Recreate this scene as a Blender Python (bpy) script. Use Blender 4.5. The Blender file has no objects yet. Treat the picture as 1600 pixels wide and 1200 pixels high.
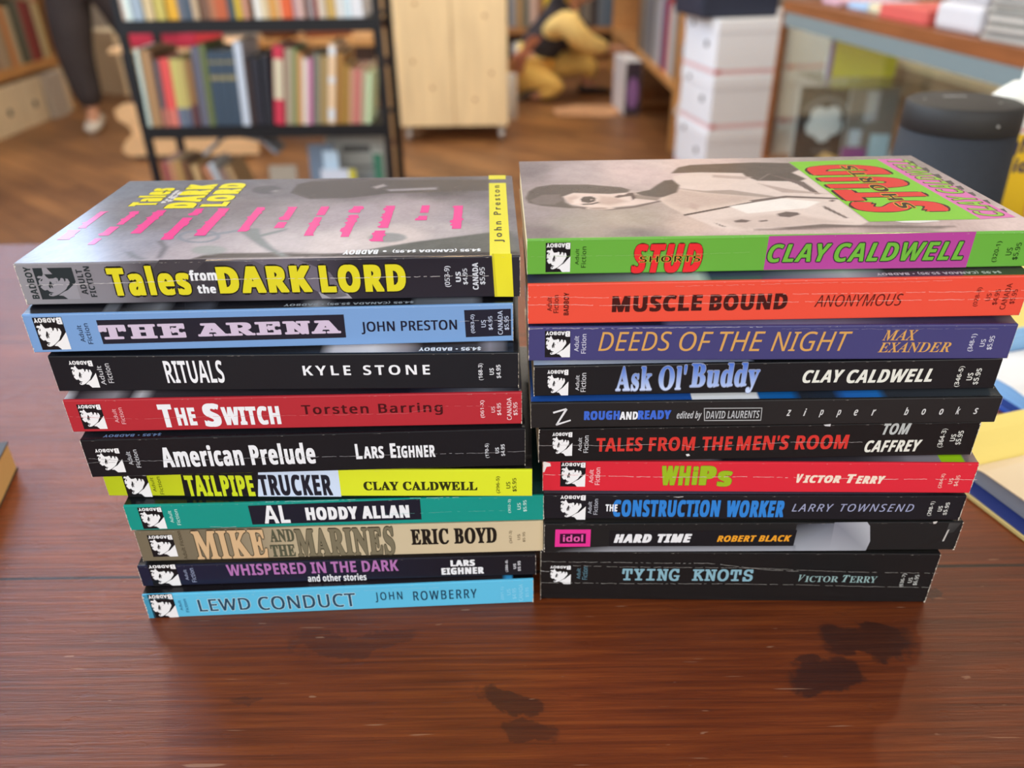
import bpy, bmesh, math, random
import numpy as np
from mathutils import Vector, Matrix, geometry, noise
S = bpy.context.scene
C = S.collection
PI = math.pi
rad = math.radians

# ------------------------------------------------------------------ camera
TABLE_Z = 0.74
CAM_H = 0.25888                      # above the table top
F_PX, PITCH, ROLL = 1232.477, 0.52385, -0.01376
cam = bpy.data.cameras.new('camera')
cam.sensor_width = 36.0
cam.lens = F_PX * 36.0 / 1600.0
cam.clip_start = 0.01
cam.dof.use_dof = True
cam.dof.focus_distance = 0.30
cam.dof.aperture_fstop = 7.4
cam_ob = bpy.data.objects.new('camera', cam)
C.objects.link(cam_ob)
fw = Vector((0, math.cos(PITCH), -math.sin(PITCH)))
up0 = Vector((0, math.sin(PITCH), math.cos(PITCH)))
r0 = Vector((1, 0, 0))
upv = math.cos(ROLL) * up0 - math.sin(ROLL) * r0
rtv = math.cos(ROLL) * r0 + math.sin(ROLL) * up0
cam_ob.matrix_world = Matrix(((rtv.x, upv.x, -fw.x, 0), (rtv.y, upv.y, -fw.y, 0),
                              (rtv.z, upv.z, -fw.z, TABLE_Z + CAM_H), (0, 0, 0, 1)))
S.camera = cam_ob

# ------------------------------------------------------------------ exposure, world
vs = S.view_settings
vs.view_transform = 'Standard'
vs.look = 'None'
vs.exposure = 0.0
vs.gamma = 1.0
vs.use_curve_mapping = False
S.cycles.use_denoising = True
S.cycles.max_bounces = 8
S.cycles.sample_clamp_indirect = 6.0
world = bpy.data.worlds.new('World')
S.world = world
world.use_nodes = True
bg = world.node_tree.nodes['Background']
bg.inputs['Color'].default_value = (0.80, 0.90, 1.0, 1)
bg.inputs['Strength'].default_value = 1.0

ROOM = dict(x0=-3.2, x1=3.4, y0=-2.6, y1=7.3, h=5.2)


def area(name, loc, rot, sx, sy, power, color):
    l = bpy.data.lights.new(name, 'AREA')
    l.shape = 'RECTANGLE'
    l.size, l.size_y = sx, sy
    l.energy = power
    l.color = color
    o = bpy.data.objects.new(name, l)
    o.location = loc
    o.rotation_euler = rot
    C.objects.link(o)
    return o


DAY = (0.72, 0.86, 1.0)
BLUEDAY = (0.52, 0.69, 1.0)
# daylight through the windows of the left wall and the shop window behind the camera
area('daylight_left_high', (-3.27, 4.15, 3.735), (0, -PI / 2, 0), 2.53, 1.1, 74, BLUEDAY)
area('daylight_left_far', (-3.27, 5.45, 3.735), (0, -PI / 2, 0), 2.53, 1.1, 74, BLUEDAY)
area('daylight_left_near', (-3.27, 0.5, 2.5), (0, -PI / 2, 0), 3.0, 3.4, 210, DAY)
area('daylight_shop_window', (0.3, -2.66, 2.0), (PI / 2, 0, 0), 4.2, 2.4, 96, (1.0, 0.95, 0.9))


# ------------------------------------------------------------------ helpers
def lin(c):
    out = []
    for v in c[:3]:
        v = v / 255.0
        out.append(v / 12.92 if v <= 0.04045 else ((v + 0.055) / 1.055) ** 2.4)
    return tuple(out) + (1.0,)


MATS = {}


def mat(name, rgb, rough=0.6, metal=0.0, var=0.0, scale=20.0, spec=0.5, coat=0.0, bump=0.0, stretch=(1, 1, 1)):
    if name in MATS:
        return MATS[name]
    m = bpy.data.materials.new(name)
    m.use_nodes = True
    nt = m.node_tree
    b = nt.nodes['Principled BSDF']
    c = lin(rgb)
    b.inputs['Base Color'].default_value = c
    b.inputs['Roughness'].default_value = rough
    b.inputs['Metallic'].default_value = metal
    b.inputs['Specular IOR Level'].default_value = spec
    b.inputs['Coat Weight'].default_value = coat
    if var > 0 or bump > 0:
        tc = nt.nodes.new('ShaderNodeTexCoord')
        mp = nt.nodes.new('ShaderNodeMapping')
        mp.inputs['Scale'].default_value = stretch
        nz = nt.nodes.new('ShaderNodeTexNoise')
        nz.inputs['Scale'].default_value = scale
        nz.inputs['Detail'].default_value = 4
        nt.links.new(tc.outputs['Object'], mp.inputs[0])
        nt.links.new(mp.outputs[0], nz.inputs['Vector'])
        if var > 0:
            rp = nt.nodes.new('ShaderNodeValToRGB')
            rp.color_ramp.elements[0].position = 0.3
            rp.color_ramp.elements[1].position = 0.7
            rp.color_ramp.elements[0].color = tuple(v * (1 - var) for v in c[:3]) + (1,)
            rp.color_ramp.elements[1].color = tuple(min(1, v * (1 + var)) for v in c[:3]) + (1,)
            nt.links.new(nz.outputs[0], rp.inputs[0])
            nt.links.new(rp.outputs[0], b.inputs['Base Color'])
        if bump > 0:
            bp = nt.nodes.new('ShaderNodeBump')
            bp.inputs['Strength'].default_value = bump
            bp.inputs['Distance'].default_value = 0.002
            nt.links.new(nz.outputs[0], bp.inputs['Height'])
            nt.links.new(bp.outputs[0], b.inputs['Normal'])
    MATS[name] = m
    return m


def obj(name, bm, m, parent=None, smooth=False):
    me = bpy.data.meshes.new(name)
    bmesh.ops.recalc_face_normals(bm, faces=bm.faces[:])
    bm.to_mesh(me)
    bm.free()
    for x in (m if isinstance(m, (list, tuple)) else [m]):
        me.materials.append(x)
    if smooth:
        for p in me.polygons:
            p.use_smooth = True
    o = bpy.data.objects.new(name, me)
    C.objects.link(o)
    if parent is not None:
        o.parent = parent
    return o


def thing(name, label, cat, loc=(0, 0, 0), rz=0.0, group=None):
    o = bpy.data.objects.new(name, None)
    o.empty_display_size = 0.05
    o.location = loc
    o.rotation_euler = (0, 0, rz)
    C.objects.link(o)
    return tag(o, label, cat, group)


def tag(o, label, cat, group=None, kind=None):
    o['label'] = label
    o['category'] = cat
    if group:
        o['group'] = group
    if kind:
        o['kind'] = kind
    return o


def struct(name, bm, m, parent=None, smooth=False):
    o = obj(name, bm, m, parent, smooth)
    if parent is None:
        o['kind'] = 'structure'
    return o


def BM():
    return bmesh.new()


def bx(bm, x0, x1, y0, y1, z0, z1, M=None, bevel=0.0, mi=0):
    vs_ = [Vector((x, y, z)) for x in (x0, x1) for y in (y0, y1) for z in (z0, z1)]
    if M is not None:
        vs_ = [M @ v for v in vs_]
    v = [bm.verts.new(p) for p in vs_]
    fs = [bm.faces.new([v[i] for i in f]) for f in ((0, 1, 3, 2), (4, 6, 7, 5), (0, 4, 5, 1), (2, 3, 7, 6), (0, 2, 6, 4), (1, 5, 7, 3))]
    for f in fs:
        f.material_index = mi
    if bevel > 0:
        es = list({e for f in fs for e in f.edges})
        r = bmesh.ops.bevel(bm, geom=es, offset=bevel, segments=2, affect='EDGES', profile=0.5)
        for f in r['faces']:
            f.material_index = mi
    return bm


def box(x0, x1, y0, y1, z0, z1, M=None, bevel=0.0):
    return bx(BM(), x0, x1, y0, y1, z0, z1, M, bevel)


def prism(bm, pts, a0, a1, axis='z', M=None, mi=0):
    """polygon pts extruded along an axis"""
    def mk(p, a):
        q = {'z': (p[0], p[1], a), 'y': (p[0], a, p[1]), 'x': (a, p[0], p[1])}[axis]
        q = Vector(q)
        return bm.verts.new(M @ q if M is not None else q)
    A = [mk(p, a0) for p in pts]
    B = [mk(p, a1) for p in pts]
    n = len(pts)
    for ring in (A, B):
        tris = geometry.tessellate_polygon([[Vector((p[0], p[1], 0)) for p in pts]])
        for t in tris:
            bm.faces.new([ring[i] for i in t]).material_index = mi
    for i in range(n):
        j = (i + 1) % n
        bm.faces.new((A[i], A[j], B[j], B[i])).material_index = mi
    return bm


def lathe(bm, prof, n=32, M=None, mi=0, cap=True):
    rings = []
    for r, z in prof:
        ring = []
        for k in range(n):
            a = 2 * PI * k / n
            p = Vector((r * math.cos(a), r * math.sin(a), z))
            ring.append(bm.verts.new(M @ p if M is not None else p))
        rings.append(ring)
    for a, b in zip(rings, rings[1:]):
        for k in range(n):
            bm.faces.new((a[k], a[(k + 1) % n], b[(k + 1) % n], b[k])).material_index = mi
    if cap:
        for ring in (rings[0], rings[-1]):
            bm.faces.new(ring).material_index = mi
    return bm


def tube(bm, pts, r, n=8, mi=0):
    pts = [Vector(p) for p in pts]
    rings = []
    for i, p in enumerate(pts):
        d = (pts[min(i + 1, len(pts) - 1)] - pts[max(i - 1, 0)]).normalized()
        a = d.orthogonal().normalized()
        b = d.cross(a)
        rr = r[i] if isinstance(r, (list, tuple)) else r
        rings.append([bm.verts.new(p + rr * (math.cos(2 * PI * k / n) * a + math.sin(2 * PI * k / n) * b)) for k in range(n)])
    for a, b in zip(rings, rings[1:]):
        # keep rings aligned
        best = min(range(n), key=lambda s: sum((a[k].co - b[(k + s) % n].co).length for k in range(n)))
        b[:] = b[best:] + b[:best]
        for k in range(n):
            bm.faces.new((a[k], a[(k + 1) % n], b[(k + 1) % n], b[k])).material_index = mi
    for ring in (rings[0], rings[-1]):
        bm.faces.new(ring).material_index = mi
    return bm


def skin(name, nodes, edges, m, parent=None, levels=2, root=None):
    """one continuous surface grown round a skeleton: nodes {key: (x,y,z,r)}"""
    keys = list(nodes)
    me = bpy.data.meshes.new(name)
    me.from_pydata([nodes[k][:3] for k in keys], [(keys.index(a), keys.index(b)) for a, b in edges], [])
    o = bpy.data.objects.new(name, me)
    C.objects.link(o)
    md = o.modifiers.new('skin', 'SKIN')
    sv = me.skin_vertices[0].data
    for i, k in enumerate(keys):
        r = nodes[k][3]
        sv[i].radius = (r, nodes[k][4] if len(nodes[k]) > 4 else r)
        sv[i].use_root = (k == (root or keys[0]))
    sd = o.modifiers.new('sub', 'SUBSURF')
    sd.levels = sd.render_levels = levels
    dg = bpy.context.evaluated_depsgraph_get()
    ev = o.evaluated_get(dg)
    me2 = bpy.data.meshes.new_from_object(ev)
    o.modifiers.clear()
    o.data = me2
    bpy.data.meshes.remove(me)
    me2.name = name
    me2.materials.clear()
    me2.materials.append(m)
    for p in me2.polygons:
        p.use_smooth = True
    if parent is not None:
        o.parent = parent
    return o


# ------------------------------------------------------------------ printed surfaces
def print_material(name, rough, coat, bump):
    m = bpy.data.materials.new(name)
    m.use_nodes = True
    nt = m.node_tree
    b = nt.nodes['Principled BSDF']
    a = nt.nodes.new('ShaderNodeAttribute')
    a.attribute_name = 'ink'
    nt.links.new(a.outputs['Color'], b.inputs['Base Color'])
    b.inputs['Roughness'].default_value = rough
    b.inputs['Coat Weight'].default_value = coat
    b.inputs['Coat Roughness'].default_value = 0.15
    b.inputs['Specular IOR Level'].default_value = 0.32
    if bump:
        tc = nt.nodes.new('ShaderNodeTexCoord')
        nz = nt.nodes.new('ShaderNodeTexNoise')
        nz.inputs['Scale'].default_value = 30
        nz.inputs['Detail'].default_value = 3
        bp = nt.nodes.new('ShaderNodeBump')
        bp.inputs['Strength'].default_value = bump
        bp.inputs['Distance'].default_value = 0.0004
        nt.links.new(tc.outputs['Object'], nz.inputs['Vector'])
        nt.links.new(nz.outputs[0], bp.inputs['Height'])
        nt.links.new(bp.outputs[0], b.inputs['Normal'])
    return m


CARD = print_material('laminated_card', 0.2, 0.0, 0.08)
MATTE = print_material('printed_paper', 0.6, 0.0, 0.0)


class Print:
    """collects coloured polygons; every corner carries its ink colour"""

    def __init__(self):
        self.v, self.f, self.c = [], [], []

    def poly(self, pts, cols):
        if isinstance(cols[0], (int, float)):
            cols = [cols] * len(pts)
        i = len(self.v)
        self.v += [tuple(p) for p in pts]
        self.f.append(list(range(i, i + len(pts))))
        self.c.append(cols)

    def mesh(self, verts, faces, col):
        i = len(self.v)
        self.v += verts
        for f in faces:
            self.f.append([i + k for k in f])
            self.c.append([col] * len(f) if isinstance(col[0], (int, float)) else [col[k] for k in f])

    def build(self, name, m, parent=None):
        me = bpy.data.meshes.new(name)
        me.from_pydata(self.v, [], self.f)
        at = me.color_attributes.new('ink', 'FLOAT_COLOR', 'CORNER')
        flat = []
        for cs in self.c:
            for c in cs:
                flat += lin(c)
        at.data.foreach_set('color', flat)
        me.materials.append(m)
        me.validate()
        me.update()
        o = bpy.data.objects.new(name, me)
        C.objects.link(o)
        if parent is not None:
            o.parent = parent
        return o


ALPH = {'s': (0x1D5A0, 0x1D5BA, 0x1D7E2), 'S': (0x1D5D4, 0x1D5EE, 0x1D7EC), 'i': (0x1D608, 0x1D622, 0x1D7E2),
        'I': (0x1D63C, 0x1D656, 0x1D7EC), 'T': (0x1D400, 0x1D41A, 0x1D7CE), 't': (0x1D434, 0x1D44E, 0x1D7CE),
        'U': (0x1D468, 0x1D482, 0x1D7CE), 'm': (0x1D670, 0x1D68A, 0x1D7F6)}
TEXT = {}


def text_shape(s, font, sp=0):
    """outline of a line of lettering as flat triangles"""
    k = (s, font, sp)
    if k in TEXT:
        return TEXT[k]
    body = s
    if font in ALPH:
        a, b, d = ALPH[font]
        body = ''.join(chr(a + ord(c) - 65) if 'A' <= c <= 'Z' else chr(b + ord(c) - 97) if 'a' <= c <= 'z' else
                       chr(d + ord(c) - 48) if c.isdigit() else c for c in s)
    cu = bpy.data.curves.new('lettering', 'FONT')
    cu.body = body
    cu.resolution_u = 3
    cu.space_character = sp
    o = bpy.data.objects.new('lettering', cu)
    C.objects.link(o)
    me = bpy.data.meshes.new_from_object(o)
    V = [(v.co.x, v.co.y) for v in me.vertices]
    Fc = [list(p.vertices) for p in me.polygons]
    bpy.data.objects.remove(o)
    bpy.data.meshes.remove(me)
    bpy.data.curves.remove(cu)
    TEXT[k] = (V, Fc)
    return TEXT[k]


def lay_text(P, s, font, col, b, rot, bold, layer, oc, ow, sp, surf, col2=None):
    """fit lettering to the box b = u0,u1,v0,v1; surf(u,v,layer) gives the point"""
    sp = (sp or 1) + max(0, bold) * 3.0 + (ow if oc is not None else 0) * 1.2
    V, Fc = text_shape(s, font, round(sp, 3))
    if not V:
        return
    bo = max(bold, 0)
    by = bo * 0.4
    x0, x1 = min(v[0] for v in V) - bo, max(v[0] for v in V) + bo
    y0, y1 = min(v[1] for v in V) - by, max(v[1] for v in V) + by
    u0, u1, v0, v1 = b

    def put(dx, dy, c, ly):
        out, cols = [], []
        for x, y in V:
            a = (x + dx - x0) / (x1 - x0)
            e = (y + dy - y0) / (y1 - y0)
            if rot == 0:
                u, v = u0 + (u1 - u0) * a, v0 + (v1 - v0) * e
            elif rot == 90:
                u, v = u1 + (u0 - u1) * e, v0 + (v1 - v0) * a
            else:
                u, v = u1 + (u0 - u1) * a, v1 + (v0 - v1) * e
            out.append(surf(u, v, ly))
            if col2 is not None and c is not oc:
                t = min(1, max(0, e))
                cols.append(tuple(col2[k] + (c[k] - col2[k]) * t for k in range(3)))
        P.mesh(out, Fc, cols if cols else c)

    if oc is not None and ow:
        for k in range(8):
            a = PI * k / 4
            put((bo + ow) * math.cos(a), (by + ow) * math.sin(a), oc, layer + 0.1 * k - 1)
    if bo > 0:
        for k, (dx, dy) in enumerate(((1, 1), (-1, 1), (1, -1), (-1, -1), (1, 0), (-1, 0))):
            put(bo * dx, by * dy, col, layer + 0.12 * k)
    put(0, 0, col, layer + 0.8)


def lay_poly(P, pts, col, layer, surf):
    for t in geometry.tessellate_polygon([[Vector((p[0], p[1], 0)) for p in pts]]):
        P.poly([surf(pts[i][0], pts[i][1], layer) for i in t], col)


# the publisher's mark: a face in white on a black square, drawn in a unit box
FACE = [(170, 390), (210, 350), (300, 360), (325, 300), (360, 310), (385, 380), (430, 440), (540, 430), (590, 405), (630, 435), (628, 525), (680, 480),
        (690, 440), (710, 425), (740, 430), (760, 450), (765, 540), (800, 500), (805, 440), (855, 455), (865, 500), (880, 550), (850, 620), (790, 700),
        (750, 770), (680, 830), (560, 920), (480, 960), (400, 985), (330, 970), (315, 930), (350, 895), (440, 880), (440, 868), (360, 840), (320, 780),
        (260, 800), (225, 770), (180, 690), (212, 660), (175, 610), (180, 500), (230, 450), (260, 425), (190, 415)]
COLLAR = [(1015, 560), (1015, 1080), (730, 1080), (640, 975), (540, 960), (600, 910), (680, 850), (780, 800), (900, 680)]
EYE = [(435, 510), (465, 550), (460, 740), (430, 700), (428, 625), (412, 740), (385, 730), (375, 650), (400, 600)]
MARKS = [[(480, 580), (502, 610), (478, 645)], [(350, 905), (400, 900), (395, 930), (345, 950)], [(560, 525), (600, 545), (585, 555)],
         [(230, 480), (285, 430), (270, 490), (235, 520)], [(185, 590), (225, 620), (240, 665), (205, 640)]]


def lay_logo(P, b, style, white, black, surf):
    u0, u1, v0, v1 = b

    def q(p):
        return (u0 + (u1 - u0) * (p[0] - 130) / 885.0, v1 + (v0 - v1) * (p[1] - 110) / 970.0)
    if style != 'n':
        lay_poly(P, [(u0, v0), (u1, v0), (u1, v1), (u0, v1)], black, 1, surf)
    lay_poly(P, [q(p) for p in FACE], white, 2, surf)
    lay_poly(P, [q(p) for p in COLLAR], white, 2, surf)
    for pts in [EYE] + MARKS:
        lay_poly(P, [q(p) for p in pts], black, 3, surf)
    if style != 'd':
        x0, y1 = q((160, 265))
        x1, y0 = q((820, 130))
        lay_text(P, 'ADBOY', 'S', white, [x0, x1, min(y0, y1), max(y0, y1)], 180, 0.03, 3, None, 0, 0, surf)
        x0, y1 = q((830, 322))
        x1, y0 = q((1000, 122))
        lay_text(P, 'B', 'S', white, [x0, x1, min(y0, y1), max(y0, y1)], 180, 0.05, 3, None, 0, 0, surf)
    else:
        lay_poly(P, [q(p) for p in ((345, 110), (450, 110), (540, 300), (330, 300))], white, 2, surf)


EPS = 0.00002
PAPER = (226, 218, 200)
mat('page_edges', (214, 190, 150), 0.9, var=0.25, scale=6, stretch=(0.3, 0.3, 900))


def crease_marks(P, pts, w, col, surf, rng):
    out = []
    for (ax, ay), (cx, cy) in zip(pts, pts[1:]):
        n = max(1, int(abs(cx - ax) / 1.1))
        for k in range(n):
            t = k / n
            out.append((ax + (cx - ax) * t, ay + (cy - ay) * t + rng.uniform(-0.13, 0.13)))
    out.append(pts[-1])
    for a, b in zip(out, out[1:]):
        if rng.random() < 0.16:
            continue
        h1, h2 = w * rng.uniform(0.2, 0.9) / 2 + 0.02, w * rng.uniform(0.2, 0.9) / 2 + 0.02
        P.poly([surf(a[0], a[1] - h1, 14), surf(b[0], b[1] - h2, 14), surf(b[0], b[1] + h2, 14), surf(a[0], a[1] + h1, 14)], col)


def paperback(key, d, hump, width, label, wear_glint):
    """one paperback: spine towards -y, cover up; millimetres in d become metres"""
    rng = random.Random(key)
    x, y, z, yaw, tilt = d['pose']
    L, T, Wd = d['L'], d['T'], width
    root = thing('paperback_book', label, 'book', (x, y, TABLE_Z + z), 0, 'paperbacks in the left stack' if key[0] == 'L' else 'paperbacks in the right stack')
    root.matrix_world = Matrix.Translation((x, y, TABLE_Z + z)) @ Matrix.Rotation(yaw, 4, 'Z') @ Matrix.Rotation(-tilt, 4, 'Y')
    k = 0.001

    def sp_(u, v, ly):
        return (u * k, -ly * EPS, v * k)

    def top_z(w):
        t = min(1, max(0, (w - 0.6) / 8.5))
        return T + hump * t * t * (3 - 2 * t)

    def cv_(u, w, ly):
        return (u * k, w * k, top_z(w) * k + ly * EPS)

    # ---- spine
    P = Print()
    g = sorted(d['grad'])
    us = sorted({0.0, L} | {max(0, min(L, q[0])) for q in g} | {L * i / 12 for i in range(13)})

    def gcol(u):
        if u <= g[0][0]:
            return g[0][1]
        for a, b in zip(g, g[1:]):
            if u <= b[0]:
                t = (u - a[0]) / max(1e-6, b[0] - a[0])
                return tuple(a[1][i] + (b[1][i] - a[1][i]) * t for i in range(3))
        return g[-1][1]
    r = 0.5
    prof = [(0.9, 0.0)] + [(r - r * math.sin(a), r - r * math.cos(a)) for a in (0, PI / 6, PI / 3, PI / 2)]
    prof += [(0, T * 0.33), (0, T * 0.66)]
    prof += [(r - r * math.cos(a), T - r + r * math.sin(a)) for a in (0, PI / 6, PI / 3, PI / 2)] + [(0.9, T)]
    for a, b in zip(us, us[1:]):
        ca, cb = gcol(a), gcol(b)
        for p, q in zip(prof, prof[1:]):
            P.poly([(a * k, p[0] * k, p[1] * k), (b * k, p[0] * k, p[1] * k), (b * k, q[0] * k, q[1] * k), (a * k, q[0] * k, q[1] * k)], [ca, cb, cb, ca])
        P.poly([(a * k, 0.0009, 0), (a * k, 0.0009, T * k), (b * k, 0.0009, T * k), (b * k, 0.0009, 0)], PAPER)
    for u in (0, L):
        lo = [(u * k, p[0] * k, p[1] * k) for p in prof]
        P.poly(lo if u else lo[::-1], PAPER)
    for it in d['items']:
        if it[0] == 't':
            lay_text(P, *it[1:11], surf=sp_)
        elif it[0] == 'g':
            lay_text(P, it[1], it[2], it[3], it[5], 0, it[6], 4, it[7], it[8], 0, sp_, col2=it[4])
        elif it[0] == 'p':
            lay_poly(P, it[2], it[1], it[3], sp_)
        elif it[0] == 'q':
            P.poly([sp_(q[0][0], q[0][1], it[2]) for q in it[1]], [q[1] for q in it[1]])
        elif it[0] == 'l':
            lay_logo(P, it[1], it[2], it[3], it[4], sp_)
        elif it[0] == 'c':
            crease_marks(P, it[2], it[3], it[1], sp_, rng)
    # rubbed corners and ends where the white card shows
    for side, amount in ((0, wear_glint[0]), (1, wear_glint[1])):
        v = 0.2
        while v < T - 0.2:
            h = rng.uniform(0.4, 1.4)
            w = rng.uniform(0.02, 0.22) * amount
            if v < 1.6 or v > T - 1.8:
                w *= 1.9
            e = 0.0 if side == 0 else L
            s = 1 if side == 0 else -1
            vb = min(T - 0.1, v + h)
            P.poly([sp_(e, v, 15), sp_(e + s * w, v + 0.1, 15), sp_(e + s * w * rng.uniform(0.4, 1.3), vb, 15), sp_(e, vb, 15)], (222, 212, 198))
            v += h * rng.uniform(0.8, 1.5)
    for i in range(int(10 * (wear_glint[0] + wear_glint[1]))):  # pale slivers along the top edge: rubbed card and painted glints
        u = rng.uniform(2, L - 2)
        w = rng.uniform(0.3, 1.6)
        P.poly([sp_(u, T - 0.45, 15), sp_(u + w, T - 0.45, 15), sp_(u + w * 0.8, T - 0.45 + rng.uniform(0.02, 0.1), 15), sp_(u + w * 0.2, T - 0.42, 15)], (206, 200, 190))
    P.build('spine', CARD, root)

    # ---- front cover
    P = Print()
    ws = [0.9, 2, 3.2, 4.6, 6.2, 8, 9.2] + [9.2 + (Wd - 9.2) * i / 10 for i in range(1, 11)]
    if 'cgrid' in d:
        # a printed photograph: smooth tones, cover sheen painted in, laid on a fine grid, shape after shape with soft edges
        nu, nw = 250, 150
        gu = np.linspace(0, L, nu + 1)
        gw = np.concatenate([np.array([0.9, 2, 3.2, 4.6, 6.2, 8, 9.2]), np.linspace(9.2, Wd, nw + 1)[1:]])
        U, W_ = np.meshgrid(gu, gw)
        tot = np.zeros_like(U)
        acc = np.zeros(U.shape + (3,))
        for (pu, pw), c in d['cgrid']:
            q = 1.0 / ((U - pu) ** 2 + (W_ - pw) ** 2 + 12) ** 1.6
            tot += q
            acc += q[..., None] * np.array(c, float)
        img = acc / tot[..., None]
        grain = np.array([[noise.noise((u * 0.16, w * 0.16, 3.0)) * 9 + noise.noise((u * 0.6, w * 0.6, 7.0)) * 5 + rng.uniform(-4, 4) for u in gu] for w in gw])
        img += grain[..., None]
        for it in d['cov']:
            if it[0] != 's':
                continue
            pts = it[2]
            inside = np.zeros(U.shape, bool)
            dist = np.full(U.shape, 1e9)
            for (ax, ay), (bx_, by_) in zip(pts, pts[1:] + pts[:1]):
                cross = ((ay > W_) != (by_ > W_)) & (U < (bx_ - ax) * (W_ - ay) / ((by_ - ay) or 1e-9) + ax)
                inside ^= cross
                ex, ey = bx_ - ax, by_ - ay
                t = np.clip(((U - ax) * ex + (W_ - ay) * ey) / (ex * ex + ey * ey + 1e-9), 0, 1)
                dist = np.minimum(dist, np.hypot(U - ax - t * ex, W_ - ay - t * ey))
            sd = np.where(inside, dist, -dist)
            al = np.clip(0.5 + sd / (2 * it[3]), 0, 1)
            al = (al * al * (3 - 2 * al))[..., None]
            img = img * (1 - al) + (np.array(it[1], float) + 0.6 * grain[..., None]) * al
        img = np.clip(img, 0, 255)
        col = {}
        for jw, w in enumerate(gw):
            for iu, u in enumerate(gu):
                col[(u, w)] = tuple(img[jw, iu])

        def ccol(u, w):
            return col[(u, w)]
        cus, ws = list(gu), list(gw)
    else:
        cg = sorted(d.get('cgrad') or [[0, (26, 26, 29)], [L, (26, 26, 29)]])

        def ccol(u, w):
            if u <= cg[0][0]:
                return cg[0][1]
            for a, b in zip(cg, cg[1:]):
                if u <= b[0]:
                    t = (u - a[0]) / max(1e-6, b[0] - a[0])
                    return tuple(a[1][i] + (b[1][i] - a[1][i]) * t for i in range(3))
            return cg[-1][1]
        cus = sorted({0.0, L} | {max(0, min(L, q[0])) for q in cg} | {L * i / 16 for i in range(17)})
    for a, b in zip(cus, cus[1:]):
        for p, q in zip(ws, ws[1:]):
            P.poly([cv_(a, p, 0), cv_(b, p, 0), cv_(b, q, 0), cv_(a, q, 0)], [ccol(a, p), ccol(b, p), ccol(b, q), ccol(a, q)])
    th = 0.35
    dn = [(lambda u, w: (u * k, w * k, (top_z(w) - th) * k))][0]
    for p, q in zip(ws, ws[1:]):
        P.poly([dn(0, p), dn(0, q), dn(L, q), dn(L, p)], PAPER)
        P.poly([cv_(0, p, 0), cv_(0, q, 0), dn(0, q), dn(0, p)], PAPER)
        P.poly([cv_(L, p, 0), dn(L, p), dn(L, q), cv_(L, q, 0)], PAPER)
    P.poly([cv_(0, Wd, 0), cv_(L, Wd, 0), dn(L, Wd), dn(0, Wd)], PAPER)
    for it in d['cov']:
        if it[0] == 't':
            lay_text(P, *it[1:11], surf=cv_)
        elif it[0] == 'p':
            lay_poly(P, it[2], it[1], it[3], cv_)
    P.build('front_cover', CARD, root)
    # ---- back cover
    P = Print()
    bc = gcol(L / 2)
    a = [(0, 0.9, 0), (L, 0.9, 0), (L, Wd, 0), (0, Wd, 0)]
    b = [(p[0], p[1], 0.35) for p in a]
    P.poly([tuple(v * k for v in p) for p in a[::-1]], bc)
    P.poly([tuple(v * k for v in p) for p in b], PAPER)
    for i in range(4):
        j = (i + 1) % 4
        P.poly([tuple(v * k for v in p) for p in (a[i], a[j], b[j], b[i])], PAPER)
    P.build('back_cover', CARD, root)
    # ---- page block
    bm = BM()
    pts = [(0.95, 0.4), (Wd - 0.5, 0.4), (Wd - 0.5, T + hump - 0.45), (9.2, T + hump - 0.45), (5, top_z(5) - 0.45), (0.95, T - 0.45)]
    prism(bm, [(p[0] * k, p[1] * k) for p in pts], 0.0004, L * k - 0.0004, 'x')
    obj('page_block', bm, MATS['page_edges'], root)
    return root


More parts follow.
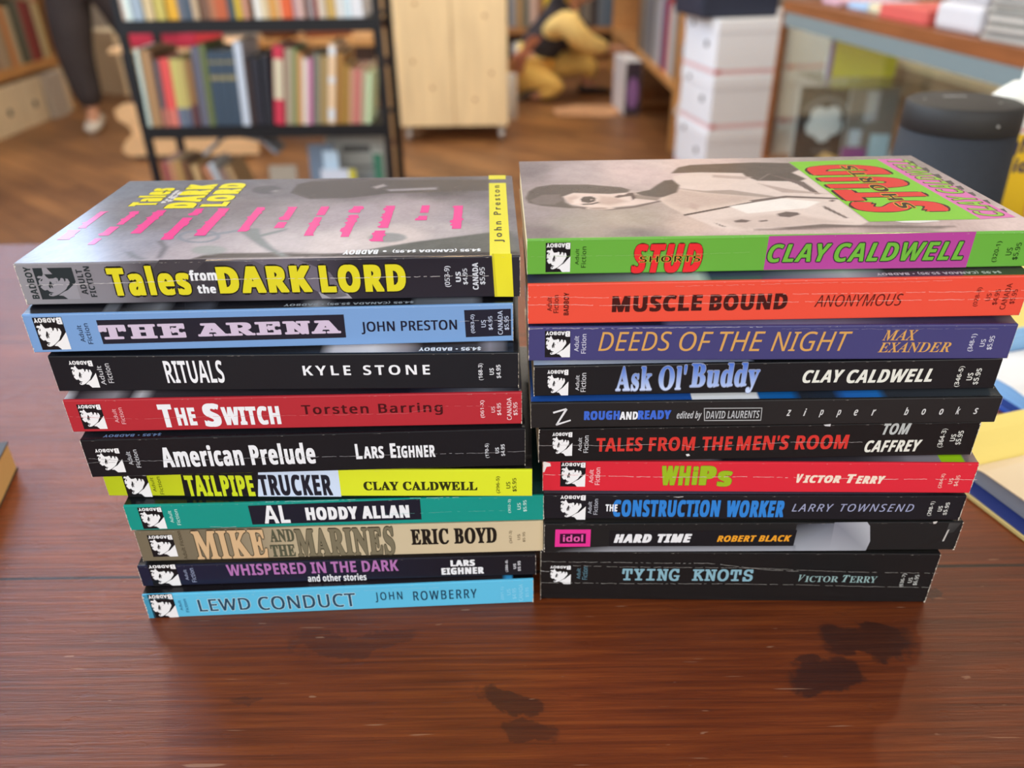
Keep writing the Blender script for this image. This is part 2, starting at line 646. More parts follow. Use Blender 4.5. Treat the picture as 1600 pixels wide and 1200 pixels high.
BOOKS = {
 'L10': {'pose':[-0.15964,0.24812,-0.00015,0.03671,0.00178],'L':167.88,'T':13.76,'gap':0.0,'grad':[[0,[96,190,228]],[167.88358011240732,[96,190,228]]],'items':[['p',[66,150,184],[[-0.0,13.76],[3.13,13.93],[2.88,-0.2],[-0.0,0.0]],1],['l',[2.15,12.73,-0.44,14.0],'w',[238,238,240],[22,22,26]],['t','Adult','s',[34,80,128],[14.24,15.47,4.06,10.08],90,0.012,3,None,0,0],['t','Fiction','s',[34,80,128],[16.54,17.9,2.83,10.65],90,0.012,3,None,0,0],['t','LEWD','s',[40,74,98],[22.47,44.67,2.87,9.91],0,0.02,3,[196,228,240],0.03,0],['t','CONDUCT','s',[40,74,98],[48.04,90.2,2.12,10.13],0,0.02,3,[196,228,240],0.03,0],['t','JOHN','s',[28,62,90],[98.77,110.62,3.94,9.89],0,0.02,3,None,0,1.3],['t','ROWBERRY','s',[28,62,90],[115.31,143.03,4.08,9.57],0,0.02,3,None,0,1.25],['t','(091-1)','s',[150,214,240],[153.59,155.17,2.42,10.03],90,0,3,None,0,0],['t','US','s',[150,214,240],[156.27,157.85,5.08,8.69],90,0,3,None,0,0],['t','$4.95','s',[150,214,240],[158.63,160.54,2.52,8.96],90,0,3,None,0,0],['t','CANADA','s',[150,214,240],[161.49,163.24,1.14,11.22],90,0,3,None,0,0],['t','$5.95','s',[150,214,240],[164.36,165.96,3.42,9.08],90,0,3,None,0,0],['c',[170,214,232],[[0.66,11.63],[18.15,11.69],[48.61,11.8],[86.35,11.63],[126.76,11.44]],0.09]],'cov':[],'cgrad':[[-0.0,[40,34,28]],[3.79,[24,22,24]],[69.72,[34,28,34]],[154.21,[44,40,44]],[156.42,[60,160,220]],[158.31,[60,160,220]],[159.26,[16,16,20]],[167.88,[16,16,20]]]},
 'L9': {'pose':[-0.16032,0.25241,0.01453,0.02073,0.00192],'L':169.58,'T':11.56,'gap':0.93,'grad':[[-1.76,[28,32,56]],[83.48,[30,31,50]],[136.24,[26,26,36]],[169.58,[26,26,32]]],'items':[['l',[4.43,16.21,0.12,12.25],'w',[238,238,240],[22,22,26]],['t','Adult','s',[150,160,190],[18.81,20.2,3.07,9.09],90,0.012,3,None,0,0],['t','Fiction','s',[150,160,190],[21.35,23.35,1.75,9.76],90,0.012,3,None,0,0],['t','WHISPERED IN THE DARK','S',[178,116,178],[37.27,110.45,4.7,11.16],0,0.01,3,None,0,0],['t','and other stories','S',[235,237,242],[70.89,96.11,-0.1,3.94],0,0.01,3,None,0,0],['t','LARS','S',[235,237,242],[132.86,143.33,6.34,9.92],0,0.06,3,None,0,0],['t','EIGHNER','S',[235,237,242],[128.74,147.09,1.69,5.62],0,0.06,3,None,0,0],['t','(286-8)','S',[220,220,228],[156.45,157.77,2.3,9.04],90,0,3,None,0,0],['t','US','S',[220,220,228],[159.82,161.02,3.94,6.92],90,0,3,None,0,0],['t','$5.95','S',[220,220,228],[161.74,163.17,2.61,8.44],90,0,3,None,0,0]],'cov':[],'cgrad':[[0.0,[22,22,26]],[26.4,[60,54,44]],[169.58,[40,34,34]]]},
 'L8': {'pose':[-0.15785,0.2543,0.02712,0.01569,0.00215],'L':170.18,'T':16.59,'gap':1.05,'grad':[[-1.64,[116,106,86]],[30.05,[122,112,92]],[52.81,[160,146,120]],[72.25,[198,182,150]],[107.2,[204,188,156]],[170.3,[208,190,156]]],'items':[['l',[4.62,15.09,2.42,14.34],'w',[238,238,240],[22,22,26]],['t','Adult Fiction','s',[66,58,44],[17.3,18.91,0.66,16.23],90,0.01,3,None,0,0],['t','MIKE','T',[212,178,136],[23.08,53.35,0.44,15.84],0,0.03,3,[58,50,38],0.03,0],['t','AND','T',[84,86,68],[55.43,65.54,8.94,15.75],0,0.02,3,[48,48,38],0.015,0],['t','THE','T',[84,86,68],[54.64,64.86,0.9,7.3],0,0.02,3,[48,48,38],0.015,0],['t','MARINES','T',[122,114,92],[65.87,107.18,0.28,15.61],0,0.03,3,[58,52,40],0.03,0],['t','ERIC BOYD','T',[30,26,22],[114.35,150.56,5.23,14.04],0,0.04,3,None,0,0],['t','(347-3)','s',[120,104,82],[155.78,157.27,4.93,11.77],90,0.02,3,None,0,0],['t','US','s',[120,104,82],[159.25,160.49,6.71,9.78],90,0.02,3,None,0,0],['t','$5.95','s',[120,104,82],[161.47,162.7,5.43,10.88],90,0.02,3,None,0,0]],'cov':[],'cgrad':[[-0.0,[128,118,100]],[25.49,[150,142,126]],[107.47,[110,110,104]],[170.27,[90,96,104]]]},
 'L7': {'pose':[-0.15831,0.2533,0.04498,0.01664,0.0011],'L':170.61,'T':12.97,'gap':1.17,'grad':[[0,[20,146,134]],[170.60542108100867,[20,146,134]]],'items':[['l',[5.3,14.99,0.72,11.93],'w',[238,238,240],[22,22,26]],['t','Adult','s',[186,224,218],[17.13,18.53,3.71,10.0],90,0.012,3,None,0,0],['t','Fiction','s',[186,224,218],[19.62,21.16,2.42,10.59],90,0.012,3,None,0,0],['p',[26,28,42],[[50.06,11.48],[120.18,12.74],[120.09,2.08],[50.22,1.6]],1],['t','AL','S',[235,237,242],[55.46,66.12,2.05,11.31],0,0.01,3,None,0,0],['t','HODDY ALLAN','S',[235,237,242],[72.89,115.3,3.16,9.9],0,0.06,3,None,0,0],['t','(302-3)','s',[190,228,222],[156.02,157.36,4.36,11.51],90,0.02,3,None,0,0],['t','US','s',[190,228,222],[159.79,161.27,5.99,9.48],90,0.02,3,None,0,0],['t','$5.95','s',[190,228,222],[162.22,163.84,4.86,10.79],90,0.02,3,None,0,0],['c',[225,220,220],[[32.65,1.27],[40.33,0.65],[43.49,0.89]],0.12],['c',[120,190,180],[[103.82,5.43],[119.76,5.6],[130.46,5.94],[154.63,5.83]],0.08],['c',[190,230,224],[[57.64,13.47],[65.38,13.43],[78.32,13.36],[93.96,13.44]],0.14],['c',[190,230,224],[[114.96,13.62],[130.8,13.4],[136.11,13.37]],0.14]],'cov':[],'cgrad':[[-0.0,[20,22,26]],[170.61,[26,60,60]]]},
 'L6': {'pose':[-0.16554,0.25804,0.05942,-0.02209,-0.00104],'L':173.11,'T':13.23,'gap':1.28,'grad':[[-0.04,[178,192,32]],[33.25,[196,208,36]],[99.65,[218,228,46]],[173.25,[218,228,46]]],'items':[['l',[7.68,17.81,-0.35,13.33],'w',[238,238,240],[22,22,26]],['t','Adult','s',[84,92,20],[18.76,20.12,2.28,9.48],90,0.012,3,None,0,0],['t','Fiction','s',[84,92,20],[21.36,22.96,0.95,9.81],90,0.012,3,None,0,0],['p',[22,24,28],[[31.85,12.43],[63.51,13.18],[61.28,-0.13],[31.12,-0.06]],1],['p',[205,222,246],[[63.51,13.18],[95.62,13.3],[95.4,-0.2],[61.28,-0.13]],1],['t','TAILPIPE','S',[206,222,40],[32.73,60.41,0.08,10.52],0,0.04,3,None,0,0],['t','TRUCKER','S',[30,32,44],[62.51,92.19,0.35,10.93],0,0.04,3,None,0,0],['t','CLAY CALDWELL','T',[44,48,14],[105.02,151.07,3.03,7.49],0,0.03,3,None,0,0],['t','(296-5)','s',[48,52,16],[158.67,160.32,1.61,10.11],90,0.02,3,None,0,0],['t','US','s',[48,52,16],[162.67,164.33,4.06,7.36],90,0.02,3,None,0,0],['t','$5.95','s',[48,52,16],[165.17,166.97,2.48,9.26],90,0.02,3,None,0,0]],'cov':[],'cgrad':[[1.59,[22,24,28]],[103.07,[22,24,28]],[105.68,[70,74,70]],[110.92,[70,74,70]],[113.55,[24,24,28]],[173.4,[24,24,28]]]},
 'L5': {'pose':[-0.16551,0.25157,0.07369,0.02017,0.00185],'L':170.38,'T':17.72,'gap':1.29,'grad':[[0,[22,23,28]],[170.38368282491987,[22,23,28]]],'items':[['l',[3.98,13.64,2.18,13.65],'n',[238,238,240],[22,22,26]],['t','Adult','s',[200,202,208],[15.72,17.47,5.59,11.85],90,0.012,3,None,0,0],['t','Fiction','s',[200,202,208],[18.41,20.16,4.22,12.69],90,0.012,3,None,0,0],['t','American Prelude','S',[235,237,242],[28.76,88.34,3.84,13.84],0,0.035,3,None,0,0],['t','L','S',[235,237,242],[104.12,106.6,5.41,12.58],0,0.03,3,None,0,0],['t','ARS','S',[235,237,242],[107.16,115.1,5.53,11.3],0,0.03,3,None,0,0],['t','E','S',[235,237,242],[117.63,119.86,5.58,12.44],0,0.03,3,None,0,0],['t','IGHNER','S',[235,237,242],[120.29,135.16,5.43,11.2],0,0.03,3,None,0,0],['t','(170-5)','S',[210,212,218],[154.68,156.41,4.32,11.19],90,0,3,None,0,0],['t','US','S',[210,212,218],[158.63,160.12,6.39,9.2],90,0,3,None,0,0],['t','$4.95','S',[210,212,218],[160.86,162.59,5.06,10.67],90,0,3,None,0,0],['c',[170,168,172],[[-2.3,9.69],[15.9,7.49],[45.88,7.1],[70.94,7.52],[90.83,7.15],[105.75,6.96],[125.65,7.23],[140.53,7.03],[155.38,6.84],[170.24,7.28]],0.14],['c',[150,148,150],[[-3.11,6.87],[3.29,7.29],[10.76,7.03]],0.1]],'cov':[['t','$4.95 • BADBOY','S',[104,128,168],[8.08,30.13,1.4,3.2],180,0.03,1,None,0,0]],'cgrad':[[-0.0,[34,36,42]],[6.12,[26,28,34]],[170.3,[28,28,32]]]},
 'L4': {'pose':[-0.16885,0.25462,0.09304,0.00903,-0.00021],'L':172.51,'T':14.32,'gap':1.46,'grad':[[0,[178,44,54]],[172.51467214290392,[178,44,54]]],'items':[['l',[4.45,13.44,1.3,12.38],'w',[238,238,240],[22,22,26]],['t','Adult','s',[232,178,184],[17.12,18.64,4.03,10.17],90,0.012,3,None,0,0],['t','Fiction','s',[232,178,184],[19.45,21.1,3.38,10.69],90,0.012,3,None,0,0],['t','T','S',[235,237,242],[34.46,39.68,1.49,11.78],0,0.05,3,None,0,0],['t','HE','S',[235,237,242],[40.78,48.17,2.2,10.17],0,0.05,3,None,0,0],['t','S','S',[235,237,242],[51.11,57.58,1.36,11.85],0,0.05,3,None,0,0],['t','WITCH','S',[235,237,242],[58.21,80.19,1.9,10.22],0,0.05,3,None,0,0],['t','Torsten Barring','s',[72,14,20],[88.67,142.31,4.88,10.42],0,0.03,3,None,0,1.15],['t','(061-X)','s',[236,205,210],[156.64,158.41,3.14,11.03],90,0.02,3,None,0,0],['t','US','s',[236,205,210],[160.81,162.2,5.49,8.23],90,0.02,3,None,0,0],['t','$4.95','s',[236,205,210],[162.97,164.75,4.22,9.69],90,0.02,3,None,0,0],['t','CANADA','s',[236,205,210],[166.78,168.56,1.98,12.02],90,0.02,3,None,0,0],['t','$5.95','s',[236,205,210],[169.2,170.98,4.07,9.86],90,0.02,3,None,0,0],['c',[214,120,124],[[-1.46,7.41],[9.97,6.56],[28.56,5.54],[52.47,6.17],[88.7,5.93],[128.19,5.94],[143.39,8.92],[158.46,8.6],[172.38,7.08]],0.1]],'cov':[],'cgrad':[[0.0,[205,200,206]],[4.35,[60,52,58]],[18.63,[150,144,150]],[24.42,[60,54,60]],[28.37,[200,196,202]],[33.73,[60,54,60]],[53.69,[48,44,50]],[99.21,[40,36,42]],[128.62,[30,28,40]],[141.03,[60,60,76]],[158.55,[120,122,134]],[172.45,[46,44,54]]]},
 'L3': {'pose':[-0.17132,0.25842,0.10902,-0.00929,-0.00176],'L':173.87,'T':15.2,'gap':1.52,'grad':[[0,[24,27,33]],[173.87063060186088,[24,27,33]]],'items':[['l',[6.67,15.9,1.66,13.36],'n',[238,238,240],[22,22,26]],['t','Adult','s',[205,205,210],[16.81,18.64,2.82,11.01],90,0.012,3,None,0,0],['t','Fiction','s',[205,205,210],[19.72,21.78,3.62,11.94],90,0.012,3,None,0,0],['t','RITUALS','S',[235,237,242],[41.93,63.7,3.28,12.93],0,0,3,None,0,0],['t','KYLE STONE','S',[235,237,242],[93.47,140.79,6.15,10.37],0,0,3,None,0,1.35],['t','(168-3)','S',[222,224,230],[158.84,160.84,3.61,10.74],90,0,3,None,0,0],['t','US','S',[222,224,230],[162.99,164.63,5.86,8.72],90,0,3,None,0,0],['t','$4.95','S',[222,224,230],[165.5,167.39,4.4,10.12],90,0,3,None,0,0]],'cov':[['t','$4.95 • BADBOY','S',[235,237,242],[136.9,159.95,1.6,4.0],180,0.03,1,None,0,0]],'cgrad':[[-0.0,[20,22,28]],[23.35,[22,22,28]],[93.48,[36,36,40]],[100.19,[40,40,44]],[105.48,[205,200,204]],[120.02,[222,216,216]],[132.23,[150,140,140]],[138.38,[46,40,40]],[158.2,[60,52,50]],[163.2,[140,134,140]],[168.21,[96,92,96]],[169.96,[30,30,34]],[174.49,[30,30,34]]]},
 'L2': {'pose':[-0.1752,0.25792,0.12588,0.03086,-0.0034],'L':176.01,'T':15.34,'gap':1.51,'grad':[[0,[120,160,212]],[176.01446980736503,[120,160,212]]],'items':[['l',[3.22,13.62,1.12,14.19],'w',[238,238,240],[22,22,26]],['t','Adult','s',[24,34,62],[17.92,19.6,3.97,10.72],90,0.012,3,None,0,0],['t','Fiction','s',[24,34,62],[20.37,22.17,3.11,11.43],90,0.012,3,None,0,0],['p',[30,30,44],[[25.55,12.58],[114.33,12.54],[114.22,3.16],[25.65,2.91]],1],['t','THE','m',[208,192,216],[25.41,56.29,4.79,10.53],0,0.055,3,None,0,0],['t','ARENA','m',[208,192,216],[60.64,112.62,4.97,10.37],0,0.055,3,None,0,0],['t','JOHN PRESTON','s',[22,26,48],[120.08,155.29,4.35,9.43],0,0.03,3,None,0,0],['p',[28,30,46],[[158.09,13.14],[175.2,13.24],[175.28,2.35],[158.36,2.06]],1],['t','(083-0)','s',[192,202,226],[160.35,162.03,3.7,11.34],90,0.02,3,None,0,0],['t','US','s',[192,202,226],[164.19,165.88,6.02,8.98],90,0.02,3,None,0,0],['t','$4.95','s',[192,202,226],[166.84,168.53,4.87,10.51],90,0.02,3,None,0,0],['t','CANADA','s',[192,202,226],[170.34,172.15,2.87,12.55],90,0.02,3,None,0,0],['t','$5.95','s',[192,202,226],[172.75,174.56,4.71,10.36],90,0.02,3,None,0,0],['c',[200,200,210],[[156.3,8.67],[162.3,9.05],[175.53,8.7]],0.12]],'cov':[['t','$4.95 (CANADA $5.95) • BADBOY','S',[150,158,168],[92.67,139.77,2.0,3.9],180,0.03,1,None,0,0]],'cgrad':[[-1.09,[20,20,26]],[27.55,[22,22,28]],[28.88,[95,98,105]],[32.44,[90,92,100]],[34.22,[18,18,22]],[47.65,[110,112,120]],[53.27,[24,24,30]],[65.7,[70,72,82]],[69.11,[24,24,30]],[97.74,[26,26,32]],[104.68,[150,150,156]],[111.64,[34,34,40]],[138.59,[30,30,36]],[140.95,[95,100,108]],[161.14,[110,114,124]],[164.49,[60,60,66]],[165.45,[16,16,20]],[176.01,[16,16,20]]]},
